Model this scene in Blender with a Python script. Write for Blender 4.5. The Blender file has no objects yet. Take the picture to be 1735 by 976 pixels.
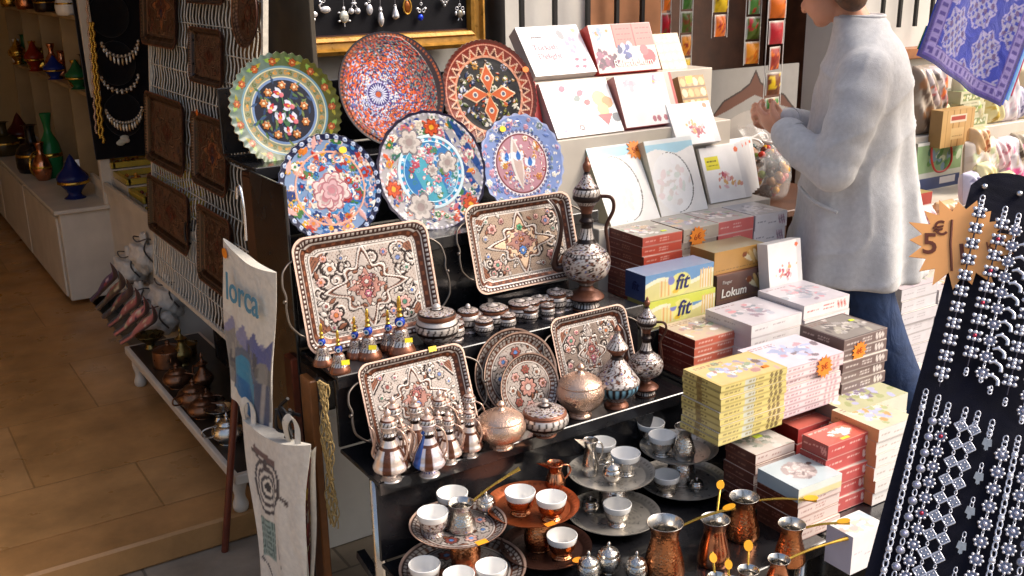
import bpy, math, random
import numpy as np
from mathutils import Vector, Matrix
R = math.radians
rng = np.random.default_rng(7)
random.seed(7)
scn = bpy.context.scene
COL = scn.collection

# ------------------------------------------------------------------ colour
def lin(c):
    c = np.asarray(c, float)
    return np.where(c <= 0.04045, c / 12.92, ((c + 0.055) / 1.055) ** 2.4)
def S(h):
    h = h.lstrip('#')
    return lin([int(h[i:i + 2], 16) / 255 for i in (0, 2, 4)])

# ------------------------------------------------------------------ camera geometry (x along the stall front, y into the shop, z up)
F_PX, CXP, CYP = 1758.0, 867.5, 488.0
def cam_axes(pitch=17.3, az=32.6, roll=1.0):
    p, a, r = map(R, (pitch, az, roll))
    fw = np.array([math.sin(a) * math.cos(p), math.cos(a) * math.cos(p), -math.sin(p)])
    rt = np.array([math.cos(a), -math.sin(a), 0.0]); up = np.cross(rt, fw)
    return fw, rt * math.cos(r) - up * math.sin(r), rt * math.sin(r) + up * math.cos(r)
CAM = np.array([0, 0, 1.55]); FW, RT, UP = cam_axes()
def ray(x, y): return FW + RT * (x - CXP) / F_PX - UP * (y - CYP) / F_PX
def on(x, y, ax, val):
    """point where the sight line through a spot of the photo meets a real plane x / y / z = val"""
    i = 'xyz'.index(ax); d = ray(x, y)
    return CAM + d * ((val - CAM[i]) / d[i])
def at(x, y, depth): return CAM + ray(x, y) * depth

# ------------------------------------------------------------------ mesh builder
I3 = np.eye(3)
def rotm(ax, deg):
    return np.array(Matrix.Rotation(R(deg), 3, ax.upper()))
class MB:
    def __init__(s):
        s.v = []; s.n = 0; s.polys = {}; s.c = []; s.order = 0
    def add(s, V, F, col=(.8, .8, .8), smooth=False, mi=0):
        V = np.asarray(V, float).reshape(-1, 3)
        col = np.asarray(col, float)
        if col.ndim == 1: col = np.broadcast_to(col, (len(V), 3))
        base = s.n
        s.v.append(V); s.c.append(col); s.n += len(V)
        if isinstance(F, np.ndarray):
            s.polys.setdefault((F.shape[1], smooth, mi), []).append(F + base)
        else:
            for f in F:
                s.polys.setdefault((len(f), smooth, mi), []).append(np.array([f]) + base)
        return s
    def box(s, c, size, col=(.8, .8, .8), rot=I3, mi=0, ch=0.0):
        c = np.asarray(c, float); h = np.asarray(size, float) / 2
        if ch <= 0:
            P = np.array([[x, y, z] for x in (-1, 1) for y in (-1, 1) for z in (-1, 1)]) * h
            Fq = np.array([[0, 1, 3, 2], [4, 6, 7, 5], [0, 4, 5, 1], [2, 3, 7, 6], [0, 2, 6, 4], [1, 5, 7, 3]])
            return s.add(P @ rot.T + c, Fq, col, False, mi)
        ch = min(ch, h.min() * .9)
        P = []; idx = {}
        for x in (-1, 1):
            for y in (-1, 1):
                for z in (-1, 1):
                    sg = np.array([x, y, z])
                    for a in range(3):
                        q = sg * (h - ch); q[a] = sg[a] * h[a]
                        idx[(x, y, z, a)] = len(P); P.append(q)
        fs = []
        for a in range(3):
            b, d = (a + 1) % 3, (a + 2) % 3
            for sa in (-1, 1):
                f = []
                for sb, sd in ((-1, -1), (1, -1), (1, 1), (-1, 1)):
                    k = [0, 0, 0]; k[a] = sa; k[b] = sb; k[d] = sd
                    f.append(idx[(k[0], k[1], k[2], a)])
                fs.append(f if sa > 0 else f[::-1])
            for sb in (-1, 1):
                for sd in (-1, 1):
                    k0 = [0, 0, 0]; k1 = [0, 0, 0]
                    k0[a] = -1; k1[a] = 1
                    for k in (k0, k1): k[b] = sb; k[d] = sd
                    f = [idx[(*k0, b)], idx[(*k1, b)], idx[(*k1, d)], idx[(*k0, d)]]
                    fs.append(f if sb * sd < 0 else f[::-1])
        for x in (-1, 1):
            for y in (-1, 1):
                for z in (-1, 1):
                    f = [idx[(x, y, z, 0)], idx[(x, y, z, 1)], idx[(x, y, z, 2)]]
                    fs.append(f if x * y * z > 0 else f[::-1])
        return s.add(np.array(P) @ rot.T + c, fs, col, False, mi)
    def lathe(s, prof, seg=32, c=(0, 0, 0), rot=I3, col=(.8, .8, .8), mi=0, colfn=None, scal=None, sub=1, smooth=True):
        prof = np.asarray(prof, float)
        if colfn is not None: seg = max(seg, 84); sub = max(sub, 3)
        if sub > 1:
            t = np.arange(len(prof)); tt = np.linspace(0, len(prof) - 1, (len(prof) - 1) * sub + 1)
            prof = np.stack([np.interp(tt, t, prof[:, 0]), np.interp(tt, t, prof[:, 1])], 1)
        n = len(prof); th = np.arange(seg) * 2 * math.pi / seg
        rr = prof[:, 0:1] * np.ones(seg)
        if scal is not None: rr = rr * scal(th)[None, :]
        V = np.stack([rr * np.cos(th), rr * np.sin(th), prof[:, 1:2] * np.ones(seg)], -1)
        if colfn is not None:
            d = np.r_[0, np.cumsum(np.hypot(*np.diff(prof, axis=0).T))]; d /= max(d[-1], 1e-9)
            cc = colfn(np.broadcast_to(th, (n, seg)), np.broadcast_to(d[:, None], (n, seg)), V[..., 2]).reshape(-1, 3)
        else: cc = col
        i = np.arange(n - 1)[:, None] * seg; j = np.arange(seg)[None, :]; jn = (j + 1) % seg
        Fq = np.stack([i + j, i + jn, i + seg + jn, i + seg + j], -1).reshape(-1, 4)
        return s.add(V.reshape(-1, 3) @ rot.T + np.asarray(c, float), Fq, cc, smooth, mi)
    def tube(s, pts, r=.002, seg=6, col=(.8, .8, .8), mi=0, closed=False, cap=True):
        P = np.asarray(pts, float); n = len(P)
        r = np.broadcast_to(np.asarray(r, float), (n,))
        T = np.gradient(P, axis=0) if not closed else np.roll(P, -1, 0) - np.roll(P, 1, 0)
        T /= np.linalg.norm(T, axis=1, keepdims=True) + 1e-12
        a = np.array([0, 0, 1.]) if abs(T[0][2]) < .9 else np.array([1., 0, 0])
        N = np.cross(T[0], a); N /= np.linalg.norm(N); Vs = []
        ang = np.arange(seg) * 2 * math.pi / seg
        for k in range(n):
            N = N - T[k] * (N @ T[k]); N /= np.linalg.norm(N) + 1e-12; B = np.cross(T[k], N)
            Vs.append(P[k] + r[k] * (np.cos(ang)[:, None] * N + np.sin(ang)[:, None] * B))
        V = np.concatenate(Vs); m = n if closed else n - 1
        i = np.arange(m)[:, None] * seg; i2 = ((np.arange(m) + 1) % n)[:, None] * seg
        j = np.arange(seg)[None, :]; jn = (j + 1) % seg
        Fq = np.stack([i + j, i + jn, i2 + jn, i2 + j], -1).reshape(-1, 4)
        s.add(V, Fq, col, True, mi)
        if cap and not closed:
            s.add(Vs[0], [list(range(seg))[::-1]], col, False, mi); s.add(Vs[-1], [list(range(seg))], col, False, mi)
        return s
    def grid(s, P, col=(.8, .8, .8), smooth=True, mi=0, flip=False, closeu=False):
        n, m = P.shape[:2]
        i = np.arange(n - 1)[:, None] * m
        if closeu:
            j = np.arange(m)[None, :]; jn = (j + 1) % m
        else:
            j = np.arange(m - 1)[None, :]; jn = j + 1
        Fq = np.stack([i + j, i + jn, i + m + jn, i + m + j], -1).reshape(-1, 4)
        if flip: Fq = Fq[:, ::-1]
        cc = np.asarray(col, float)
        if cc.ndim == 3: cc = cc.reshape(-1, 3)
        return s.add(P.reshape(-1, 3), Fq, cc, smooth, mi)
    def prism(s, poly, z0, z1, c=(0, 0, 0), rot=I3, col=(.8, .8, .8), mi=0):
        p = np.asarray(poly, float); n = len(p)
        a = np.c_[p, np.full(n, z0)]; b = np.c_[p, np.full(n, z1)]
        fs = [list(range(n))[::-1], list(range(n, 2 * n))] + [[k, (k + 1) % n, n + (k + 1) % n, n + k] for k in range(n)]
        return s.add(np.r_[a, b] @ rot.T + np.asarray(c, float), fs, col, False, mi)
    def sphere(s, c, r, seg=12, rings=8, col=(.8, .8, .8), rot=I3, mi=0):
        r = np.broadcast_to(np.asarray(r, float), (3,))
        ph = np.linspace(0.02, math.pi - 0.02, rings); th = np.arange(seg) * 2 * math.pi / seg
        P = np.stack([np.sin(ph)[:, None] * np.cos(th), np.sin(ph)[:, None] * np.sin(th), np.cos(ph)[:, None] * np.ones(seg)], -1) * r
        return s.grid((P.reshape(-1, 3) @ rot.T + np.asarray(c, float)).reshape(P.shape), col, True, mi, True, True)
    def text(s, st, size, M, col=(.1, .1, .1), mi=0, depth=.0006, align='CENTER', shear=0.0, off=0.0):
        cu = bpy.data.curves.new('txt', 'FONT'); cu.body = st; cu.size = size; cu.align_x = align; cu.align_y = 'CENTER'
        cu.extrude = depth; cu.shear = shear; cu.offset = off; cu.resolution_u = 3
        o = bpy.data.objects.new('txt', cu); COL.objects.link(o)
        bpy.context.view_layer.update()
        me = o.evaluated_get(bpy.context.evaluated_depsgraph_get()).to_mesh()
        V = np.empty(len(me.vertices) * 3); me.vertices.foreach_get('co', V); V = V.reshape(-1, 3)
        fs = [list(p.vertices) for p in me.polygons]
        bpy.data.objects.remove(o); bpy.data.curves.remove(cu)
        M = np.asarray(M, float)
        s.add(V @ M[:3, :3].T + M[:3, 3], fs, col, False, mi)
        return s
    def xf(s, M):
        M = np.asarray(M, float); s.v = [v @ M[:3, :3].T + M[:3, 3] for v in s.v]; return s
    def mesh(s, name, mats):
        V = np.concatenate(s.v); C = np.concatenate([np.broadcast_to(c, (len(v), 3)) for c, v in zip(s.c, s.v)])
        me = bpy.data.meshes.new(name)
        loops = []; tot = []; sm = []; mi = []
        for (k, smooth, m), arrs in s.polys.items():
            A = np.concatenate(arrs); loops.append(A.ravel()); tot.append(np.full(len(A), k)); sm.append(np.full(len(A), smooth)); mi.append(np.full(len(A), m))
        loops = np.concatenate(loops); tot = np.concatenate(tot)
        me.vertices.add(len(V)); me.vertices.foreach_set('co', V.astype(np.float32).ravel())
        me.loops.add(len(loops)); me.loops.foreach_set('vertex_index', loops.astype(np.int32))
        me.polygons.add(len(tot)); me.polygons.foreach_set('loop_start', (np.cumsum(tot) - tot).astype(np.int32))
        try: me.polygons.foreach_set('loop_total', tot.astype(np.int32))
        except Exception: pass
        me.polygons.foreach_set('use_smooth', np.concatenate(sm).astype(bool))
        me.polygons.foreach_set('material_index', np.concatenate(mi).astype(np.int32))
        me.update(calc_edges=True); me.validate()
        ca = me.color_attributes.new('Col', 'FLOAT_COLOR', 'POINT')
        ca.data.foreach_set('color', np.c_[C, np.ones(len(C))].astype(np.float32).ravel())
        for m in (mats if isinstance(mats, (list, tuple)) else [mats]): me.materials.append(m)
        return me
    def obj(s, name, mats, parent=None, loc=None, rot=None):
        o = bpy.data.objects.new(name, s.mesh(name, mats)); COL.objects.link(o)
        if parent is not None: o.parent = parent
        if loc is not None: o.location = Vector([float(a) for a in loc])
        if rot is not None: o.rotation_euler = rot
        return o

def tag(o, label, cat, group=None, kind=None):
    if label: o['label'] = label
    if cat: o['category'] = cat
    if group: o['group'] = group
    if kind: o['kind'] = kind
    return o
def struct(o): o['kind'] = 'structure'; return o
def thing(name, label, cat, loc=(0, 0, 0), rz=0.0, group=None, rot=None):
    o = bpy.data.objects.new(name, None); COL.objects.link(o); o.empty_display_size = .05
    o.location = Vector([float(a) for a in loc]); o.rotation_euler = rot if rot is not None else (0, 0, rz)
    return tag(o, label, cat, group)
def dup(o, loc=None, rz=None, label=None, scale=None, rot=None):
    c = o.copy(); COL.objects.link(c)
    if loc is not None: c.location = Vector([float(a) for a in loc])
    if rz is not None: c.rotation_euler = (0, 0, rz)
    if rot is not None: c.rotation_euler = rot
    if scale is not None: c.scale = (scale,) * 3 if np.isscalar(scale) else scale
    if label: c['label'] = label
    for ch in list(o.children):
        d = ch.copy(); COL.objects.link(d); d.parent = c
        for g in list(ch.children):
            e = g.copy(); COL.objects.link(e); e.parent = d
    return c
def frame_mat(o, x, y):
    """4x4 with local x, y axes (orthonormalised) and origin o"""
    x = np.asarray(x, float); x = x / np.linalg.norm(x); y = np.asarray(y, float); y = y - x * (x @ y); y /= np.linalg.norm(y)
    z = np.cross(x, y); M = np.eye(4); M[:3, 0] = x; M[:3, 1] = y; M[:3, 2] = z; M[:3, 3] = o
    return M
def setM(o, M): o.matrix_basis = Matrix([[float(a) for a in r] for r in M]); return o
def T(x=0, y=0, z=0, rot=I3):
    M = np.eye(4); M[:3, :3] = rot; M[:3, 3] = (x, y, z); return M
ORD = ['top', 'second', 'third', 'fourth', 'fifth', 'sixth', 'seventh', 'eighth', 'ninth', 'tenth', 'eleventh', 'twelfth', 'thirteenth', 'fourteenth']
NTH = ['first'] + ORD[1:]

# ------------------------------------------------------------------ materials
def mat(name, col=None, rough=.5, metal=0.0, coat=0.0, bump=0.0, bscale=200., var=0.0, vscale=30., spec=.5, sheen=0.0, alpha=1.0, trans=0.0, roughvar=0.0, coatrough=.08, sss=0.0):
    m = bpy.data.materials.new(name); m.use_nodes = True
    nt = m.node_tree; N = nt.nodes; L = nt.links; b = N['Principled BSDF']
    b.inputs['Roughness'].default_value = rough; b.inputs['Metallic'].default_value = metal
    b.inputs['Coat Weight'].default_value = coat; b.inputs['Coat Roughness'].default_value = coatrough
    b.inputs['Specular IOR Level'].default_value = spec; b.inputs['Sheen Weight'].default_value = sheen
    b.inputs['Alpha'].default_value = alpha; b.inputs['Transmission Weight'].default_value = trans
    if sss: b.inputs['Subsurface Weight'].default_value = sss; b.inputs['Subsurface Scale'].default_value = .01
    tc = N.new('ShaderNodeTexCoord')
    if col is None:
        a = N.new('ShaderNodeVertexColor'); a.layer_name = 'Col'; src = a.outputs['Color']
    else:
        a = N.new('ShaderNodeRGB'); a.outputs[0].default_value = (*[float(x) for x in col], 1); src = a.outputs[0]
    if var or roughvar:
        no = N.new('ShaderNodeTexNoise'); no.inputs['Scale'].default_value = vscale; no.inputs['Detail'].default_value = 5
        L.new(tc.outputs['Object'], no.inputs['Vector'])
    if var:
        mr = N.new('ShaderNodeMapRange'); mr.inputs['From Min'].default_value = .3; mr.inputs['From Max'].default_value = .7
        mr.inputs['To Min'].default_value = 1 - var; mr.inputs['To Max'].default_value = 1 + var * .5
        L.new(no.outputs['Fac'], mr.inputs['Value'])
        mx = N.new('ShaderNodeVectorMath'); mx.operation = 'SCALE'
        L.new(src, mx.inputs[0]); L.new(mr.outputs[0], mx.inputs['Scale']); src = mx.outputs[0]
    if roughvar:
        mr2 = N.new('ShaderNodeMapRange'); mr2.inputs['From Min'].default_value = .3; mr2.inputs['From Max'].default_value = .7
        mr2.inputs['To Min'].default_value = max(rough - roughvar, .02); mr2.inputs['To Max'].default_value = rough + roughvar
        L.new(no.outputs['Fac'], mr2.inputs['Value']); L.new(mr2.outputs[0], b.inputs['Roughness'])
    L.new(src, b.inputs['Base Color'])
    if bump:
        n2 = N.new('ShaderNodeTexNoise'); n2.inputs['Scale'].default_value = bscale; n2.inputs['Detail'].default_value = 4
        L.new(tc.outputs['Object'], n2.inputs['Vector'])
        bp = N.new('ShaderNodeBump'); bp.inputs['Strength'].default_value = bump; bp.inputs['Distance'].default_value = .002
        L.new(n2.outputs['Fac'], bp.inputs['Height']); L.new(bp.outputs[0], b.inputs['Normal'])
    return m
def hammered(name, col, rough=.25, scale=160., strength=.5, metal=1.0):
    m = mat(name, col, rough, metal, roughvar=.08, vscale=25); nt = m.node_tree; N = nt.nodes; L = nt.links
    tc = N.new('ShaderNodeTexCoord'); vo = N.new('ShaderNodeTexVoronoi'); vo.inputs['Scale'].default_value = scale
    L.new(tc.outputs['Object'], vo.inputs['Vector'])
    bp = N.new('ShaderNodeBump'); bp.inputs['Strength'].default_value = strength; bp.inputs['Distance'].default_value = .0015
    L.new(vo.outputs['Distance'], bp.inputs['Height']); L.new(bp.outputs[0], N['Principled BSDF'].inputs['Normal'])
    return m
M = {}
M['paint'] = mat('painted_glaze', None, .24, 0, .08, spec=.22, var=.10, vscale=25, coatrough=.05)
M['engraved'] = mat('engraved_tinned_copper', None, .38, .40, .0, var=.16, vscale=45, roughvar=.12, bump=.25, bscale=260)
M['polished'] = mat('polished_engraved_copper', None, .22, .55, var=.14, vscale=50, roughvar=.09, bump=.2, bscale=160)
M['copper'] = mat('shiny_copper', S('#c98a68'), .2, 1., var=.2, vscale=40, roughvar=.1)
M['brass'] = mat('brass', S('#d8b050'), .25, 1., var=.2, vscale=40, roughvar=.1)
M['darksteel'] = mat('dark_steel', S('#6a625c'), .35, 1., var=.2, vscale=40)
M['steel'] = mat('tinned_steel', S('#c9c4bd'), .25, 1., var=.15, vscale=30, roughvar=.1, bump=.12, bscale=120)
M['steel_plate'] = mat('steel_tray', None, .34, .6, var=.2, vscale=30, roughvar=.12, bump=.2, bscale=100)
M['hcopper'] = hammered('hammered_copper', S('#bb7c54'), .26, 190, .55)
M['hsteel'] = hammered('chased_steel', S('#c4bfb8'), .27, 220, .5)
M['hgold'] = hammered('chased_gilt_copper', S('#cfae98'), .27, 260, .5, .8)
M['ceramic'] = mat('white_porcelain', S('#eceae6'), .12, 0, .5, var=.03)
M['black_metal'] = mat('black_enamel_shelf', S('#1d1d20'), .22, 0, .4, var=.5, vscale=9, roughvar=.14, bump=.05, bscale=15)
M['carton'] = mat('printed_carton', None, .5, 0, .12, var=.07, vscale=20, coatrough=.2)
M['wrap'] = mat('cellophaned_carton', None, .42, 0, .4, var=.07, vscale=22, bump=.1, bscale=30, coatrough=.12)
M['cloth'] = mat('printed_cloth', None, .92, 0, sheen=.2, var=.12, vscale=60, bump=.4, bscale=900)
M['velvet'] = mat('black_velvet', S('#0b0b12'), .95, 0, sheen=.25, var=.3, vscale=50, bump=.3, bscale=900, spec=.15)
M['silver'] = mat('silver', S('#d8d8de'), .22, 1., var=.2, vscale=300)
M['vsilver'] = mat('silver_and_stones', None, .2, .6, var=.15, vscale=300)
M['gilt'] = mat('gilded_wood', S('#b07f30'), .36, .3, var=.35, vscale=35, roughvar=.12, bump=.3, bscale=90)
M['wood'] = mat('stained_wood', S('#4c2c1a'), .5, 0, .1, var=.4, vscale=14, bump=.2, bscale=60)
M['redwood'] = mat('red_brown_pole', S('#6b2f1c'), .45, 0, .15, var=.3, vscale=30)
M['white_lacquer'] = mat('white_lacquer', S('#cfc6b8'), .45, 0, .1, var=.12, vscale=8)
M['white_wall'] = mat('white_plaster', S('#dcd8d0'), .85, 0, var=.12, vscale=4, bump=.2, bscale=60)
M['iron'] = mat('black_iron', S('#1a191b'), .5, .3, var=.3, vscale=40)
M['sticker'] = mat('paper_sticker', None, .55, 0, 0, var=.05)
M['wire'] = mat('white_wire', S('#cfc8ba'), .5, .1, var=.2, vscale=60)
M['glass'] = mat('clear_glass', S('#eef4f2'), .04, 0, trans=1.0)
M['cello'] = mat('clear_film', S('#f2f4f4'), .18, 0, alpha=.22, spec=.9, bump=.6, bscale=40)
M['jute'] = mat('jute_cord', S('#a98f5c'), .9, 0, var=.3, vscale=200)
M['skin'] = mat('skin', S('#c98f72'), .5, 0, sss=.15, var=.08, vscale=20)
M['hair'] = mat('hair', S('#5b3a22'), .55, 0, var=.35, vscale=60, bump=.6, bscale=200)
M['denim'] = mat('denim', S('#1e3459'), .85, 0, var=.25, vscale=25, bump=.4, bscale=500)
M['knit'] = mat('grey_knit', S('#c0c0c1'), .95, 0, sheen=.2, var=.10, vscale=70, bump=.5, bscale=420)
M['plastic'] = mat('soft_plastic', None, .35, 0, .2, var=.05)

# ------------------------------------------------------------------ painter: draws shapes into point colours
class Paint:
    def __init__(s, X, Y, col):
        s.X = X.ravel(); s.Y = Y.ravel(); s.C = np.tile(np.asarray(col, float), (len(s.X), 1)); s.H = np.zeros(len(s.X))
    def put(s, m, col, h=None):
        s.C[m] = col
        if h is not None: s.H[m] = h
        return s
    def loc(s, cx, cy, a=0):
        dx = s.X - cx; dy = s.Y - cy; c, q = math.cos(a), math.sin(a)
        return dx * c + dy * q, -dx * q + dy * c
    def disc(s, cx, cy, r, col, h=None): return s.put((s.X - cx) ** 2 + (s.Y - cy) ** 2 < r * r, col, h)
    def ring(s, cx, cy, r0, r1, col, h=None):
        d = np.hypot(s.X - cx, s.Y - cy); return s.put((d >= r0) & (d < r1), col, h)
    def ell(s, cx, cy, a, b, ang, col, h=None):
        u, v = s.loc(cx, cy, ang); return s.put((u / a) ** 2 + (v / b) ** 2 < 1, col, h)
    def rect(s, x0, y0, x1, y1, col, h=None): return s.put((s.X >= x0) & (s.X < x1) & (s.Y >= y0) & (s.Y < y1), col, h)
    def leaf(s, cx, cy, ln, w, ang, col, h=None):
        u, v = s.loc(cx, cy, ang); t = u / ln
        return s.put((t > 0) & (t < 1) & (np.abs(v) < w * np.sin(np.clip(t, 0, 1) * math.pi)), col, h)
    def flower(s, cx, cy, r, n, cp, cc, ang=0, edge=None, h=None):
        u, v = s.loc(cx, cy, ang); d = np.hypot(u, v); th = np.arctan2(v, u)
        f = r * (.68 + .32 * np.abs(np.cos(n * th / 2)))
        if edge is not None: s.put(d < f * 1.2, edge)
        s.put(d < f, cp, h)
        s.put((d < f * .62), np.asarray(cp) * .72)
        return s.put(d < r * .32, cc)
    def tulip(s, cx, cy, r, ang, c1, c2, c3):
        s.leaf(cx, cy, r * 1.5, r * .42, ang + .5, c1); s.leaf(cx, cy, r * 1.5, r * .42, ang - .5, c1)
        s.leaf(cx, cy, r * 1.4, r * .34, ang, c2); s.leaf(cx, cy, r * .8, r * .2, ang, c3); return s
    def line(s, pts, w, col, h=None):
        pts = np.asarray(pts, float); m = np.zeros(len(s.X), bool)
        for (x0, y0), (x1, y1) in zip(pts[:-1], pts[1:]):
            near = (s.X > min(x0, x1) - w) & (s.X < max(x0, x1) + w) & (s.Y > min(y0, y1) - w) & (s.Y < max(y0, y1) + w)
            if not near.any(): continue
            dx, dy = x1 - x0, y1 - y0; L = dx * dx + dy * dy + 1e-12
            X = s.X[near]; Y = s.Y[near]
            t = np.clip(((X - x0) * dx + (Y - y0) * dy) / L, 0, 1)
            k = np.zeros(len(s.X), bool); k[near] = np.hypot(X - x0 - t * dx, Y - y0 - t * dy) < w
            m |= k
        return s.put(m, col, h)
    def poly(s, pts, col, h=None):
        pts = np.asarray(pts, float); ins = np.zeros(len(s.X), bool); n = len(pts)
        for i in range(n):
            x0, y0 = pts[i]; x1, y1 = pts[(i + 1) % n]
            if y0 == y1: continue
            cr = ((y0 > s.Y) != (y1 > s.Y)) & (s.X < (x1 - x0) * (s.Y - y0) / (y1 - y0) + x0)
            ins ^= cr
        return s.put(ins, col, h)
    def spiral(s, cx, cy, r, turns, ang, w, col, sgn=1, h=None):
        t = np.linspace(0, 1, 14); a = ang + sgn * t * turns * 2 * math.pi; rr = r * (1 - .85 * t)
        return s.line(np.c_[cx + rr * np.cos(a), cy + rr * np.sin(a)], w, col, h)

def big_folds(m, scale, dist, strength):
    """a second, coarser bump for creases"""
    nt = m.node_tree; N = nt.nodes; L = nt.links; b = N['Principled BSDF']; old = b.inputs['Normal'].links[0].from_socket if b.inputs['Normal'].links else None
    tc = N.new('ShaderNodeTexCoord'); no = N.new('ShaderNodeTexNoise'); no.inputs['Scale'].default_value = scale; no.inputs['Detail'].default_value = 3; no.inputs['Distortion'].default_value = 1.6
    mp = N.new('ShaderNodeMapping'); mp.inputs['Scale'].default_value = (1, 1, .55); L.new(tc.outputs['Object'], mp.inputs['Vector']); L.new(mp.outputs[0], no.inputs['Vector'])
    bp = N.new('ShaderNodeBump'); bp.inputs['Strength'].default_value = strength; bp.inputs['Distance'].default_value = dist; L.new(no.outputs['Fac'], bp.inputs['Height'])
    if old is not None: L.new(old, bp.inputs['Normal'])
    L.new(bp.outputs[0], b.inputs['Normal'])
big_folds(M['knit'], 6, .014, .4)
big_folds(M['denim'], 12, .02, .5)
big_folds(M['cloth'], 14, .012, .5)
M['navy_velvet'] = mat('navy_velvet', S('#0c0d1e'), .95, 0, sheen=.25, var=.3, vscale=50, bump=.3, bscale=900, spec=.15)
big_folds(M['navy_velvet'], 8, .01, .5)
M['oldcopper'] = mat('tarnished_copper', S('#7d5a44'), .34, .9, var=.35, vscale=40, roughvar=.12)
M['oldbrass'] = mat('tarnished_brass', S('#8a7444'), .32, .9, var=.35, vscale=40, roughvar=.12)
# ================================================================== camera, light, sky
cd = bpy.data.cameras.new('camera'); co = bpy.data.objects.new('camera', cd); COL.objects.link(co); scn.camera = co
cd.sensor_width = 36; cd.lens = F_PX / 1735 * 36; cd.clip_start = .05; cd.clip_end = 400
mc = np.eye(4); mc[:3, 0] = RT; mc[:3, 1] = UP; mc[:3, 2] = -FW; mc[:3, 3] = CAM; setM(co, mc)

SUN_DIR = np.array([-.60, .42, -.68]); SUN_DIR /= np.linalg.norm(SUN_DIR)      # the way the light travels
sl = bpy.data.lights.new('sun', 'SUN'); sl.energy = 1.5; sl.angle = R(26); sl.color = (1, .955, .90)
so = bpy.data.objects.new('sun', sl); COL.objects.link(so)
so.rotation_euler = Vector(SUN_DIR).to_track_quat('-Z', 'Y').to_euler(); so.location = (3, -3, 4)
w = bpy.data.worlds.new('World'); scn.world = w; w.use_nodes = True
sk = w.node_tree.nodes.new('ShaderNodeTexSky'); sk.sky_type = 'NISHITA'; sk.sun_disc = False
sk.sun_elevation = math.asin(-SUN_DIR[2]); sk.sun_rotation = math.atan2(-SUN_DIR[0], -SUN_DIR[1])
sk.air_density = 1.0; sk.dust_density = 6.0; sk.ozone_density = .2
bg = w.node_tree.nodes['Background']; bg.inputs['Strength'].default_value = .15
w.node_tree.links.new(sk.outputs[0], bg.inputs['Color'])
scn.view_settings.view_transform = 'Standard'; scn.view_settings.look = 'None'; scn.view_settings.gamma = 1
scn.view_settings.exposure = .68
scn.render.engine = 'CYCLES'; scn.cycles.use_denoising = True; scn.cycles.max_bounces = 7; scn.cycles.caustics_reflective = False
scn.cycles.caustics_refractive = False; scn.cycles.sample_clamp_indirect = 6

# ================================================================== ground, floor, walls
def tile_mat(name, c1, c2, cm, sx, sy, rough, off=0.0, rot=0, mort=.006):
    m = mat(name, c1, rough, roughvar=.15, vscale=6); nt = m.node_tree; N = nt.nodes; L = nt.links; b = N['Principled BSDF']
    tc = N.new('ShaderNodeTexCoord'); mp = N.new('ShaderNodeMapping'); mp.inputs['Rotation'].default_value[2] = R(rot)
    br = N.new('ShaderNodeTexBrick'); br.offset = off
    br.inputs['Color1'].default_value = (*c1, 1); br.inputs['Color2'].default_value = (*c2, 1); br.inputs['Mortar'].default_value = (*cm, 1)
    br.inputs['Scale'].default_value = 1; br.inputs['Mortar Size'].default_value = mort; br.inputs['Brick Width'].default_value = sx; br.inputs['Row Height'].default_value = sy
    br.inputs['Mortar Smooth'].default_value = .6
    L.new(tc.outputs['Object'], mp.inputs['Vector']); L.new(mp.outputs[0], br.inputs['Vector'])
    n1 = N.new('ShaderNodeTexNoise'); n1.inputs['Scale'].default_value = 3.5; n1.inputs['Detail'].default_value = 8; n1.inputs['Roughness'].default_value = .65
    L.new(tc.outputs['Object'], n1.inputs['Vector'])
    mr = N.new('ShaderNodeMapRange'); mr.inputs['From Min'].default_value = .3; mr.inputs['From Max'].default_value = .72; mr.inputs['To Min'].default_value = .62; mr.inputs['To Max'].default_value = 1.3
    L.new(n1.outputs['Fac'], mr.inputs['Value'])
    vm = N.new('ShaderNodeVectorMath'); vm.operation = 'SCALE'; L.new(br.outputs['Color'], vm.inputs[0]); L.new(mr.outputs[0], vm.inputs['Scale'])
    L.new(vm.outputs[0], b.inputs['Base Color'])
    bp = N.new('ShaderNodeBump'); bp.inputs['Strength'].default_value = .35; bp.inputs['Distance'].default_value = .004; bp.invert = True
    L.new(br.outputs['Fac'], bp.inputs['Height']); L.new(bp.outputs[0], b.inputs['Normal'])
    return m
MF = tile_mat('worn_stone_tiles', S('#b2834e'), S('#bd9160'), S('#9c7446'), .62, .55, .36, .5, 0, .004)
MP = tile_mat('grey_paving', S('#8f8272'), S('#9a8c7a'), S('#6d6255'), .5, .35, .7, .5)
MT = tile_mat('threshold_stone', S('#a87a48'), S('#b08250'), S('#6d5030'), 1.1, .6, .5, 0)
b = MB(); b.box((4, 0, -.14), (60, 60, .1)); g = struct(b.obj('pavement', MP))
b = MB(); b.box((-.72, 5.98, -.05), (3.2, 6.05, .098)); struct(b.obj('shop_floor', MF))
b = MB(); b.box((-.72, 2.862, -.0447), (3.2, .184, .0887), ch=.008); struct(b.obj('doorstep', MT))
MW = M['white_wall']
b = MB()
zt = 2.75
for x0, x1, z0, z1 in ((1.06, 2.50, -.09, zt), (2.50, 3.56, 2.1, zt), (3.56, 7.5, -.09, zt)):
    b.box(((x0 + x1) / 2, 3.10, (z0 + z1) / 2), (x1 - x0, .16, z1 - z0))
wl = b.obj('shop_wall', MW); tag(wl, 'white plastered wall with dark doorway behind the stall', 'wall')
b = MB(); b.box((0, 0, 0), (1.02, .05, 2.15), ch=.004)
for zz in (-.5, .4):
    b.box((0, -.03, zz), (.8, .012, .7), ch=.005)
dr = tag(b.obj('wooden_door', M['wood'], loc=(3.03, 3.42, 1.0)), 'dark brown wooden door in the recess behind the spice strips', 'door')
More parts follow.
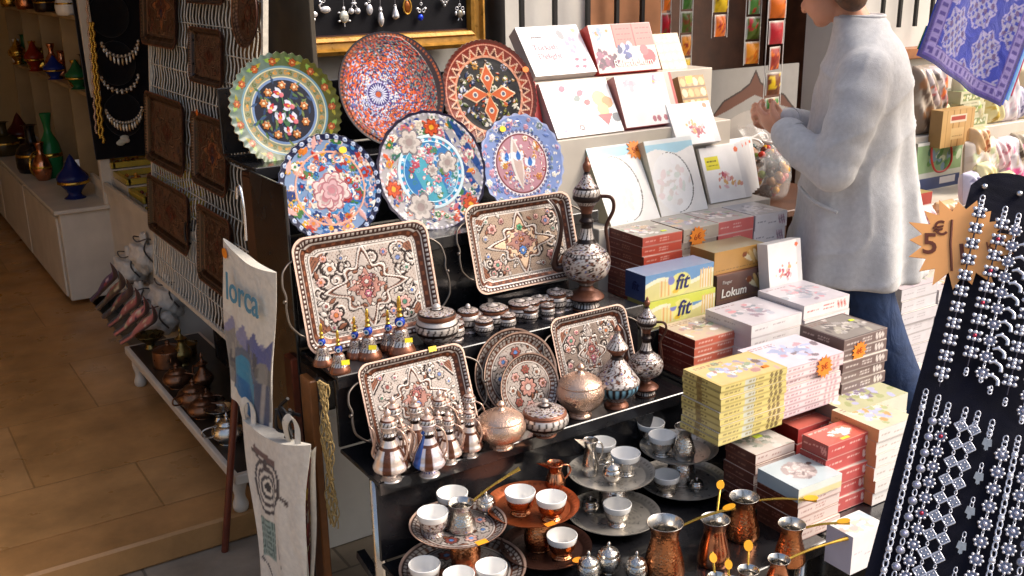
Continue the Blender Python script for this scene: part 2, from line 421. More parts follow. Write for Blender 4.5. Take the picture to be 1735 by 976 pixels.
b = MB(); b.box((2.49, 3.33, 1.0), (.02, .3, 2.2)).box((3.57, 3.33, 1.0), (.02, .3, 2.2)); b.box((3.03, 3.50, 1.0), (1.1, .03, 2.2))
tag(b.obj('door_recess', M['wood']), 'dark timber lining of the doorway behind the spice strips', 'doorway')
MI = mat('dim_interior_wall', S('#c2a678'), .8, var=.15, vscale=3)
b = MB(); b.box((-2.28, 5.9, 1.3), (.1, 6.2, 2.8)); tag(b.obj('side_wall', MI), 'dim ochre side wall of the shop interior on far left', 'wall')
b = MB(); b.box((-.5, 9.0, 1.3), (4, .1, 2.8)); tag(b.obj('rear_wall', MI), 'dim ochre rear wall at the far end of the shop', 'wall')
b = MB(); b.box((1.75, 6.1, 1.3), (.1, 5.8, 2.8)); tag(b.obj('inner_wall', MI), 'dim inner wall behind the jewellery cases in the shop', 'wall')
b = MB(); b.box((2.5, 6.2, 2.74), (10, 6.4, .06)); struct(b.obj('ceiling', M['white_wall']))
def grille(name, label, xs, z0, z1, y, low=True):
    t = thing(name, label, 'window grille', (xs[0], y, z0))
    for x in xs:
        m = MB(); m.box((x - xs[0], 0, (z1 - z0) / 2), (.014, .014, z1 - z0)); m.obj('bar', M['iron'], t)
    for zz in ((.05, z1 - z0 - .05) if low else (z1 - z0 - .05,)): m = MB(); m.box(((xs[-1] - xs[0]) / 2, .012, zz), (xs[-1] - xs[0] + .05, .008, .03)); m.obj('rail', M['iron'], t)
    return t
bx = [float(on(x, 20, 'y', 2.96)[0]) for x in (884, 940, 996, 1045, 1088)]
grille('window_grille', 'black iron window bars above the white sweet boxes', bx, 1.25, 2.2, 2.96)
bx = [float(on(x, 40, 'y', 2.96)[0]) for x in (1494, 1523, 1550, 1577)]
grille('window_grille', 'black iron window bars right of the person', bx, 1.265, 2.2, 2.96, False)
b = MB(); b.lathe([(0, 0), (.034, 0), (.034, 1.4), (0, 1.4)], 20)
p = on(839, 60, 'y', 2.95); tag(b.obj('drain_pipe', M['iron'], loc=(p[0], 2.95, 1.0)), 'black vertical pipe beside the gold frame', 'pipe')
b = MB(); b.box((0, 0, 0), (.36, .02, .7), ch=.003)
p = on(1065, 15, 'y', 3.0); tag(b.obj('window_shutter', mat('tan_wood', S('#a8714a'), .6, var=.25, vscale=12), loc=(p[0], 3.008, 1.45)), 'tan wooden shutter behind the window bars', 'shutter')
b = MB(); b.box((.1, 0, 0), (.75, .05, .05), ch=.004)
p = on(1540, 92, 'y', 2.95); tag(b.obj('window_sill', mat('tan_ledge', S('#9a6238'), .6, var=.25), loc=(p[0] + .02, 2.985, p[2])), 'tan wooden sill under the window bars right of the person', 'sill')
# ================================================================== the stepped black stand of the copper and ceramic display
V0, V1, V2, V3, V4 = 1.36, 1.83, 2.02, 2.22, 2.44
Z0, Z1, Z2, Z3, Z4 = .30, .50, .68, .90, 1.085
UL, UR = .825, 1.70
st = thing('display_stand', 'black stepped metal display stand holding copperware and painted plates', 'display stand', (UL, V0, -.09))
def sp(name, c, size, ch=.002, m='black_metal'):
    b = MB(); b.box(np.array(c) - np.array([UL, V0, -.09]), size, ch=ch); return b.obj(name, M[m], st)
TH = .010
for k, (v0, v1, z, ur) in enumerate(((V0, V1 + .012, Z0, UR), (V1, V2 + .012, Z1, UR), (V2, V3 + .012, Z2, UR), (V3, V4 + .012, Z3, UR), (V4, V4 + .24, Z4, UR - .02))):
    sp('shelf', ((UL + ur) / 2, (v0 + v1) / 2, z - TH / 2), (ur - UL, v1 - v0, TH))
    sp('shelf_lip', ((UL + ur) / 2, v0 - .004, z - .012), (ur - UL + .004, .006, .032))
for z0, z1, v, ur in ((Z0, Z1, V1 + .016, UR), (Z1, Z2, V2 + .016, UR), (Z2, Z3, V3 + .016, UR), (Z3, Z4, V4 + .016, UR - .02), (Z4, 1.27, V4 + .245, UR - .02)):
    sp('riser', ((UL + ur) / 2, v, (z0 + z1 - TH) / 2 + .001), (ur - UL, .008, z1 - z0 - TH - .004))
sp('shade_sheet', (UL - .006, 2.345, .50), (.008, .23, 1.16))  # black sheet added for the shadow beside the plates
for (u, v, z) in ((UL + .02, V1 + .06, Z1 - .02), (UL + .02, V0 + .05, Z0 - .02), (UR - .02, V0 + .05, Z0 - .02), (UR - .02, V1 + .1, Z1 - .02)):
    b = MB(); b.lathe([(0, 0), (.014, 0), (.014, z + .09), (0, z + .09)], 14); b.obj('leg', M['steel'], st, (u - UL, v - V0, 0))
b = MB(); b.box((.0, 0, 0), (.02, .56, .02), rot=rotm('x', 14)); b.obj('brace', M['black_metal'], st, (UL - UL + .02, V1 - V0 - .1, .26))

# ================================================================== painted ceramic plates
def plate_mesh(r, paint_fn, base, scal=0.0, nsc=36, edge='#e8dcc0', depth=.10, nr=118, nt=264, bowl=.62, embH=.0012):
    """plate in local x,y with its face towards +z"""
    q = np.linspace(0, 1, nr); th = np.arange(nt) * 2 * math.pi / nt
    wob = 1 + scal * np.cos(nsc * th)[None, :] * np.clip((q[:, None] - .8) / .2, 0, 1)
    X = q[:, None] * np.cos(th) * wob; Y = q[:, None] * np.sin(th) * wob
    P = Paint(X, Y, base); paint_fn(P); P.C = np.clip(P.C, 0, 1) ** 1.22 * .80
    d = q; z = np.where(d < bowl, 0, depth * ((d - bowl) / (1 - bowl)) ** 1.4 * (1 - bowl) * 1.5)
    Z = np.broadcast_to(z[:, None], X.shape) * r + (P.H.reshape(X.shape) * embH)
    Pm = np.stack([X * r, Y * r, Z], -1)
    b = MB(); b.grid(Pm[1:], P.C.reshape(nr, nt, 3)[1:], True, 0, False, True)
    b.add(np.r_[Pm[0, :1], Pm[1]], [[0, 1 + k, 1 + (k + 1) % nt] for k in range(nt)], P.C[0])
    # rim and underside
    back = Pm[[nr - 1, nr - 1, nr - 30, nr - 60, 0]].copy()
    back[0] *= [1, 1, 1]; back[1, :, :2] *= 1.006; back[1, :, 2] -= .003; back[2, :, 2] -= .009; back[3, :, 2] -= .012; back[4] = Pm[20] * [1, 1, 0] + [0, 0, -.013]
    b.grid(back, np.asarray(S(edge)), True, 0, True, True)
    return b
def lean(center, tilt, yaw=0, spin=0):
    """matrix of a flat thing whose face (+z local, +y local up) looks towards -y, leaning back by tilt degrees"""
    Rm = rotm('z', yaw) @ rotm('x', 90 - tilt) @ rotm('z', spin)
    m = np.eye(4); m[:3, :3] = Rm; m[:3, 3] = center; return m
W = S('#f4efe6'); CREAM = S('#e9dcc0'); NAVY = S('#16204e'); BLUE = S('#2c5fa8'); SKY = S('#5a9fd2'); TURQ = S('#4fb0bd'); RED = S('#c8321e'); ORG = S('#e0702a')
YEL = S('#e8b828'); GRN = S('#3f7a3e'); LGRN = S('#8fae5a'); OLIVE = S('#75762e'); PINK = S('#e59aa5'); ROSE = S('#c4506a'); PURP = S('#5c3f86'); BRN = S('#5a2a1c'); BLK = S('#14141c'); LAV = S('#a3a0d4'); GREY = S('#9a9a98')

def scatter(P, n, r0, r1, pal, rmin, rmax, cx=0, cy=0, seed=0, kinds=('f', 'f', 'l', 't', 'd')):
    g = np.random.default_rng(seed)
    for _ in range(n):
        a = g.uniform(0, 2 * math.pi); d = math.sqrt(g.uniform(r0 * r0, r1 * r1)); s = g.uniform(rmin, rmax)
        x, y = cx + d * math.cos(a), cy + d * math.sin(a); c = pal[g.integers(len(pal))]; c2 = pal[g.integers(len(pal))]; k = kinds[g.integers(len(kinds))]
        if k == 'f': P.flower(x, y, s, int(g.integers(5, 8)), c, c2, g.uniform(0, 6), edge=None if g.random() < .5 else c2, h=1)
        elif k == 'l': P.leaf(x, y, s * 2, s * .4, g.uniform(0, 6.28), c, 1)
        elif k == 't': P.tulip(x, y, s, g.uniform(0, 6.28), c, W, c2)
        elif k == 's': P.spiral(x, y, s, 1.1, g.uniform(0, 6.28), s * .14, c, 1 if g.random() < .5 else -1)
        else: P.disc(x, y, s * .45, c, 1); P.disc(x, y, s * .2, c2)
def paint_green(P):
    r = np.hypot(P.X, P.Y)
    P.C[:] = S('#66652c'); g = np.random.default_rng(3)
    P.put(P.X * .8 - P.Y * .3 < -.35, S('#72847c')); P.put((P.X * .8 - P.Y * .3 < .1) & (P.X * .8 - P.Y * .3 >= -.35), S('#667552'))
    for k in range(15):
        a = k * 2 * math.pi / 15; x, y = .86 * math.cos(a), .86 * math.sin(a)
        P.leaf(x, y, .16, .035, a + 1.2, LGRN); P.leaf(x, y, .16, .03, a - 1.4, S('#a8a040'))
        P.flower(x, y, .066, 6, S('#b9653a'), S('#e3b27a'), a, edge=S('#6a5a28'))
    P.ring(0, 0, .74, .78, S('#7d9fb0')); P.ring(0, 0, .60, .74, S('#8f947c'))
    for k in range(46):
        a = k * 2 * math.pi / 46; P.spiral(.67 * math.cos(a), .67 * math.sin(a), .042, 1, a, .010, S('#6d7440') if k % 2 else S('#c59a5a')); 
        if k % 3 == 0: P.disc(.67 * math.cos(a + .06), .67 * math.sin(a + .06), .022, S('#d9a04a'))
    P.ring(0, 0, .735, .75, S('#d7d3b4')); P.ring(0, 0, .585, .60, S('#d7d3b4')); P.ring(0, 0, .545, .585, S('#7f97bd')); P.disc(0, 0, .545, S('#131a38'))
    for _ in range(70):
        a = g.uniform(0, 6.28); d = .53 * math.sqrt(g.random()); P.leaf(d * math.cos(a), d * math.sin(a), .15, .022, g.uniform(0, 6.28), [S('#3f5f86'), S('#577a4a'), S('#27486e'), S('#7c8a52')][g.integers(4)])
    m = np.hypot(P.X, P.Y) > .545
    keep = P.C.copy()
    for x, y, s, a in ((-.02, .28, .14, 2.6), (.14, .06, .15, 2.8), (-.27, .02, .14, 1.0), (-.12, -.17, .15, 1.4), (.16, -.20, .15, 2.2), (.0, -.4, .12, 1.6)):
        P.line([(0, -.3), (x * .6, y * .5), (x, y)], .013, S('#4f7a55'), 1); P.tulip(x, y, s * .8, a, S('#d8dbe8'), S('#c23a48'), S('#e6b44a')); P.disc(x, y, s * .3, S('#d8808c'), 1)
    for x, y in ((.02, .45), (.24, .40), (-.25, .34), (-.36, .16), (.36, .06), (.34, -.22), (.14, -.42), (-.2, -.40), (-.38, -.22)):
        P.flower(x, y, .075, 6, S('#c9864a'), S('#efe0c0'), x * 9, edge=S('#3c2a18'), h=1)
    P.C[m & (r > .545)] = keep[m & (r > .545)]
def paint_mosaic(P):
    P.C[:] = S('#3a1f24'); g = np.random.default_rng(11); cx, cy = -.28, -.06
    d = np.hypot(P.X - cx, P.Y - cy); th = np.arctan2(P.Y - cy, P.X - cx)
    for ring in range(8, 62):
        rr = .018 * ring + .02; n = int(2 * math.pi * rr / .034)
        for k in range(n):
            a = (k + .5 * (ring % 2)) * 2 * math.pi / n; x, y = cx + rr * math.cos(a), cy + rr * math.sin(a)
            if x * x + y * y > .86 or rr > 1.1: continue
            t = (rr - .2) / .9 + .12 * math.sin(5 * a) + g.normal(0, .10)
            if t < .06: c = [W, S('#b9c0e0'), PURP][g.integers(3)]
            elif t < .25: c = [S('#d8c8cc'), S('#c8cce4'), ORG, PURP, S('#6a78b8')][g.integers(5)]
            elif t < .62: c = [S('#c84a14'), S('#e0701e'), S('#cf5a18'), S('#b9c0d8'), S('#3a4a90'), S('#2c2140'), S('#e07a20')][g.integers(7)]
            else: c = [S('#a8341a'), S('#2b1f44'), S('#5a6a7a'), S('#c8521e'), S('#3a2034'), S('#8d8f86')][g.integers(6)]
            P.disc(x, y, .0155, c, 1)
    P.disc(cx, cy, .20, S('#4a3a86'))
    for k in range(22):
        a = k * 2 * math.pi / 22; P.leaf(cx + .05 * math.cos(a), cy + .05 * math.sin(a), .14, .013, a, S('#d9dcf0'), 1)
    P.disc(cx, cy, .05, S('#c9662e'))
    for k in range(28):
        a = k * 2 * math.pi / 28; P.disc(cx + .215 * math.cos(a), cy + .215 * math.sin(a), .016, S('#c7c6ea'), 1)
    R0 = np.hypot(P.X, P.Y); thc = np.arctan2(P.Y, P.X)
    P.put(R0 > .93, S('#4d2a2a')); P.put((R0 > .93) & (np.sin(thc * 90) > .2) & (R0 < .97), S('#b9642e')); P.put(R0 > .975, S('#241a30'))
    P.put((R0 > .85) & (R0 < .93) & (P.X < -.1) & (np.sin(thc * 60) > 0), S('#8a4a34'))
def paint_cross(P):
    P.C[:] = S('#8d2f1f'); g = np.random.default_rng(5); R0 = np.hypot(P.X, P.Y)
    P.ring(0, 0, .94, 1.1, S('#6d3428')); P.ring(0, 0, .90, .92, S('#d9a08a')); P.ring(0, 0, .70, .90, S('#8a3a2c'))
    for k in range(30):
        a = k * 2 * math.pi / 30; da = math.pi / 30
        P.poly([(.71 * math.cos(a - da), .71 * math.sin(a - da)), (.87 * math.cos(a), .87 * math.sin(a)), (.71 * math.cos(a + da), .71 * math.sin(a + da))], S('#b5502f') if k % 2 else S('#5f2622'))
        P.line([(.71 * math.cos(a - da), .71 * math.sin(a - da)), (.87 * math.cos(a), .87 * math.sin(a)), (.71 * math.cos(a + da), .71 * math.sin(a + da))], .012, S('#e2bba0'), 1)
    P.ring(0, 0, .68, .72, S('#e0a78c')); P.disc(0, 0, .68, S('#1b1b22')); keep = P.C.copy(); m = R0 > .68
    scatter(P, 150, 0, .66, [S('#5b6a3a'), S('#8a8a3c'), S('#c99a4a'), S('#32456e'), S('#d9d4c6'), S('#6a4a2a'), S('#c45a2a'), S('#b9bfd6')], .03, .075, seed=8, kinds=('f', 'l', 'l', 't', 'l'))
    for k in range(60): 
        a = g.uniform(0, 6.28); d = .64 * math.sqrt(g.random()); P.line([(d * math.cos(a), d * math.sin(a)), (d * math.cos(a) + .07, d * math.sin(a) + g.normal(0, .05))], .008, S('#12141c'))
    P.C[m] = keep[m]
    for k in range(4):
        a = k * math.pi / 2 + math.pi / 2 - .04; ln = .58
        for w_, c in ((.155, S('#eac8a6')), (.125, S('#cf6a2c'))):
            s_ = ln * (1 if w_ > .15 else .93)
            P.poly([(.02 * math.cos(a), .02 * math.sin(a)), (.3 * math.cos(a) - w_ * math.sin(a), .3 * math.sin(a) + w_ * math.cos(a)), (s_ * math.cos(a), s_ * math.sin(a)), (.3 * math.cos(a) + w_ * math.sin(a), .3 * math.sin(a) - w_ * math.cos(a))], c, 1)
        P.disc(.3 * math.cos(a), .3 * math.sin(a), .055, S('#e6dccb')); P.disc(.3 * math.cos(a), .3 * math.sin(a), .035, S('#6a6f86'))
    P.disc(0, 0, .05, S('#e0a468'))
def paint_multi(P):
    P.C[:] = S('#8fa6c8'); R0 = np.hypot(P.X, P.Y); P.put(R0 > .88, NAVY)
    scatter(P, 120, .5, .9, [S('#c4402a'), S('#d88a3a'), SKY, S('#3b77b4'), S('#e6d6d2'), S('#d8a9a6'), S('#4f8a4e'), S('#2b4a8a'), W, YEL], .05, .13, seed=21, kinds=('f', 'f', 'l', 'd', 'f'))
    scatter(P, 110, .25, .62, [S('#c8442c'), SKY, S('#2f5fa0'), S('#e2b0a0'), S('#e4ddd0'), S('#6a8c5a'), S('#b53c3a'), W, S('#87aad6')], .05, .12, seed=22)
    P.put(R0 > .9, NAVY)
    for k in range(34):
        a = k * 2 * math.pi / 34; P.disc(.945 * math.cos(a), .945 * math.sin(a), .042, S('#c9d4ea'), 1); P.disc(.945 * math.cos(a), .945 * math.sin(a), .018, S('#7d95c4'))
    P.put(R0 > .985, S('#1a2040'))
    P.ring(0, 0, .655, .69, S('#e9b7a4'), 1)
    for k, (x, y) in enumerate(((-.16, -.0), (.06, .1), (.17, -.08), (.02, -.22), (-.14, -.18), (.02, -.04))):
        P.flower(x, y, .19, 5, S('#e9d5d2') if k < 5 else S('#dcb9bd'), S('#c98f98'), k, edge=S('#b9848c'), h=1)
        P.spiral(x, y, .13, 1.3, k, .012, S('#c9939c'))
    for x, y, a in ((-.75, .42, 1.2), (-.2, .8, 1.3), (.55, -.6, 2.0), (-.8, -.35, 2.5)): P.leaf(x - .1 * math.cos(a), y - .1 * math.sin(a), .3, .05, a, S('#e0b4b0'), 1)
    P.C[R0 > .9] = np.where((R0 > .9)[:, None], P.C, P.C)[R0 > .9]
def paint_turq(P):
    P.C[:] = S('#b7b4b8'); R0 = np.hypot(P.X, P.Y)
    scatter(P, 190, .58, .92, [S('#b9b3ae'), S('#e2ddd8'), S('#c9a0a4'), S('#8d94b8'), S('#d9663a'), S('#3a7a6a'), S('#3a559a'), W, S('#a0a8a0')], .035, .085, seed=31)
    P.put((R0 > .6) & (R0 < .93) & (P.X > .35) & (np.sin(P.X * 23 + P.Y * 11) > .2), S('#2f5b9a'))
    scatter(P, 70, .6, .9, [S('#e6ddd0'), S('#d9683a'), S('#4a8a5a'), S('#c77a8a'), W, S('#e0a23a')], .04, .09, seed=33)
    P.put(R0 > .955, S('#2c2446'))
    for k in range(60):
        a = k * 2 * math.pi / 60; P.disc(.935 * math.cos(a), .935 * math.sin(a), .022, S('#d9d6e4'), 1)
    cx, cy = 0.0, 0; P.disc(cx, cy, .60, S('#3a9ec8')); P.ring(cx, cy, .56, .61, S('#d6e9f0'), 1); P.ring(cx, cy, .49, .51, S('#bfe0ee'), 1)
    for k in range(26):
        a = k * 2 * math.pi / 26; P.disc(.535 * math.cos(a), .535 * math.sin(a), .028, S('#e4e6ee') if k % 2 else S('#c79ab0'))
    keep = P.C.copy(); 
    P.put(R0 < .48, S('#3a86c0')); P.put((R0 < .48) & (np.abs(P.X + P.Y * .4 + .1) < .2), S('#5bb0c4'))
    scatter(P, 60, 0, .46, [S('#c7d4dc'), S('#c2566e'), S('#dba0ac'), S('#49938a'), S('#88b4d2'), S('#e6e4e0'), S('#6f8f5a')], .04, .09, seed=34, kinds=('f', 't', 't', 's', 'f'))
    m = (R0 > .49) & (R0 < .62); P.C[m] = keep[m]
    for x, y, s in ((-.32, .52, .2), (-.30, -.55, .22), (.32, .12, .17), (.02, .02, .1)): P.flower(x, y, s, 6, S('#d3cbc6'), S('#a99a98'), x * 7, edge=S('#8f8a90'), h=1)
    for x, y in ((.12, .72), (.62, -.62), (-.74, -.2)): P.flower(x, y, .13, 7, S('#d8602e'), S('#e8b23a'), x, edge=S('#8a3a20'), h=1)
def paint_pink(P):
    P.C[:] = S('#93a6d4'); R0 = np.hypot(P.X, P.Y)
    scatter(P, 120, .68, .95, [S('#dfe2f0'), S('#7d95ce'), S('#5a78c0'), W, S('#d6a7b8'), S('#8fa0a0')], .03, .08, seed=41)
    P.put(R0 > .965, S('#b9c4e6')); P.ring(0, 0, .60, .66, S('#e9e4ea'))
    for k in range(44): a = k * 2 * math.pi / 44; P.spiral(.66 * math.cos(a), .66 * math.sin(a), .035, 1, a, .01, S('#5a5a86'))
    P.disc(0, 0, .60, S('#c79aa6')); P.ring(0, 0, .58, .61, S('#8d4f58'))
    m = R0 > .58; keep = P.C.copy()
    scatter(P, 90, 0, .56, [S('#e2cdd0'), S('#cf8a6a'), S('#b9566a'), S('#d9b0b8'), S('#8f95c0'), W, S('#d8a23e')], .035, .075, seed=42)
    P.leaf(-.06, -.55, 1.15, .14, 1.65, S('#e6e2de'), 1); P.leaf(-.05, -.5, 1.0, .09, 1.65, S('#d2bdb6'))
    for x, y, a in ((-.06, .05, 1.57), (-.34, .05, 1.5), (.2, -.1, 1.5)): P.tulip(x, y, .16, a, S('#e4ecf6'), S('#3a78c4'), S('#e0873a')); P.disc(x, y + .08, .05, S('#3f86cc'))
    P.C[m] = keep[m]
PL = [
 ('olive green plate with scalloped rim and tulip bouquet on navy', (483, 188), 2.565, .147, paint_green, .020, 44, '#e8dfc0', 16, 90 - 20, .16),
 ('large plate dotted all over in orange and white around a lilac rosette', (665, 152), 2.565, .157, paint_mosaic, 0, 1, '#3a2530', 17, 0, .06),
 ('red brown plate with an orange four-petalled cross', (829, 160), 2.565, .156, paint_cross, .008, 60, '#e6c8b0', 17, 0, .10),
 ('plate of blue, red and white flowers inside a navy beaded rim', (560, 319), 2.335, .133, paint_multi, .010, 34, '#c9d0e6', 15, 0, .08),
 ('turquoise centred plate with a grey flowered border', (731, 291), 2.345, .157, paint_turq, .010, 24, '#2c2446', 15, 0, .10),
 ('pale blue scalloped plate with a pink centre', (884, 277), 2.345, .134, paint_pink, .018, 24, '#b4c0e4', 15, 0, .08)]
for lab, px, y, r, fn, sc_, n_, ed, tilt, spin, dep in PL:
    c = on(*px, 'y', y); b = plate_mesh(r, fn, W, sc_, n_, ed, dep)
    if spin == 70: spin = 0
    o = b.obj('painted_plate', M['paint']); setM(o, lean(c, tilt, 0, spin)); tag(o, lab, 'plate', 'painted plates standing on the black steps')
    # price sticker
def sticker(parent, x, y, z, s, col='#f08a1e', rot=0, name='price_sticker', shape='o', M4=None):
    b = MB(); n = 14; 
    a = np.arange(n) * 2 * math.pi / n
    poly = np.c_[np.cos(a) * s, np.sin(a) * s * .8] if shape == 'o' else np.array([[-s, -s * .6], [s, -s * .6], [s, s * .6], [-s, s * .6]])
    b.prism(poly, 0, .0008, col=S(col)); o = b.obj(name, M['sticker'], parent)
    if M4 is not None: o.matrix_local = Matrix([[float(q) for q in rr] for rr in M4])
    else: o.location = (x, y, z); o.rotation_euler = (0, 0, rot)
    return o
pls = [o for o in COL.objects if o.name.startswith('painted_plate')]
for o, (x, y, z, s, c) in zip(pls, ((None,) * 5, (None,) * 5, (.128, .06, .013, .011, '#f07a18'), (.045, .088, .007, .0105, '#f0c020'), (.095, -.128, .012, .0105, '#f0a020'), (-.048, .098, .006, .010, '#f0d020'))):
    if x is not None: sticker(o, x, y, z + .002, s, c)
# ================================================================== engraved trays
TIN = S('#aca19a'); CPR = S('#80503a'); DKB = S('#1e0e0a'); MID = S('#68402f'); PALE = S('#c6bdb6')
def outlined_leaf(P, x, y, ln, w_, a, fill, h=1, o=.022):
    P.leaf(x - o * math.cos(a), y - o * math.sin(a), ln + 2 * o, w_ + o, a, DKB, 0); P.leaf(x, y, ln, w_, a, fill, h)
def outlined_flower(P, x, y, r, n, c, cc, a=0):
    P.flower(x, y, r * 1.22, n, DKB, DKB, a, h=0); P.flower(x, y, r, n, c, cc, a, h=1); P.disc(x, y, r * .42, DKB); P.disc(x, y, r * .33, cc, 1)
def ogee(cx, cy, a, b, n=80, k=.16, lobes=8):
    t = np.arange(n) * 2 * math.pi / n
    rr = (np.abs(np.cos(t)) ** .9 + np.abs(np.sin(t)) ** .9) ** (-1 / .9) * (1 + k * np.cos(lobes * t)) * 1.12
    return np.c_[cx + a * rr * np.cos(t), cy + b * rr * np.sin(t)]
def tray_art(P, A, seed, style):
    """ornament for a panel reaching from -A..A, -1..1"""
    g = np.random.default_rng(seed)
    acc = [S('#6d7fb0'), S('#a3566a'), S('#4f7f6a'), S('#b5683a'), S('#8a4a44'), S('#5a78b8')]
    ground = {0: S('#ada199'), 1: S('#9c8877'), 2: S('#b0a59e'), 3: S('#85766c')}[style % 4]
    P.C[:] = ground; P.put(np.sin(P.X * 61) * np.sin(P.Y * 57) > .82, MID, -.3)
    for sx in (-1, 1):
        for sy in (-1, 1):
            P.poly([(sx * A, sy), (sx * (A - .5), sy), (sx * A, sy * .42)], CPR); P.line([(sx * (A - .5), sy), (sx * A, sy * .42)], .03, DKB); P.line([(sx * (A - .44), sy), (sx * A, sy * .48)], .015, PALE, 1)
            for k in range(5): P.line([(sx * (A - .1 * k), sy), (sx * A, sy * (1 - .12 * k))], .008, DKB)
    for k in range(26):
        x, y = g.uniform(-A, A), g.uniform(-1, 1)
        if abs(x) / A + abs(y) < .55: continue
        P.spiral(x, y, g.uniform(.12, .24), 1.2, g.uniform(0, 6), .035, DKB, 1 if k % 2 else -1, 0); P.spiral(x, y, g.uniform(.1, .2), 1.2, g.uniform(0, 6), .018, PALE, 1 if k % 2 else -1, 1)
    for k in range(34):
        x, y, a = g.uniform(-A, A), g.uniform(-.95, .95), g.uniform(0, 6.28)
        outlined_leaf(P, x, y, g.uniform(.14, .28), g.uniform(.03, .06), a, [PALE, TIN, CPR, PALE][g.integers(4)])
    for sx in (-1, 1):
        for sy in (-1, 1):
            for k, (fx, fy, r) in enumerate(((.66, .58, .17), (.42, .78, .10), (.84, .28, .11), (.76, .86, .09))):
                outlined_flower(P, sx * fx * A + g.normal(0, .02), sy * fy + g.normal(0, .02), r, 6 + k % 2, [S('#c79a92'), PALE, TIN, S('#b58a86')][g.integers(4)], acc[g.integers(6)], g.uniform(0, 6))
    a, b_ = (.56 * A, .72) if style != 3 else (.36 * A, .80)
    for s_, c in ((1.22, DKB), (1.16, PALE), (1.05, MID), (.98, DKB), (.93, TIN if style != 1 else S('#d9b89a'))): P.poly(ogee(0, 0, a * s_, b_ * s_), c, 1 if c is not DKB else 0)
    for k in range(16):
        t = k * 2 * math.pi / 16; x, y = a * .62 * math.cos(t), b_ * .62 * math.sin(t)
        outlined_leaf(P, x, y, .15, .035, t + 1.3, CPR if k % 2 else PALE)
    for s_, c in ((.60, DKB), (.55, S('#a5766a'))): P.poly(ogee(0, 0, a * s_, b_ * s_, k=.1, lobes=12), c)
    for k in range(20):
        t = g.uniform(0, 6.28); d = math.sqrt(g.random()) * .5; outlined_flower(P, a * d * math.cos(t), b_ * d * math.sin(t), .055, 5, [S('#7a4038'), CPR, S('#c79a92'), S('#8d5a70')][g.integers(4)], PALE)
    outlined_flower(P, 0, .12 if style != 1 else -.26, .15, 8, S('#9a5650') if style != 1 else S('#4f7cc0'), PALE)
    if style == 1: outlined_flower(P, 0, .5, .11, 5, S('#4f9a70'), S('#1f5a3a'))
    outlined_flower(P, 0, -.18 if style != 1 else .1, .10, 6, acc[g.integers(6)], PALE)
def rect_tray(w_, h_, seed, style, name='engraved_tray', rim=.028, dim=False, nx=190, ny=150):
    s1 = np.linspace(-1, 1, nx); s2 = np.linspace(-1, 1, ny)
    gx, gy = np.meshgrid(s1, s2, indexing='ij'); s = np.maximum(np.abs(gx), np.abs(gy)); rc = min(w_, h_) * .13
    hx, hy = w_ / 2, h_ / 2
    px, py = gx * hx, gy * hy
    ix, iy = np.maximum(s * (hx - rc), 0), np.maximum(s * (hy - rc), 0)
    qx, qy = np.clip(px, -ix, ix), np.clip(py, -iy, iy); dx, dy = px - qx, py - qy; d = np.hypot(dx, dy) + 1e-9
    k = np.where(s > .02, np.where(np.maximum(np.abs(dx), np.abs(dy)) > 0, np.maximum(np.abs(dx), np.abs(dy)) / d, 1), 1)
    X, Y = qx + dx * k, qy + dy * k
    ed = np.minimum(hx * (1 - np.abs(gx)), hy * (1 - np.abs(gy)))          # distance to the rim
    f = min(w_, h_)
    inner = f * .155
    A = (hx - inner) / (hy - inner)
    P = Paint(X / (hy - inner), Y / (hy - inner), TIN); tray_art(P, A, seed, style)
    e = ed.ravel() / f
    rimc = S('#3e221a')
    P.put(e < .155, PALE); P.put(e < .145, DKB); P.put(e < .138, PALE); P.put(e < .118, S('#5a3222')); P.put(e < .062, rimc); P.put((e < .074) & (e > .062), PALE, 1)
    per = (np.where(np.abs(gx) * hx - hx > np.abs(gy) * hy - hy, py, px)).ravel() / f
    bead = np.sin(per * 150) > -.1
    P.put((e > .028) & (e < .052) & bead, PALE, 1.5); P.put((e > .122) & (e < .134) & (np.sin(per * 190) > 0), DKB); P.put((e > .085) & (e < .105) & (np.sin(per * 70) > .3), S('#8a5238'))
    P.put(e < .016, S('#d9b8a6'))
    if dim: P.C = P.C ** 1.7 * np.array([.62, .40, .29]) + .003; P.C[e < .118] *= .5  # dark copper, with the shade of the aisle multiplied into the colours
    z = np.where(ed / f < .118, (np.clip((.118 - ed / f) / .09, 0, 1)) * .016, 0)
    Z = z + P.H.reshape(z.shape) * .0007
    b = MB(); G = np.stack([X, Y, Z], -1); b.grid(G, P.C.reshape(nx, ny, 3), True)
    # underside
    back = np.stack([X, Y, np.where(ed / f < .1, z - .0016, -.0022)], -1)[::10, ::10] if False else None
    outl = [(i, 0) for i in range(nx)] + [(nx - 1, j) for j in range(1, ny)] + [(i, ny - 1) for i in range(nx - 2, -1, -1)] + [(0, j) for j in range(ny - 2, 0, -1)]
    O = np.array([G[i, j] for i, j in outl]); n = len(O)
    rings = np.stack([O, O + [0, 0, -.003], O * [.88, .86, 0] + [0, 0, -.003], O * [.0, .0, 0] + [0, 0, -.003]])
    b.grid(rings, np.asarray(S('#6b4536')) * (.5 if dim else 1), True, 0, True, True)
    return b
def curly_handle(h, side):
    pts = [(0, h * .32, 0), (side * .012, h * .30, 0), (side * .030, h * .24, .004), (side * .036, h * .12, .006), (side * .030, h * .04, .006), (side * .036, -h * .06, .006), (side * .034, -h * .20, .004), (side * .014, -h * .29, 0), (0, -h * .32, 0)]
    p = np.array(pts); t = np.linspace(0, len(p) - 1, 40); q = np.stack([np.interp(t, range(len(p)), p[:, i]) for i in range(3)], 1)
    for _ in range(2): q[1:-1] = (q[:-2] + q[1:-1] * 2 + q[2:]) / 4
    return q
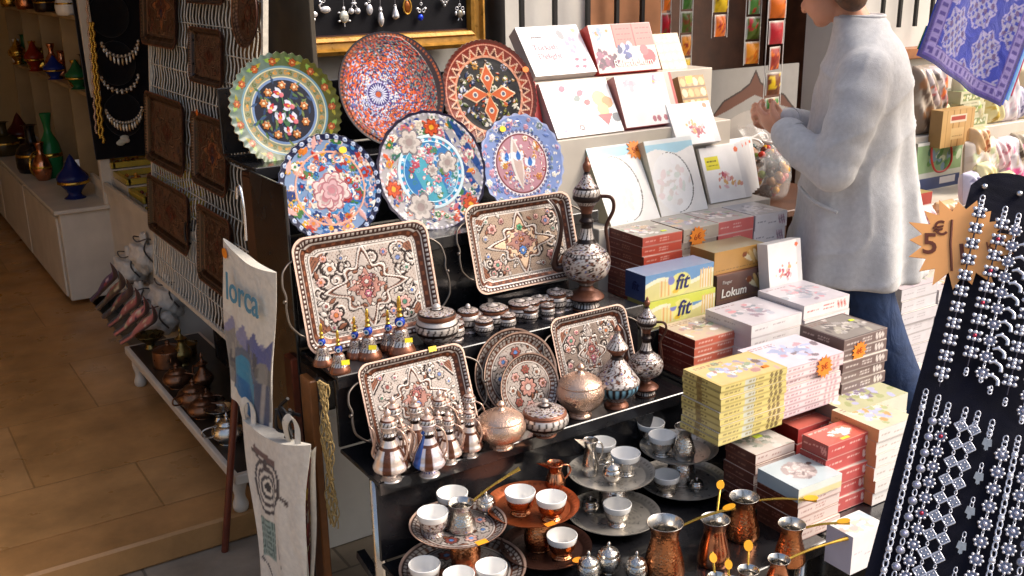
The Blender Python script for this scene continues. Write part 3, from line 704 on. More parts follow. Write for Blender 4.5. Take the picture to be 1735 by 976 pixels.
def tray(label, w_, h_, c, tilt, seed, style, handles=True, spin=0, group='rectangular engraved trays on the black stand', m='engraved', yaw=0):
    t = thing('engraved_tray', label, 'tray', group=group)
    rect_tray(w_, h_, seed, style).obj('tray_panel', M[m], t)
    if handles:
        for sd in (-1, 1):
            b = MB(); q = curly_handle(h_, sd); q[:, 0] += sd * w_ / 2; q[:, 2] += .010; b.tube(q, .0028, 8); b.sphere((sd * (w_ / 2 + .036), 0, .016), .005)
            b.obj('handle', M['darksteel'], t)
    setM(t, lean(c, tilt, yaw, spin)); return t
def tray_from(label, w_, zb, vb, zt_, vt, uc, seed, style, **k):
    h_ = math.hypot(zt_ - zb, vt - vb); tl = math.degrees(math.atan2(vt - vb, zt_ - zb))
    return tray(label, w_, h_, (uc, (vb + vt) / 2, (zb + zt_) / 2), tl, seed, style, **k)
tr1 = tray_from('largest engraved tray with a pale diamond medallion, behind the evil eye bells', .352, .690, 2.145, .957, 2.218, .985, 1, 0)
tr2 = tray_from('tan engraved tray with a blue flower in its medallion, behind the copper jars', .325, .752, 2.150, .972, 2.214, 1.428, 2, 1)
tr3 = tray_from('pale engraved tray with copper border behind the small silver ewers', .272, .506, 1.935, .702, 2.010, .998, 3, 2)
tr4 = tray_from('dark engraved tray with an oval medallion behind the tall pot lid', .238, .506, 1.935, .706, 2.008, 1.500, 4, 3)
b = MB(); b.box((0, 0, 0), (.26, .04, .064), ch=.003); tag(b.obj('tray_block', M['black_metal'], loc=(1.43, 2.172, .7125)), 'black wooden block under the tan engraved tray', 'block')
def sticker_on(parent, px, py, z, s, c): return sticker(parent, px, py, z, s, c)
sticker(tr3, .055, .103, .019, .010, '#f2d64a', shape='r')

def round_art(P, seed, style=0):
    g = np.random.default_rng(seed); R0 = np.hypot(P.X, P.Y); th = np.arctan2(P.Y, P.X)
    P.C[:] = TIN; P.put(np.sin(P.X * 70) * np.sin(P.Y * 66) > .8, MID)
    for k in range(30):
        a = g.uniform(0, 6.28); d = g.uniform(0, .68); outlined_leaf(P, d * math.cos(a), d * math.sin(a), g.uniform(.16, .3), .05, g.uniform(0, 6.28), [PALE, CPR, TIN][g.integers(3)])
    for k in range(8):
        a = k * math.pi / 4; outlined_flower(P, .52 * math.cos(a), .52 * math.sin(a), .13, 6, [S('#c79a92'), PALE, S('#8d4a40')][k % 3], S('#5a84c0') if style == 0 else CPR)
    outlined_flower(P, 0, 0, .26, 8, S('#b9867a'), PALE); 
    for s_, c in ((.70, DKB), (.73, PALE), (.76, MID)): P.put((R0 > s_), c)
    P.put((R0 > .78) & (R0 < .86) & (np.sin(th * 44) > 0), PALE, 1); P.put((R0 > .86), S('#3e221a')); P.put((R0 > .88) & (R0 < .93) & (np.sin(th * 60) > -.2), PALE, 1); P.put(R0 > .965, S('#d8b6a2'))
def round_tray_mesh(r, seed, style=0, art=True, col=None, nr=64, nt=160, depth=.012):
    q = np.linspace(.0, 1, nr); th = np.arange(nt) * 2 * math.pi / nt
    X = q[:, None] * np.cos(th); Y = q[:, None] * np.sin(th); P = Paint(X, Y, TIN)
    if art: round_art(P, seed, style)
    else:
        R0 = np.hypot(P.X, P.Y); P.C[:] = col; tt = np.arctan2(P.Y, P.X)
        P.put((R0 > .2) & (R0 < .6) & (np.sin(tt * 12 + R0 * 20) * np.sin(R0 * 40) > .35), np.asarray(col) * .7)
        P.put((R0 > .88) & (R0 < .94) & (np.sin(tt * 50) > 0), np.asarray(col) * .6)
    z = np.where(q < .80, 0, ((q - .80) / .2) ** .8 * depth)
    Z = z[:, None] + P.H.reshape(X.shape) * .0005
    G = np.stack([X * r, Y * r, Z], -1); b = MB(); b.grid(G[1:], P.C.reshape(nr, nt, 3)[1:], True, 0, False, True)
    b.add(np.r_[G[0, :1], G[1]], [[0, 1 + k, 1 + (k + 1) % nt] for k in range(nt)], P.C[0])
    O = G[-1]; rings = np.stack([O, O + [0, 0, -.0018], G[int(nr * .8)] * [1, 1, 0] + [0, 0, -.002], G[0] * [0, 0, 0] + [0, 0, -.002]])
    b.grid(rings, S('#6b4536') if art else np.asarray(col), True, 0, True, True)
    return b
for lab, c, r, tl, sd, sty in (('copper rimmed round tray standing behind the blue flowered round tray', (1.262, 1.985, .603), .108, 14, 5, 1), ('round engraved tray with small blue flowers, second in the leaning row', (1.274, 1.968, .600), .104, 15, 6, 0), ('smaller round engraved tray leaning in front of the two larger round ones', (1.272, 1.925, .582), .083, 16, 7, 1)):
    o = round_tray_mesh(r, sd, sty).obj('round_tray', M['engraved']); setM(o, lean(c, tl)); tag(o, lab, 'tray', 'round engraved trays leaning on the second step')

# ================================================================== engraved vessels
def band_fn(specs, base=TIN, lines=DKB):
    def fn(th, t, z):
        C = np.broadcast_to(np.asarray(base), t.shape + (3,)).copy()
        for t0, t1, kind, n in specs:
            m = (t >= t0) & (t < t1); k = (t - t0) / (t1 - t0)
            if kind == 'dark': C[m] = DKB
            elif kind == 'cop': C[m] = CPR
            elif kind == 'mid': C[m] = MID
            elif kind == 'pale': C[m] = PALE
            elif kind == 'blue': C[m] = np.where((np.sin(th * n) > 0)[..., None], S('#7fb0c8'), DKB)[m]
            elif kind == 'beads': C[m] = DKB; C[m & ((np.sin(th * n) > -.2) & (np.abs(k - .5) < .38))] = PALE
            elif kind == 'zig': C[m] = PALE; C[m & (np.abs(((th * n / math.pi) % 2) - 1 - k) < .28)] = DKB
            elif kind == 'flute': C[m & (np.sin(th * n) > .55)] = MID
            elif kind == 'flor':
                q = 2 * n; s1 = np.sin(th * q + 1.6 * np.sin(k * 9)); s2 = np.cos(k * 13 + 1.2 * np.sin(th * q * .5)); v = s1 * s2 + .35 * np.sin(th * q * 1.5 + k * 17)
                C[m] = np.asarray(PALE); C[m & (v > .62)] = MID; C[m & (np.abs(v - .48) < .13)] = DKB; C[m & (np.abs(v + .25) < .07)] = MID; C[m & (v < -.85)] = S('#8d5a50'); C[m & (v < -1.05)] = S('#4f64a0')
        return C
    return fn
def shift(prof, s): return [(r * s, z * s) for r, z in prof]
def smooth_prof(pts, n=4):
    p = np.asarray(pts, float); t = np.arange(len(p)); tt = np.linspace(0, len(p) - 1, (len(p) - 1) * n + 1); out = []
    for x in tt:
        i = min(int(x), len(p) - 2); f = x - i; p0, p1, p2, p3 = p[max(i - 1, 0)], p[i], p[i + 1], p[min(i + 2, len(p) - 1)]
        out.append(.5 * ((2 * p1) + (-p0 + p2) * f + (2 * p0 - 5 * p1 + 4 * p2 - p3) * f * f + (-p0 + 3 * p1 - 3 * p2 + p3) * f ** 3))
    o = np.array(out); o[:, 0] = np.maximum(o[:, 0], 0); return o
def spl(pts, n=8): 
    p = np.asarray(pts, float); o = []
    for i in range(len(p) - 1):
        p0, p1, p2, p3 = p[max(i - 1, 0)], p[i], p[i + 1], p[min(i + 2, len(p) - 1)]
        for f in np.arange(n) / n: o.append(.5 * ((2 * p1) + (-p0 + p2) * f + (2 * p0 - 5 * p1 + 4 * p2 - p3) * f * f + (-p0 + 3 * p1 - 3 * p2 + p3) * f ** 3))
    o.append(p[-1]); return np.array(o)

def big_ewer(name, label, loc, H, rz, mkey='engraved', group=None, fat=1.0, long_spout=True):
    """tall Ottoman ewer: foot, belly, neck, domed lid; slim spout and handle"""
    t = thing(name, label, 'ewer', loc, rz, group); s = H
    prof = smooth_prof([(0, 0), (.085, 0), (.092, .012), (.080, .05), (.105, .06), (.118, .085), (.085, .115), (.052, .135), (.046, .165), (.070, .19), (.118, .215), (.148, .26), (.155, .32), (.140, .375), (.098, .41), (.062, .45), (.042, .50), (.034, .56), (.048, .585), (.034, .61), (.040, .66), (.062, .70), (.086, .725), (.088, .75), (.078, .76)], 4) * s * np.array([fat, 1])
    b = MB(); b.lathe(prof, 40, colfn=band_fn([(0, .06, 'mid', 0), (.06, .10, 'cop', 0), (.10, .19, 'beads', 26), (.19, .30, 'mid', 0), (.30, .34, 'beads', 40), (.34, .40, 'mid', 0), (.40, .555, 'flor', 6), (.555, .58, 'beads', 50), (.58, .66, 'flor', 5), (.66, .69, 'dark', 0), (.69, .76, 'zig', 10), (.76, .86, 'dark', 0), (.86, .92, 'mid', 0), (.92, .95, 'zig', 24), (.95, 1.01, 'dark', 0)])); b.obj('body', M[mkey], t)
    lid = smooth_prof([(.084, .752), (.087, .775), (.075, .80), (.052, .825), (.034, .86), (.022, .885), (.016, .90), (.024, .92), (.026, .945), (.014, .965), (.010, .985), (0, 1.0)], 4) * s * np.array([fat, 1])
    b = MB(); b.lathe(lid, 32, colfn=band_fn([(0, .16, 'zig', 20), (.16, .22, 'dark', 0), (.22, .55, 'flor', 4), (.55, .62, 'dark', 0), (.62, 1.1, 'cop', 0)])); b.obj('lid', M[mkey], t)
    if long_spout:
        q = spl([(-.13, 0, .28), (-.19, 0, .27), (-.205, 0, .33), (-.175, 0, .45), (-.165, 0, .56), (-.19, 0, .66), (-.235, 0, .72)]) * s * np.array([fat, 1, 1])
        b = MB(); b.tube(q, np.linspace(.028, .011, len(q)) * s, 10, S('#3a221b')); b.tube(q + np.array([-.012, -.012, .004]) * s, .006 * s, 6, PALE); b.obj('spout', M[mkey], t)
    q = spl([(.145, 0, .36), (.135, 0, .45), (.125, 0, .55), (.17, 0, .66), (.155, 0, .735), (.085, 0, .745)]) * s * np.array([fat, 1, 1])
    b = MB(); b.tube(q, .012 * s, 10, S('#4a2b20')); b.obj('handle', M[mkey], t)
    return t
def face_cam(p): return math.atan2(-p[0], p[1])
e1p = on(993, 522, 'z', Z2); e1p[1] = max(e1p[1], V2 + .06)
big_ewer('engraved_ewer', 'tallest engraved ewer, beside the tan tray and red boxes', e1p, .405, R(-38), group='large engraved ewers')
e2p = on(1093, 668, 'z', Z1)
big_ewer('engraved_ewer', 'tall pale engraved ewer at the right end of the lower step by the red boxes', e2p, .262, R(-38), group='large engraved ewers', fat=1.08)
def tall_jar(label, loc, H, rz):
    t = thing('lidded_jar', label, 'jar', loc, rz)
    prof = smooth_prof([(0, 0), (.13, 0), (.135, .03), (.10, .07), (.12, .12), (.20, .17), (.255, .24), (.255, .30)], 4) * H
    b = MB(); b.lathe(prof, 36, colfn=band_fn([(0, .45, 'cop', 0), (.45, .62, 'flor', 5), (.62, .98, 'blue', 22), (.98, 1.1, 'dark', 0)])); b.obj('body', M['engraved'], t)
    prof = smooth_prof([(.265, .30), (.262, .33), (.21, .40), (.14, .50), (.085, .57), (.06, .62), (.075, .65), (.12, .70), (.125, .73), (.09, .78), (.05, .85), (.03, .90), (.04, .93), (.02, .97), (0, 1)], 4) * H
    b = MB(); b.lathe(prof, 36, colfn=band_fn([(0, .06, 'zig', 24), (.06, .42, 'flor', 5), (.42, .5, 'dark', 0), (.5, .62, 'cop', 0), (.62, .72, 'zig', 16), (.72, .9, 'flor', 4), (.9, 1.1, 'cop', 0)])); b.obj('lid', M['engraved'], t)
    return t
tall_jar('engraved jar with a tall pointed lid and blue band between bowl and ewer', on(1044, 688, 'z', Z1), .215, 0)
def bowl(label, loc, r, H, mkey, specs, lidk, fin=.22, group='lidded bowls on the lower step'):
    t = thing('lidded_bowl', label, 'bowl', loc, rng.uniform(0, 6), group)
    prof = smooth_prof([(0, 0), (.45, 0), (.48, .04), (.40, .09), (.55, .13), (.84, .24), (.99, .38), (1.0, .48), (.92, .58), (.86, .62)], 4) * np.array([r, H])
    b = MB(); b.lathe(prof, 40, colfn=band_fn(specs)); b.obj('body', M[mkey], t)
    prof = smooth_prof([(.90, .60), (.91, .63), (.78, .69), (.50, .76), (.24, .80), (.13, .84), (.10, .88), (.17, .92), (.10, .97), (0, 1.0)], 4) * np.array([r, H])
    b = MB(); b.lathe(prof, 36, colfn=band_fn(lidk)); b.obj('lid', M[mkey], t)
    return t
bowl('hammered gilt copper lidded bowl beside the small ewers', on(850, 757, 'z', Z1), .056, .115, 'hgold', [], [])
bowl('engraved lidded bowl with dark floral belly in front of the round trays', on(923, 736, 'z', Z1), .056, .092, 'engraved', [(.2, .32, 'cop', 0), (.32, .66, 'flor', 5), (.66, .74, 'dark', 0), (.74, .94, 'zig', 22), (.94, 1.1, 'cop', 0)], [(0, .12, 'cop', 0), (.12, .55, 'flor', 5), (.55, .65, 'dark', 0)])
bowl('largest gilt lidded bowl with a tall pointed knob by the dark tray', on(983, 704, 'z', Z1), .058, .138, 'hgold', [], [])
# jars on the upper step
JB = [(0, .10, 'pale', 0), (.10, .14, 'dark', 0), (.16, .34, 'beads', 22), (.34, .58, 'flor', 6), (.58, .66, 'dark', 0), (.66, .80, 'zig', 20), (.80, .84, 'dark', 0), (.84, 1.1, 'pale', 0)]
def jar(label, loc, r, H, flat, round_=False, group='copper jars with lids on the upper step', mk='engraved'):
    t = thing('copper_jar', label, 'jar', loc, rng.uniform(0, 6), group)
    if round_: prof = [(0, 0), (.62, 0), (.66, .04), (.84, .14), (1.0, .30), (1.0, .46), (.86, .60), (.74, .64)]
    else: prof = [(0, 0), (.82, 0), (.84, .04), (.80, .10), (.95, .22), (1.0, .40), (.95, .56), (.84, .64)]
    b = MB(); b.lathe(smooth_prof(prof, 4) * np.array([r, H]), 36, colfn=band_fn(JB)); b.obj('body', M[mk], t)
    lidp = [(.88, .63), (.90, .70), (.86, .76), (.55, .82), (.22, .86), (.20, .92), (.10, .98), (0, 1)] if not flat else [(.92, .63), (.95, .68), (.95, .80), (.88, .86), (.5, .90), (.3, .93), (.12, .98), (0, 1.0)]
    b = MB(); b.lathe(smooth_prof(lidp, 4) * np.array([r, H]), 32, colfn=band_fn([(0, .16, 'cop', 0), (.16, .24, 'dark', 0), (.24, .62, 'flor', 5), (.62, .7, 'dark', 0), (.7, 1.1, 'pale', 0)])); b.obj('lid', M[mk], t)
    return t
JR = [((741, 578), .052, .098, 0, 1, 'biggest round engraved jar with a knobbed lid, right of the evil eye bells'), ((793, 560), .030, .072, 0, 0, 'narrow engraved jar right of the biggest round jar'), ((836, 553), .036, .062, 1, 1, 'squat copper jar, third from the biggest jar in the front row'), ((881, 541), .033, .056, 1, 1, 'squat copper jar with bright copper lid in the middle of the front row'), ((914, 532), .024, .054, 1, 0, 'small straight copper jar left of the last front jar'), ((943, 527), .027, .066, 1, 0, 'straight copper jar with stepped lid, last in front row beside the ewer'),
      ((702, 545), .036, .066, 0, 1, 'round jar behind the biggest jar, against the largest tray'), ((762, 535), .028, .056, 0, 0, 'back row jar left of the gap between the two big trays'), ((800, 525), .028, .056, 0, 0, 'back row jar at the corner of the tan tray'), ((853, 517), .030, .054, 1, 1, 'back row jar below the middle of the tan tray'), ((914, 503), .027, .052, 1, 0, 'back row jar below the right part of the tan tray')]
def clampy(p, y): p = np.array(p); p[1] = min(p[1], y); return p
for px, r, H, fl, rd, lab in JR: jar(lab, clampy(on(*px, 'z', Z2), 2.145 - r), r, H, fl, rd)
for px, r, H, fl, rd, lab in (((770, 574), .026, .05, 1, 0, 'low copper jar in front, right of the biggest jar'), ((820, 566), .024, .046, 1, 1, 'tiny squat jar at the front edge below the tan tray'), ((860, 556), .022, .044, 1, 0, 'tiny straight jar at the front edge of the upper step'), ((898, 545), .021, .044, 1, 1, 'tiny jar at the front edge, third from the right'), ((928, 538), .019, .042, 1, 0, 'smallest jar at the front edge near the tallest ewer'), ((735, 548), .028, .06, 0, 0, 'half hidden jar behind the biggest jar'), ((884, 510), .025, .05, 1, 0, 'back row jar with stepped lid left of the ewer')): jar(lab, clampy(on(*px, 'z', Z2), 2.145 - r), r, H, fl, rd)
# evil eye bells
def eye_bell(label, loc, s):
    t = thing('eye_bell', label, 'bell', loc, rng.uniform(-.3, .3), 'copper bells with evil eye handles')
    b = MB(); b.lathe(smooth_prof([(0, .01), (.9, 0), (1.0, .03), (.92, .10), (.66, .22), (.55, .34), (.46, .42), (.22, .47), (.12, .49), (0, .5)], 4) * np.array([.026 * s, .105 * s]), 28, colfn=band_fn([(.0, .5, 'cop', 0), (.5, .62, 'zig', 18), (.62, .85, 'flor', 5), (.85, 1.1, 'cop', 0)], CPR)); b.obj('bell', M['polished'], t)
    b = MB(); q = .105 * s; b.sphere((0, 0, .55 * q), .0095 * s, 14, 10, S('#1c3fa8')); 
    b.lathe([(0, 0), (.0055 * s, .0006)], 14, (0, -.0094 * s, .55 * q), rotm('x', 90), W); b.lathe([(0, .0009), (.0036 * s, .0012)], 14, (0, -.0094 * s, .55 * q), rotm('x', 90), SKY); b.lathe([(0, .0015), (.0018 * s, .0017)], 12, (0, -.0094 * s, .55 * q), rotm('x', 90), BLK)
    e_ = b.obj('eye_bead', M['paint'], t); e_.rotation_euler = (0, 0, R(-28))
    b = MB(); b.lathe(smooth_prof([(0, .62), (.16, .63), (.24, .66), (.14, .70), (.20, .76), (.13, .80), (.15, .90), (.08, .98), (0, 1)], 3) * np.array([.026 * s, .105 * s]), 16); b.obj('finial', M['brass'], t)
    return t
BL_ = [((541, 612), .95, 'frontmost left evil eye bell at the left end of the step'), ((576, 630), .95, 'front evil eye bell with a yellow price sticker near the step corner'), ((591, 596), .95, 'evil eye bell behind the two at the step corner'), ((626, 606), 1.15, 'wide evil eye bell in the middle of its group, with a yellow sticker'), ((641, 580), .95, 'evil eye bell furthest back, against the largest tray'), ((680, 598), 1.35, 'largest evil eye bell, rightmost of its group')]
for i, (px, s_, lab) in enumerate(BL_):
    t = eye_bell(lab, clampy(on(*px, 'z', Z2), 2.138 - .027 * s_), s_)
    if i in (1, 3, 5): sticker(t, .004 * s_, -.024 * s_, .03 * s_, .009, '#f4dc20', shape='r').rotation_euler = (R(70), 0, R(-20))
# small ewers on the lower step
def small_ewer(label, loc, H, rz, blue=False, mk='polished'):
    t = thing('small_ewer', label, 'ewer', loc, rz, 'small shiny ewers on the lower step')
    prof = smooth_prof([(0, 0), (.13, 0), (.135, .02), (.095, .05), (.085, .075), (.15, .11), (.215, .16), (.225, .21), (.205, .26), (.185, .34), (.135, .44), (.095, .53), (.075, .60), (.10, .63), (.078, .66), (.09, .71), (.115, .75), (.105, .77)], 4) * H
    specs = [(.0, .17, 'pale', 0), (.26, .33, 'zig', 20), (.33, .35, 'dark', 0), (.35, .66, 'flute', 4), (.66, .70, 'mid', 0), (.78, .83, 'dark', 0), (.83, .9, 'zig', 12)]
    base = S('#e6d6cc') if not blue else S('#e0d6da')
    f0 = band_fn(specs, base)
    def fn(th, tt, z):
        C = f0(th, tt, z)
        if blue: m = (np.abs(((th + 2.1 + math.pi) % (2 * math.pi)) - math.pi) < .34) & (tt > .33) & (tt < .9); C[m] = S('#3b66b8'); m2 = (tt > .2) & (tt < .33) & (np.sin(th * 14) > 0); C[m2] = S('#4a4f96')
        return C
    b = MB(); b.lathe(prof, 32, colfn=fn); b.obj('body', M[mk], t)
    lid = smooth_prof([(.112, .765), (.115, .785), (.095, .83), (.05, .86), (.028, .88), (.045, .91), (.04, .94), (.016, .97), (0, 1.0)], 4) * H
    b = MB(); b.lathe(lid, 24, colfn=band_fn([(0, .2, 'zig', 14), (.2, .3, 'mid', 0)], S('#e0c4b4'))); b.obj('lid', M[mk], t)
    b = MB(); q = spl([(-.20, 0, .23), (-.26, 0, .30), (-.235, 0, .42), (-.215, 0, .54), (-.25, 0, .64), (-.29, 0, .68)]) * H; b.tube(q, np.linspace(.028, .014, len(q)) * H, 8, S('#c9a794')); b.obj('spout', M[mk], t)
    b = MB(); q = spl([(.19, 0, .28), (.25, 0, .38), (.27, 0, .52), (.22, 0, .68), (.11, 0, .74)]) * H; b.tube(q, .014 * H, 8, S('#c9a794')); b.obj('handle', M[mk], t)
    return t
SE = [((663, 812), .168, -60, 0, 'biggest shiny ewer at the left front corner of the lower step'), ((728, 804), .160, -50, 1, 'shiny ewer with a blue stripe down its side'), ((762, 783), .125, -40, 0, 'slim shiny ewer right of the blue striped one'), ((797, 772), .128, -70, 0, 'slim ewer beside the hammered gilt bowl'), ((652, 770), .165, -90, 0, 'shiny ewer behind the biggest one, against the pale tray'), ((702, 770), .150, -30, 0, 'shiny ewer between the biggest and the blue striped one, one row back'), ((748, 752), .140, -60, 0, 'back row ewer in front of the pale tray centre'), ((785, 738), .135, -45, 0, 'back row ewer at the right edge of the pale tray')]
for px, H, rz, bl_, lab in SE: small_ewer(lab, clampy(on(*px, 'z', Z1), 1.925 - .19 * H), H, R(rz), bl_)

for px, H, rz, bl_, lab in (((683, 790), .118, -20, 0, 'short ewer squeezed between the biggest and the blue striped one'), ((745, 772), .112, -60, 0, 'short ewer behind the blue striped one'), ((780, 760), .110, -30, 0, 'short ewer between the two slim ones'), ((725, 745), .150, -45, 0, 'ewer in the back row centre against the pale tray')): small_ewer(lab, clampy(on(*px, 'z', Z1), 1.925 - .19 * H), H, R(rz), bl_)
# ================================================================== coffee sets on the bottom shelf
def cup(label, p, r, H, holder, group, hm):
    t = thing('coffee_cup', label, 'cup', p, rng.uniform(0, 6), group)
    hp = smooth_prof([(0, 0), (.62, 0), (.66, .04), (.50, .12), (.56, .2), (.80, .36), (.90, .60), (.93, .74), (.90, .75)], 3) * np.array([r, H])
    b = MB(); b.lathe(hp, 28, col=(.8, .8, .8), colfn=band_fn([(.3, .95, 'flor', 6)], S('#b9a8a0')) if hm == 'engraved' else None); b.obj('holder', M[hm], t)
    cp = [(.80, .5), (.95, .76), (1.0, .97), (.985, 1.0), (.95, .985), (.88, .75), (.72, .45), (.4, .33), (0, .31)]
    b = MB(); b.lathe(smooth_prof(cp, 3) * np.array([r, H]), 32); b.obj('porcelain_cup', M['ceramic'], t)
    return t
def disc_tray(label, px, z, rpx, kind, seed=1):
    c = on(px[0], px[1], 'z', z); r = rpx * ((c - CAM) @ FW) / F_PX
    if kind == 'eng': b = round_tray_mesh(r, seed, 0); mk = 'engraved'
    elif kind == 'cop': b = round_tray_mesh(r, seed, 0, False, S('#a0522c')); mk = 'steel_plate'
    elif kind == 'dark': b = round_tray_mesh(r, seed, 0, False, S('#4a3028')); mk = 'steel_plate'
    else: b = round_tray_mesh(r, seed, 0, False, S('#bcb6ac')); mk = 'steel_plate'
    c = c - np.array([0, 0, .012]); c[1] = min(c[1], V1 + .008 - r)
    o = b.obj('serving_tray', M[mk], loc=c); tag(o, label, 'tray', 'round coffee trays on the bottom shelf'); return o, c, r
ZU, ZL = .410, .328
tF, cF, rF = disc_tray('engraved round coffee tray at left, raised on a copper tumbler', (775, 884), ZU, 83, 'eng', 9)
tG, cG, rG = disc_tray('engraved round coffee tray at the very bottom left with three white cups', (784, 958), ZL, 108, 'eng', 10)
tD, cD, rD = disc_tray('bright copper round tray raised above the dark one', (902, 852), ZU, 80, 'cop')
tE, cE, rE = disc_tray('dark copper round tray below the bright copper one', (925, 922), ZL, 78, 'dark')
tB, cB, rB = disc_tray('raised steel tray carrying the small beaked jug and two cups', (1033, 795), ZU, 74, 'st')
tC, cC, rC = disc_tray('lower steel tray below the beaked jug, with one cup', (1040, 866), ZL, 79, 'st')
tA, cA, rA = disc_tray('wide dark steel tray at right with one cup', (1150, 806), ZL, 76, 'st')
tA2, cA2, rA2 = disc_tray('raised steel tray at right with two cups and an embossed jug', (1148, 754), ZU, 66, 'st')
def prop(label, c, z0, z1, r, mk):
    prof = smooth_prof([(0, 0), (.85, 0), (.9, .05), (1.0, .25), (.95, .5), (.75, .75), (.8, .97), (.78, 1.0), (0, 1.0)], 3) * np.array([r, z1 - z0])
    b = MB(); b.lathe(prof, 28); o = b.obj('tumbler', M[mk], loc=(c[0], c[1], z0)); tag(o, label, 'tumbler', 'tumblers holding up the coffee trays'); return o
fl = .0006
prop('copper tumbler under the raised engraved tray', cF + [.01, -.01, 0], cG[2] + fl, cF[2] - .002, .034, 'hcopper')
prop('hammered copper tumbler under the bright copper tray', cD + [-.005, -.03, 0], cE[2] + fl if np.hypot(*(cD - cE)[:2]) < rE * .8 else Z0 + .0005, cD[2] - .002, .032, 'hcopper')
prop('steel tumbler under the raised tray with the beaked jug', cB + [.0, -.01, 0], cC[2] + fl, cB[2] - .002, .036, 'hsteel')
prop('steel tumbler under the raised tray with the embossed jug', cA2 + [.0, -.01, 0], cA[2] + fl, cA2[2] - .002, .036, 'hsteel')
def cup_px(label, px, c, rpx, hm, gl, H=.052, dy=0):
    """cup whose rim centre shows at px, standing on the tray floor at height c[2]"""
    z = c[2] + fl; p = on(px[0], px[1], 'z', z + H); r = rpx * ((p - CAM) @ FW) / F_PX; p[2] = z; return cup(label, p, r, H, None, 'white coffee cups in metal holders', hm)
cup_px('white cup at the front left of the raised engraved tray', (733, 867), cF, 27, 'engraved', 0)
cup_px('white cup at the back of the raised engraved tray', (766, 834), cF, 27, 'engraved', 0)
cup_px('white cup at left on the lowest engraved tray', (719, 955), cG, 27.5, 'engraved', 0)
cup_px('white cup in front on the lowest engraved tray', (777, 972), cG, 27.5, 'engraved', 0)
cup_px('white cup at right on the lowest engraved tray', (832, 958), cG, 27.5, 'engraved', 0)
cup_px('left white cup on the bright copper tray', (881, 832), cD, 26.5, 'hcopper', 0)
cup_px('right white cup on the bright copper tray', (934, 841), cD, 26.5, 'hcopper', 0)
cup_px('white cup on the dark copper tray', (952, 906), cE, 26.5, 'hcopper', 0)
cup_px('white cup behind the beaked jug on the raised steel tray', (1020, 748), cB, 24, 'hsteel', 0)
cup_px('white cup right of the small lidded pot on the raised steel tray', (1060, 767), cB, 25.5, 'hsteel', 0)
cup_px('white cup on the lower steel tray under the beaked jug', (1046, 853), cC, 24.5, 'hsteel', 0)
cup_px('white cup on the wide dark steel tray', (1129, 803), cA, 23.5, 'hsteel', 0)
cup_px('rear white cup on the raised right tray', (1103, 715), cA2, 23.5, 'hsteel', 0)
cup_px('front white cup on the raised right tray beside the embossed jug', (1122, 736), cA2, 23.5, 'hsteel', 0)
def jug(label, p, r, H, mk, beak=True, rz=0):
    t = thing('small_jug', label, 'jug', p, rz)
    b = MB(); b.lathe(smooth_prof([(0, 0), (.8, 0), (.9, .04), (1, .2), (.95, .34), (.75, .55), (.62, .70), (.68, .85), (.85, .97), (.86, 1.0), (.80, .985), (.58, .72), (.5, .5), (0, .45)], 3) * np.array([r, H]), 28, scal=(lambda th: 1 + .0 * th)); b.obj('body', M[mk], t)
    if beak:
        b = MB(); b.add(np.array([[.3, .45, .98], [.3, -.45, .98], [1.9, 0, 1.10], [.35, 0, .72], [.3, 0, 1.01]]) * [r, r, H], [[0, 2, 4], [4, 2, 1], [0, 3, 2], [2, 3, 1]], (.8, .8, .8)); b.obj('beak', M[mk], t)
    b = MB(); q = spl([(-.6, 0, .9), (-1.3, 0, .85), (-1.5, 0, .6), (-.95, 0, .3)]) * [r, r, H]; b.tube(q, .0022, 8); b.obj('handle', M[mk], t)
    return t
p = on(1000, 803, 'z', cB[2] + fl); jug('beaked steel jug on the raised tray, left of the lidded pot', p, .021, .088, 'steel', True, R(165))
p = on(1158, 776, 'z', cA2[2] + fl); jug('embossed silver jug on the raised tray beside the yellow boxes', p, .028, .085, 'hsteel', False, R(20))
p = on(940, 846, 'z', cD[2] + fl); p = on(942, 832, 'z', cD[2] + fl); jug('small copper milk jug with a pale rim at the back of the copper tray', on(941, 826, 'z', cD[2] + fl), .024, .062, 'copper', True, R(160))
def mini_pot(label, p, r, H, mk='steel', name='sugar_pot'):
    t = thing(name, label, 'pot', p)
    b = MB(); b.lathe(smooth_prof([(0, 0), (.45, 0), (.42, .06), (.8, .18), (1, .38), (.9, .55), (.8, .6)], 3) * np.array([r, H]), 26); b.obj('body', M[mk], t)
    b = MB(); b.lathe(smooth_prof([(.84, .6), (.75, .7), (.4, .78), (.12, .82), (.17, .9), (.1, .97), (0, 1)], 3) * np.array([r, H]), 24); b.obj('lid', M[mk], t)
    return t
mini_pot('small steel lidded pot at the front of the raised tray with the beaked jug', on(1037, 818, 'z', cB[2] + fl), .024, .062)
mini_pot('small engraved lidded pot at the right of the raised engraved tray', on(824, 868, 'z', cF[2] + fl), .022, .052, 'hsteel')
mini_pot('small steel lidded pot at the left of the lower steel tray', on(1000, 868, 'z', cC[2] + fl), .022, .045)
mini_pot('tiny clear sugar pot on the wide dark steel tray', on(1180, 830, 'z', cA[2] + fl), .018, .035)
for i, (px, r) in enumerate((((1031, 952), .028), ((997, 968), .026), ((1078, 968), .024))):
    mini_pot('silver domed pot at the bottom edge, ' + ('middle one of three', 'left one of three', 'right one of three')[i], on(px[0], px[1] + 18, 'z', Z0 + .0005), r, .075, 'hsteel')

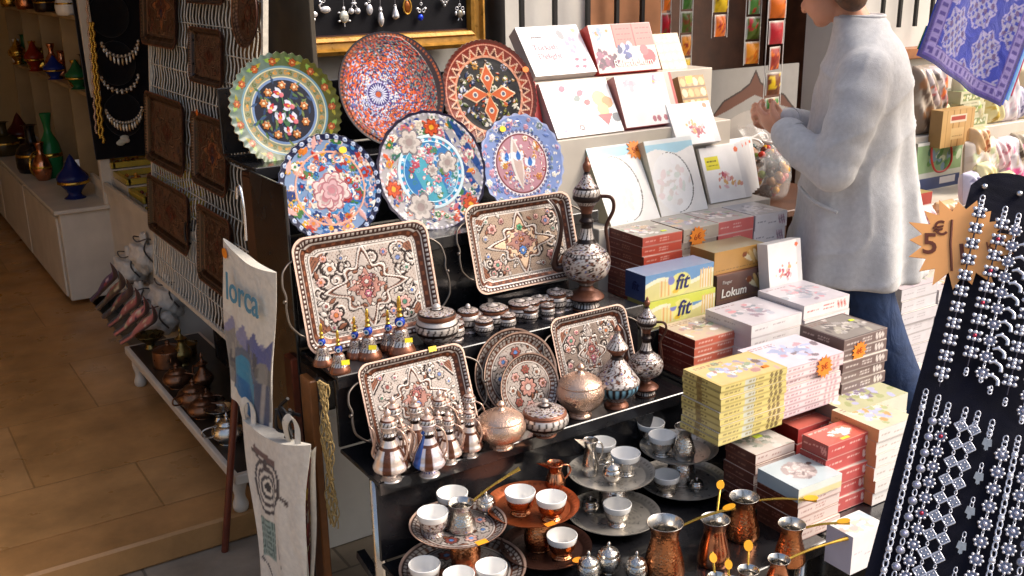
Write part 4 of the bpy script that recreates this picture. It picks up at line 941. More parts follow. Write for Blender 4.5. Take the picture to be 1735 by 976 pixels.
# ------------------------------------------------------------------ cezve coffee pots with long handles
def cezve(label, rim_px, r, H, mk, tip_px, zt=.03, stick=None, base_z=Z0, hm='brass', inner=True):
    p = on(rim_px[0], rim_px[1], 'z', base_z + H); p[2] = base_z + .0005
    t = thing('coffee_pot', label, 'coffee pot', p, 0, 'long handled copper coffee pots')
    prof = smooth_prof([(0, 0), (.98, 0), (1.12, .03), (1.16, .12), (1.05, .35), (.82, .62), (.76, .78), (.86, .90), (1.0, 1.0)], 4) * np.array([r, H])
    b = MB(); b.lathe(prof, 36); b.obj('body', M[mk], t)
    b = MB(); b.lathe(smooth_prof([(1.0, 1.0), (1.03, 1.005), (.98, 1.0), (.83, .9), (.72, .78), (.8, .6), (1.0, .3), (.9, .06), (0, .05)], 3) * np.array([r, H]), 32); b.obj('tinned_lining', M['steel'], t)
    e_ = on(tip_px[0], tip_px[1], 'z', base_z + H + zt) - p; d = e_.copy(); d[2] = 0; d /= np.linalg.norm(d)
    s0 = d * r * .98 + [0, 0, H * .95]; q = spl([s0, s0 + (e_ - s0) * .35 + [0, 0, .004], s0 + (e_ - s0) * .7 + [0, 0, .003], e_])
    b = MB(); b.tube(q, np.r_[np.linspace(.0028, .0028, len(q) - 8), np.linspace(.003, .0048, 8)], 8); h = b.obj('handle', M[hm], t)
    if stick:
        f = (e_ - s0) / np.linalg.norm(e_ - s0); side = np.cross(f, [0, 0, 1.]); side /= np.linalg.norm(side); nrm = np.cross(side, f)
        m = np.eye(4); m[:3, 0] = f; m[:3, 1] = side if nrm[2] > 0 else -side; m[:3, 2] = nrm if nrm[2] > 0 else -nrm; m[:3, 3] = e_ - f * .012 + m[:3, 2] * .006
        sticker(t, 0, 0, 0, stick, '#f2a814', M4=m)
    return t
cezve('biggest reddish copper coffee pot at the front, with a wide silver mouth', (1127, 886), .038, .125, 'hcopper', (1246, 860), .035, .014)
cezve('coffee pot with a mirror polished base behind the biggest reddish one', (1212, 880), .031, .105, 'copper', (1222, 815), .045, .011)
cezve('copper coffee pot in front of the dark brown boxes, handle pointing right', (1261, 842), .033, .100, 'hcopper', (1384, 848), .012, .016)
cezve('hammered copper coffee pot at the far right end of the shelf', (1342, 888), .029, .092, 'hcopper', (1440, 886), .02, .014)
cezve('small dark coffee pot at the bottom edge, right of the polished base', (1320, 948), .023, .062, 'copper', (1436, 912), .02)
cezve('dark squat coffee pot at the bottom edge with a sticker on its upright handle', (1268, 966), .022, .055, 'copper', (1268, 916), .035, .012)
cezve('dark squat coffee pot at the bottom edge under two orange stickers', (1215, 978), .020, .05, 'copper', (1206, 936), .03, .010)
cezve('dark squat coffee pot at the bottom edge nearest the biggest reddish one', (1240, 985), .020, .05, 'copper', (1232, 946), .03, .010)
# engraved cezves on the raised tray at left
def cz_on(label, rim_px, c, r, H, mk, tip, hm='brass'):
    return cezve(label, rim_px, r, H, mk, tip, .05, None, c[2] + fl, hm)
cz_on('engraved silver coffee pot between the cups on the raised engraved tray', (781, 852), cF, .027, .062, 'hsteel', (880, 794))
sticker(tF, .0, -rF * .93, .012, .013, '#f2a01e', shape='r'); sticker(tD, -.02, -rD * .93, .012, .012, '#f08a1e', shape='r'); sticker(tC, .06, -rC * .75, .012, .012, '#f0701e', shape='r'); sticker(tE, .02, -rE * .9, .012, .013, '#f0941e'); sticker(tB, .085, .02, .012, .008, '#e8e4de', shape='r')
# ================================================================== the stand for the sweet boxes
bs = thing('box_stand', 'stepped white stand under the stacked sweet boxes', 'display stand', (1.76, 1.3, -.09))
def bp_(name, x0, x1, y0, y1, z0, z1, m='white_lacquer'):
    b = MB(); b.box((0, 0, 0), (x1 - x0, y1 - y0, z1 - z0), ch=.002); return b.obj(name, M[m], bs, ((x0 + x1) / 2 - 1.76, (y0 + y1) / 2 - 1.3, (z0 + z1) / 2 + .09))
bp_('base', 1.715, 2.20, 1.22, 1.63, -.09, .298, 'black_metal')
bp_('shelf', 1.60, 2.15, 1.60, 1.745, .487, .499, 'black_metal'); bp_('shelf', 1.742, 2.33, 1.748, 2.005, .487, .499, 'black_metal'); bp_('riser', 1.742, 2.15, 1.65, 2.00, -.09, .485, 'black_metal')
bp_('step', 1.715, 2.36, 2.012, 2.345, -.09, .604, 'black_metal')
bp_('step', 1.81, 2.52, 2.352, 2.485, -.09, .803); bp_('step', 1.76, 2.46, 2.49, 2.645, -.09, 1.052); bp_('step', 1.765, 2.52, 2.65, 2.93, -.09, 1.205)

# ================================================================== cartons
def face(b, o, ex, ey, w_, h_, fn, res=170.):
    if callable(fn):
        nx, ny = max(4, int(w_ * res * 2)), max(4, int(h_ * res * 2))
        gx, gy = np.meshgrid(np.linspace(0, w_, nx), np.linspace(0, h_, ny), indexing='ij'); P = Paint(gx, gy, (.8, .8, .8)); fn(P, w_, h_)
        G = np.asarray(o) + gx[..., None] * np.asarray(ex) + gy[..., None] * np.asarray(ey); b.grid(G, P.C.reshape(nx, ny, 3), False)
    else:
        G = np.array([[np.asarray(o), np.asarray(o) + h_ * np.asarray(ey)], [np.asarray(o) + w_ * np.asarray(ex), np.asarray(o) + w_ * np.asarray(ex) + h_ * np.asarray(ey)]]); b.grid(G, fn, False)
def carton(w_, d, h, top, front, left, right=None, back=None, res=170.):
    """box with its front left bottom corner at the origin"""
    b = MB(); X, Y, Zv = np.eye(3)
    right = left if right is None else right; back = front if back is None else back
    cf = lambda f: f if not callable(f) else S('#cfc8c0')
    face(b, (0, 0, h), X, Y, w_, d, top, res); face(b, (0, 0, 0), X, Zv, w_, h, front, res)
    face(b, (0, d, 0), -Y, Zv, d, h, left, res); face(b, (w_, 0, 0), Y, Zv, d, h, right if not callable(right) else right, res * .5)
    face(b, (w_, d, 0), -X, Zv, w_, h, cf(back)); face(b, (0, d, 0), X, -Y, w_, d, S('#cfc8c0'))
    return b
def blobs(P, cx, cy, rx, ry, pal, n, s0, s1, seed):
    g = np.random.default_rng(seed)
    for _ in range(n):
        x, y = cx + g.normal(0, rx), cy + g.normal(0, ry); c = pal[g.integers(len(pal))]
        P.ell(x, y, g.uniform(s0, s1), g.uniform(s0, s1) * .7, g.uniform(0, 3.1), c)
def dashes(P, x0, y0, x1, y1, rows, col, seed, wlen=.012, th=.0012):
    g = np.random.default_rng(seed)
    for k in range(rows):
        y = y1 - (k + .5) * (y1 - y0) / rows; x = x0
        while x < x1:
            l = g.uniform(.4, 1.3) * wlen; P.rect(x, y - th, min(x + l, x1), y + th, col); x += l + wlen * .35
SWEET = [S('#e7d9d0'), S('#c9a9a0'), S('#b58a86'), S('#f0e8e0'), S('#9aa88a'), S('#d0b08a'), S('#a8a0b0'), S('#7d6a66')]
def top_photo(bg, pal=SWEET, seed=0, frame=None, amt=46):
    def fn(P, w_, h_):
        P.C[:] = bg
        blobs(P, w_ * .5, h_ * .52, w_ * .2, h_ * .16, pal, amt, .006, .016, seed)
        if frame is not None:
            fr = .006; P.put((P.X < fr) | (P.X > w_ - fr) | (P.Y < fr) | (P.Y > h_ - fr), frame)
        dashes(P, w_ * .08, h_ * .80, w_ * .5, h_ * .92, 2, S('#8a5a50'), seed)
    return fn
def spine(bg, ink, seed, band=None, icons=None, edge=None):
    def fn(P, w_, h_):
        P.C[:] = bg
        if band is not None: P.rect(w_ * .36, 0, w_ * .52, h_, band)
        dashes(P, w_ * .07, h_ * .25, w_ * .33, h_ * .8, 1, ink, seed, .010, min(.0016, h_ * .1)); dashes(P, w_ * .42, h_ * .3, w_ * .66, h_ * .75, 2 if h_ > .02 else 1, ink, seed + 1, .008, .0012)
        if icons is not None:
            for k in range(3): P.ell(w_ * (.76 + .07 * k), h_ * .5, w_ * .028, h_ * .32, .3, icons); P.ell(w_ * (.76 + .07 * k), h_ * .5, w_ * .014, h_ * .16, .3, ink)
        if edge is not None: P.put((P.Y < .0012) | (P.Y > h_ - .0012), edge)
    return fn
def star_poly(r0, r1, n=13, seed=0):
    g = np.random.default_rng(seed); a = np.arange(2 * n) * math.pi / n
    r = np.where(np.arange(2 * n) % 2 == 0, r1 * g.uniform(.88, 1.1, 2 * n), r0 * g.uniform(.94, 1.05, 2 * n)); return np.c_[r * np.cos(a), r * np.sin(a)]
def star(parent, M4, r, seed=0, txt=True):
    b = MB(); b.prism(star_poly(r * .70, r, 13, seed), 0, .0012, col=S('#ee8a2a'))
    o = b.obj('price_star', M['sticker'], parent)
    if txt:
        q = MB(); q.text(['5€', '3€', '4€', '6€'][seed % 4], r * .75, T(0, 0, .0016, rotm('z', 8)), S('#b04a12')); q.obj('lettering', M['sticker'], o)
    o.matrix_local = Matrix([[float(v) for v in rr] for rr in M4]); return o
FRONT = np.array([[1, 0, 0, 0], [0, 0, -1, 0], [0, 1, 0, 0], [0, 0, 0, 1.]])      # face art upright on a front (-y) face
def Mfront(x, z, y=-.0016): m = FRONT.copy(); m[:3, 3] = (x, y, z); return m

def stack(kind, desc, u, v, zb, w_, d, zt, n, top, front, left, group, m='wrap', jit=.0020, yaw=.0, cat='box', top_front=None, n_vis=None):
    """n cartons on top of each other, each a thing of its own; returns them from the top down"""
    h = (zt - zb) / n; A = carton(w_, d, h - .0006, top, front, left).mesh(kind, M[m]); B_ = carton(w_, d, h - .0006, S('#d9d0c4'), front, left).mesh(kind, M[m]); out = []
    for k in range(n):
        o = bpy.data.objects.new(kind, A if k == 0 else B_); COL.objects.link(o)
        o.location = (u + float(rng.normal(0, jit)), v + float(rng.normal(0, jit)), zt - (k + 1) * h + .0004); o.rotation_euler = (0, 0, yaw + float(rng.normal(0, .011)))
        tag(o, f'{"bottom" if k == n - 1 else ORD[k]} {desc}' if n > 1 else desc, cat, group); out.append(o)
    return out
def stack_px(kind, desc, fl, fr, bl, v, zb, n, *a, **k):
    p = on(*fl, 'y', v); q = on(*fr, 'y', v); r = on(*bl, 'z', p[2]); d = float(np.clip(r[1] - v, .07, .18))
    return stack(kind, desc, p[0], v, zb, q[0] - p[0], k.pop('d', d), p[2], n, *a, **k)
G_ = 'stacked cartons of sweets'
c_yel = S('#d9c97e'); c_pnk = S('#e6d3d6'); c_brn = S('#6e5a58'); c_red = S('#b4442e'); c_drk = S('#7c2a1e')  # left faces, c_drk among them, carry their shade in the colour
yel = stack_px('sweet_box', 'pale yellow sweet box above the dark brown boxes', (1222, 655), (1333, 613), (1162, 624), 1.55, .50, 9, top_photo(S('#d8bd84'), SWEET + [S('#a9b0d0'), S('#b9bede')], 3, S('#cdb470')), spine(c_yel, S('#8a7a4a'), 5, S('#c3c7bb'), S('#6b5a3a'), S('#b8a860')), spine(S('#cdbb70'), S('#6a5428'), 6, S('#8a7038'), None, S('#8f7c3c')), G_)
sticker(yel[0], .165, .03, .0172, .009, '#f07a1e', shape='r')
pw = stack_px('sweet_box', 'white and pink sweet box right of the yellow stack', (1327, 626), (1428, 580), (1275, 585), 1.569, .50, 8, top_photo(S('#dccdd4'), [S('#b9c0dc'), S('#e8e0e4'), S('#8a7a80'), S('#c9a0a8'), S('#a8b0cc')], 4), spine(c_pnk, S('#b08a96'), 7, None, S('#d8b0b8'), S('#c0a4ac')), spine(S('#d8c0c4'), S('#a0808a'), 8), G_)
star(pw[1], Mfront(.135, .010), .030, 1)
br = stack_px('sweet_box', 'grey brown sweet box right of the white and pink stack', (1430, 577), (1504, 552), (1366, 548), 1.59, .50, 5, top_photo(S('#8d847c'), [S('#a8a09a'), S('#c9c0b8'), S('#6a625e'), S('#b0a898')], 5, S('#5c4c48')), spine(c_brn, S('#cfc4c0'), 9, None, S('#d8d0cc'), S('#a99c98')), spine(S('#54403c'), S('#a89890'), 10), G_)
star(br[1], Mfront(.06, .018), .028, 2); sticker(br[0], .135, .09, .0298, .008, '#d8ea3a', shape='r')
r2 = stack_px('sweet_box', 'orange red sweet box behind the yellow stack', (1178, 577), (1272, 548), (1117, 552), 1.861, .50, 5, top_photo(S('#c9b49c'), SWEET, 6), spine(S('#cf6a52'), S('#f0c8b8'), 11, None, None, S('#e8b8a4')), spine(c_drk, S('#b86a50'), 12, None, None, S('#a04a34')), G_)
r1 = stack_px('sweet_box', 'red sweet box beside the tallest ewer', (1089.5, 403), (1155.5, 390), (1034, 384), 2.195, .606, 7, top_photo(S('#b0a898'), SWEET, 7), spine(S('#c8523e'), S('#e8a898'), 13, None, None, S('#e0a090')), spine(c_drk, S('#c07058'), 14, None, None, S('#a5503a')), G_)
sticker(r1[0], .10, .03, .0288, .009, '#d8e83a', shape='r')
def row_at(v, x0, y0, x1, y1): p = on(x0, y0, 'y', v); q = on(x1, y1, 'y', v); return p[0], q[0] - p[0], p[2]
u_, w_, zz = row_at(2.195, 1158, 390, 1217, 377); gy = stack('sweet_box', 'grey sweet box with the orange star between red boxes', u_, 2.195, .606, w_, .15, r1[0].location.z + .0288, 5, top_photo(S('#a8a298'), SWEET, 8), spine(S('#b5a898'), S('#786a5a'), 15, None, None, S('#d8ccc0')), spine(S('#8d8070'), S('#5a5040'), 16), G_)
star(gy[0], Mfront(.052, .012, -.003), .034, 3)
u_, w_, zz = row_at(2.195, 1219, 377, 1279, 364); stack('sweet_box', 'coral sweet box in the row left of the white one', u_, 2.195, .606, w_, .15, r1[0].location.z + .0288, 5, top_photo(S('#b8aca4'), SWEET, 9), spine(S('#d86a66'), S('#f0c4bc'), 17, None, None, S('#f0b8b0')), spine(S('#a04a44'), S('#e0a098'), 18), G_)
u_, w_, zz = row_at(2.195, 1281, 364, 1334, 352); stack('sweet_box', 'white sweet box with dark pictures, in the row before the person', u_, 2.195, .606, w_, .15, r1[0].location.z + .0288, 4, top_photo(S('#a9a8ac'), [S('#d0ccd0'), S('#8a8890'), S('#b8b8c4')], 10), spine(S('#e6e2e4'), S('#8a8490'), 19, None, S('#b890a0')), spine(S('#cfc8cc'), S('#8a8490'), 20), G_)
# fit and finger biscuit boxes
def fit_front(P, w_, h_):
    P.C[:] = S('#ddd590'); P.put(P.Y > h_ * .66 + .012 * np.sin(P.X * 30), S('#6f9cc8')); P.put((P.Y > h_ * .5 + .012 * np.sin(P.X * 30)) & (P.Y < h_ * .66 + .012 * np.sin(P.X * 30)), S('#eeeccc'))
    P.ell(w_ * .5, h_ * .45, w_ * .16, h_ * .42, .1, S('#e8e48a'))
    for k in range(5):
        x = w_ * (.80 + .038 * k); P.rect(x, h_ * .1, x + w_ * .018, h_ * (.82 + .05 * (k % 2)), S('#e6c07a')); P.rect(x + w_ * .02, h_ * .08, x + w_ * .03, h_ * .8, S('#f0e8d0'))
    for k in range(7):
        x = w_ * (.20 + .026 * k); P.rect(x, h_ * .08, x + w_ * .012, h_ * (.72 - .02 * (k % 3)), S('#e2a868') if k % 2 else S('#e8d9a8'))
    P.disc(w_ * .37, h_ * .62, h_ * .16, S('#7d86c4')); P.ell(w_ * .44, h_ * .2, .012, .007, .2, S('#e8c23a'))
def fit_front2(P, w_, h_): fit_front(P, w_, h_); m = P.Y > h_ * .62; P.C[m & (P.C[:, 2] > P.C[:, 0])] = S('#d6dc5a')
p = on(1094, 468, 'y', 2.03); q = on(1210, 437, 'y', 2.03); wf = q[0] - p[0]; hf = (p[2] - .606) / 2
zt_f = p[2]
bot = on(1122, 556, 'y', 2.03)[2]; hf = min((zt_f - bot) / 2, .075); zb_f = zt_f - 2 * hf
for k in range(2):
    o = carton(wf, .085, hf - .001, S('#8797b4') if k == 0 else S('#b9c06a'), fit_front if k == 0 else fit_front2, S('#3a4a78') if k == 0 else S('#a8a450'), res=220).obj('biscuit_box', M['wrap'], None, (p[0] + .006 * k, 2.03 - .004 * k, zb_f + hf * (1 - k)))
    tag(o, 'blue topped yellow biscuit box lettered fit, upper of the pair' if k == 0 else 'yellow green biscuit box lettered fit, lower of the pair', 'box', 'biscuit boxes lettered fit')
    b = MB()
    b.text('fit', .060, Mfront(wf * .52, hf * .48, -.0012), S('#2c2f6a'), shear=.25, off=.0006); b.obj('lettering', M['sticker'], o); b = MB(); b.text('fit', .036, frame_mat((-.0012, .042, hf * .5), (0, -1, 0), (0, 0, 1)), S('#1c2250'), shear=.2, off=.0004)
    b.obj('lettering', M['sticker'], o)
if zb_f > .612:
    b = MB(); b.box((p[0] + wf / 2, 2.07, (.606 + zb_f) / 2), (wf - .01, .07, zb_f - .607)); tag(b.obj('support_box', M['black_metal']), 'black plinth under the biscuit boxes lettered fit', 'plinth')
def finger_art(bg):
    def fn(P, w_, h_):
        P.C[:] = bg
        for k in range(4): P.ell(w_ * (.66 + .09 * k), h_ * .52, w_ * .035, h_ * .36, .55 if k else 1.0, S('#ead9b0') if k % 2 == 0 else S('#dcb874'))
        P.ell(w_ * .6, h_ * .66, w_ * .05, h_ * .12, .4, S('#8a4a24')); dashes(P, w_ * .04, h_ * .1, w_ * .94, h_ * .16, 1, S('#8a6a3a'), 3)
    return fn
p = on(1211, 429, 'y', 2.06); q = on(1296, 406, 'y', 2.06); wg = q[0] - p[0]; hg = .066
o = carton(wg, .10, hg, S('#9a8a66'), finger_art(S('#c2914a')), S('#a8823f'), res=220).obj('biscuit_box', M['wrap'], None, (p[0], 2.06, p[2] - hg)); tag(o, 'golden box with pale finger sweets, on top of the brown lokum box', 'box')
def lok_art(P, w_, h_): finger_art(S('#6d5048'))(P, w_, h_)
zl = p[2] - hg
bot = on(1213, 518, 'y', 2.05)[2]; hl = float(np.clip(zl - bot, .05, .09))
o = carton(wg + .015, .11, hl - .001, S('#8a5a48'), lok_art, S('#5a4038'), res=220).obj('lokum_box', M['wrap'], None, (p[0] + .004, 2.05, zl - hl)); tag(o, 'brown box lettered Lokum under the golden box', 'box')
b = MB(); b.text('Lokum', .036, Mfront(wg * .34, hl * .34, -.0012), S('#f0ece4'), shear=.1, off=.0004); b.text('Finger', .015, Mfront(wg * .2, hl * .72, -.0012), S('#c8beb8')); b.obj('lettering', M['sticker'], o)
if zl - hl > .612:
    b = MB(); b.box((p[0] + wg / 2, 2.105, (.606 + zl - hl) / 2), (wg - .01, .08, zl - hl - .607)); tag(b.obj('support_box', M['black_metal']), 'black plinth under the box lettered Lokum', 'plinth')
# long white boxes before the person
wt = lambda s_: top_photo(S('#cbc4c8'), [S('#b0b0bc'), S('#dcd4d8'), S('#a08c98'), S('#d89aa0'), S('#9aa0a8')], s_)
stack_px('sweet_box', 'wide white sweet box behind the white and pink stack', (1274, 552), (1361, 520), (1219, 521), 1.80, .50, 4, wt(11), spine(S('#e6e2e2'), S('#b0a4a8'), 21, None, None, S('#c8c0c4')), spine(S('#cfc4c4'), S('#a09090'), 22), G_, d=.17)
stack_px('sweet_box', 'wide white sweet box with a red picture, nearest the jeans', (1363, 519), (1440, 493), (1310, 490), 1.80, .50, 4, wt(12), spine(S('#e8e4e4'), S('#c05a54'), 23, None, S('#d8a8a4'), S('#c8c0c4')), spine(S('#d0c8c8'), S('#a09090'), 24), G_, d=.17)
# white sweets packets
def flower_pack(seed, note=False):
    def fn(P, w_, h_):
        P.C[:] = S('#f2f0ee'); blobs(P, w_ * .52, h_ * .38, w_ * .13, h_ * .08, [S('#c86a78'), S('#d89a8a'), S('#b04a5a'), S('#e0b070'), S('#e8c0c4')], 26, w_ * .02, w_ * .06, seed)
        P.put((P.X > w_ * .85), S('#dcdada')); P.disc(w_ * .86, h_ * .9, w_ * .05, S('#e06a3a'))
        if note: P.rect(w_ * .08, h_ * .58, w_ * .40, h_ * .82, S('#e8dc30')); dashes(P, w_ * .12, h_ * .62, w_ * .36, h_ * .78, 2, S('#6a6010'), 2, .006, .0018)
    return fn
def lean_box(kind, label, BL, BR, TL, v, th, art, side, bottom=None, group=None, m='carton', z0=None, cat='box', letter=None, res=200, dz=0):
    p = on(*BL, 'y', v)
    if z0 is not None: p[2] = z0
    q = on(*BR, 'y', v); t = on(*TL, 'x', p[0]); up = t - p; h_ = np.linalg.norm(up); w_ = abs(q[0] - p[0])
    b = carton(w_, h_, th, art, bottom if bottom is not None else side, side, res=res); o = b.obj(kind, M[m]); Mx = frame_mat(p, (1, 0, 0), up); Mx[:3, 3] -= Mx[:3, 2] * th
    setM(o, Mx); tag(o, label, cat, group)
    if letter:
        b = MB()
        for st_, size, x, y, c in letter: b.text(st_, size, T(w_ * x, h_ * y, th + .0012), c)
        b.obj('lettering', M['sticker'], o)
    o['wh'] = 0; del o['wh']; return o, w_, h_
stack_of = lean_box('sweet_packet', 'white flowered packet leaning at the right end below the golden box', (1305, 500), (1361, 478), (1300, 415), 1.99, .04, flower_pack(51), S('#d9d4d0'), group='white flowered sweet packets')
for k in range(4, 0, -1):
    o, w_, h_ = lean_box('sweet_packet', f'white flowered packet with a yellow note, {NTH[k]} in the leaning row from the front' if 0 else f'white flowered packet behind the one with the yellow note, {ORD[k]} in that row', (1205 + 11 * k, 345 - 5 * k), (1275 + 4 * k - 4, 330 - 3 * k), (1183 + 13 * k, 252 - 4 * k), 2.40 + .016 * k, .012, flower_pack(52 + k), S('#d9d4d0'), group='white flowered sweet packets')
lean_box('sweet_packet', 'white flowered packet with a yellow note, front of its leaning row', (1205, 345), (1275, 330), (1183, 252), 2.40, .012, flower_pack(58, True), S('#d9d4d0'), group='white flowered sweet packets')
lean_box('sweet_packet', 'white flowered packet high up, standing before the striped golden box', (1150, 248), (1222, 243), (1128, 178), 2.455, .03, flower_pack(61), S('#d9d4d0'), group='white flowered sweet packets')
def window_art(seed):
    def fn(P, w_, h_):
        P.C[:] = S('#f1ede6'); P.put(P.Y > h_ * .84 + .008 * np.sin(P.X * 40), S('#a9d4e2')); P.put(P.Y > h_ * .94, S('#e4e8e4'))
        P.ell(w_ * .42, h_ * .42, w_ * .40, h_ * .40, 0, S('#4a4640')); P.ell(w_ * .405, h_ * .42, w_ * .395, h_ * .395, 0, S('#f2f0ec'))
        m0 = P.C.copy(); blobs(P, w_ * .40, h_ * .42, w_ * .17, h_ * .15, [S('#f2efe9'), S('#e6dcd4'), S('#ecdcd8'), S('#dfe4da'), S('#f6f3f0')], 50, .008, .02, seed)
        out = ((P.X - w_ * .4) / (w_ * .38)) ** 2 + ((P.Y - h_ * .42) / (h_ * .38)) ** 2 > 1; P.C[out] = m0[out]
    return fn
o, w_, h_ = lean_box('sweet_box', 'white box with a round window and orange star behind the tall ewer', (1036, 384), (1119, 369), (990, 246), 2.36, .055, window_art(71), S('#b3a888'), group='white boxes with round windows')
m = T(w_ * .96, h_ * .86, .0562); star(o, m, .034, 4)
lean_box('sweet_box', 'white box with a round window beside the yellow note packets', (1121, 368), (1200, 351), (1090, 240), 2.36, .05, window_art(72), S('#c4bca4'), group='white boxes with round windows')
b = None
def td_art(P, w_, h_):
    P.C[:] = S('#f4f1f0'); P.put(P.X > w_ * .66, S('#e8dce0')); blobs(P, w_ * .80, h_ * .62, w_ * .05, h_ * .10, [S('#d8a0b0'), S('#c88aa0'), S('#e0c0cc')], 20, .006, .014, 3); P.ell(w_ * .66, h_ * .80, .012, .02, .2, S('#8a8a90'))
    for x, y in ((.76, .28), (.88, .26), (.72, .14), (.84, .13)): P.ell(w_ * x, h_ * y, .009, .006, .3, S('#a84a66'))
    P.disc(w_ * .9, h_ * .88, .009, S('#d8e27a'))
lean_box('sweet_box', 'large white box lettered Turkish Delight, top left of the sweets', (908, 130), (1012, 125), (872, 47), 2.66, .045, td_art, S('#b5aaa6'), group='large boxes leaning at the top', letter=[('Turkish', .030, .34, .56, S('#c8a4ae')), ('Delight', .030, .36, .38, S('#c8a4ae')), ('sweets', .014, .26, .78, S('#a8a0a4'))])
def fruit_art(P, w_, h_):
    P.C[:] = S('#dcc8c0'); P.rect(w_ * .38, h_ * .52, w_ * .68, h_, S('#cf6c66')); P.rect(w_ * .70, h_ * .52, w_, h_, S('#d4706a')); P.rect(w_ * .675, h_ * .5, w_ * .70, h_, S('#8a3a3a')); P.rect(w_ * .36, h_ * .5, w_ * .38, h_, S('#8a3a3a'))
    blobs(P, w_ * .16, h_ * .28, w_ * .08, h_ * .12, [S('#6a3050'), S('#8a4a68'), S('#4a2440')], 40, .007, .012, 5); blobs(P, w_ * .5, h_ * .42, w_ * .07, h_ * .08, [S('#3a4a8a'), S('#2c3a6a'), S('#c8c8e0')], 18, .008, .014, 6)
    P.disc(w_ * .86, h_ * .28, .026, S('#c23a4a')); P.disc(w_ * .80, h_ * .42, .018, S('#cf5a62')); blobs(P, w_ * .15, h_ * .82, w_ * .06, h_ * .06, [S('#e07a3a'), S('#7a94c4'), S('#d0b0a0')], 12, .006, .012, 7); dashes(P, w_ * .42, h_ * .62, w_ * .64, h_ * .94, 3, S('#a83a3a'), 8); dashes(P, w_ * .74, h_ * .62, w_ * .97, h_ * .94, 3, S('#a83a3a'), 9)
lean_box('sweet_box', 'fruit printed box with red flaps lettered Rahatlokum, top middle', (1016, 125), (1120, 120), (995, 43), 2.66, .045, fruit_art, S('#c03a34'), bottom=S('#c8382e'), group='large boxes leaning at the top', letter=[('Rahatlokum', .034, .58, .17, S('#f0e8e0'))])
def gold_art(P, w_, h_):
    P.C[:] = S('#a07a3a')
    for i in range(4):
        for j in range(4): P.ell(w_ * (.14 + .24 * i), h_ * (.14 + .24 * j), w_ * .10, h_ * .095, .3, [S('#d0b070'), S('#c9a060'), S('#dcc8a0')][(i + j) % 3])
    for j in range(1, 4): P.rect(0, h_ * .25 * j - .002, w_, h_ * .25 * j + .002, S('#6a4a20'))
    P.rect(w_ * .3, h_ * .84, w_ * .55, h_ * .99, S('#e8e030'))
lean_box('sweet_box', 'golden windowed box with a yellow sticker, right end of the top row', (1124, 122), (1166, 122), (1105, 58), 2.70, .03, gold_art, S('#8a6a34'), m='wrap', group='golden boxes of sweets')
lean_box('sweet_box', 'small golden windowed box behind the high flowered packet', (1166, 180), (1209, 180), (1148, 130), 2.52, .03, gold_art, S('#8a6a34'), m='wrap', group='golden boxes of sweets', z0=1.055)
def jel_art(P, w_, h_):
    P.C[:] = S('#f4f1ee'); P.line([(w_ * .42, h_ * .62), (w_ * .70, h_ * .05)], .001, S('#c06a74')); P.line([(w_ * .42, h_ * .62), (w_ * .52, h_ * .75)], .001, S('#c06a74'))
    for x, y, c in ((.54, .76, '#d0506a'), (.60, .58, '#d83a4a'), (.47, .66, '#6a7a78'), (.64, .80, '#d8a8c0'), (.30, .86, '#c04a6a')): P.ell(w_ * x, h_ * y, .013, .010, .5, S(c))
    P.disc(w_ * .80, h_ * .62, .028, S('#b9c87a')); P.disc(w_ * .90, h_ * .55, .020, S('#e07a3a')); P.disc(w_ * .80, h_ * .42, .022, S('#d8d07a')); P.poly([(w_ * .68, h_ * .34), (w_ * .92, h_ * .34), (w_ * .80, h_ * .12)], S('#d0404a')); P.disc(w_ * .96, h_ * .26, .016, S('#5a6068'))
    for x, c in ((.14, '#8a8aa8'), (.28, '#d8a0b0'), (.40, '#5a4a50')): P.disc(w_ * x, h_ * .14, .010, S(c)); P.disc(w_ * x, h_ * .14, .005, S('#e8e0e0'))
    P.rect(w_ * .12, h_ * .54, w_ * .30, h_ * .59, S('#b0707a')); P.rect(w_ * .13, h_ * .55, w_ * .29, h_ * .58, S('#e8dcdc'))
lean_box('sweet_box', 'white box with jelly sweets and a red heart, second row left', (945, 235), (1058, 216), (912, 141), 2.5, .05, jel_art, S('#c4bab2'), group='large boxes leaning in the second row')
def plain_art(P, w_, h_):
    P.C[:] = S('#f2eeea'); P.put(P.X > w_ * .86, S('#e2c0b4')); P.put((P.X > w_ * .955), S('#c04a44')); blobs(P, w_ * .2, h_ * .84, w_ * .06, h_ * .06, [S('#e0c0c8'), S('#d8b0bc')], 14, .006, .012, 4); blobs(P, w_ * .72, h_ * .88, w_ * .05, h_ * .04, [S('#b8a0b8'), S('#d8c8d0'), S('#e0d04a')], 10, .006, .01, 5)
    for x in (.52, .60, .72, .84): P.ell(w_ * x, h_ * .12, .008, .010, .2, S('#b06a74'))
lean_box('sweet_box', 'white box with a red right edge, second row middle', (1062, 217), (1157, 207), (1040, 130), 2.5, .045, plain_art, S('#b87a74'), bottom=S('#c0646a'), group='large boxes leaning in the second row')
b = carton(.05, .08, .17, S('#a8201c'), lambda P, w_, h_: (P.C.__setitem__(slice(None), S('#a81c1a')), blobs(P, w_ / 2, h_ / 2, w_ * .3, h_ * .3, [S('#d8a0a0'), S('#7a1010')], 40, .002, .004, 2)), S('#981a18')); o = b.obj('red_box', M['carton'], None, (1.715, 2.545, 1.0)); 
setM(o, frame_mat((1.712, 2.552, 1.056), (1, 0, 0), (0, 1, -.35))); tag(o, 'narrow red box with speckled front between the cross plate and white boxes', 'box')

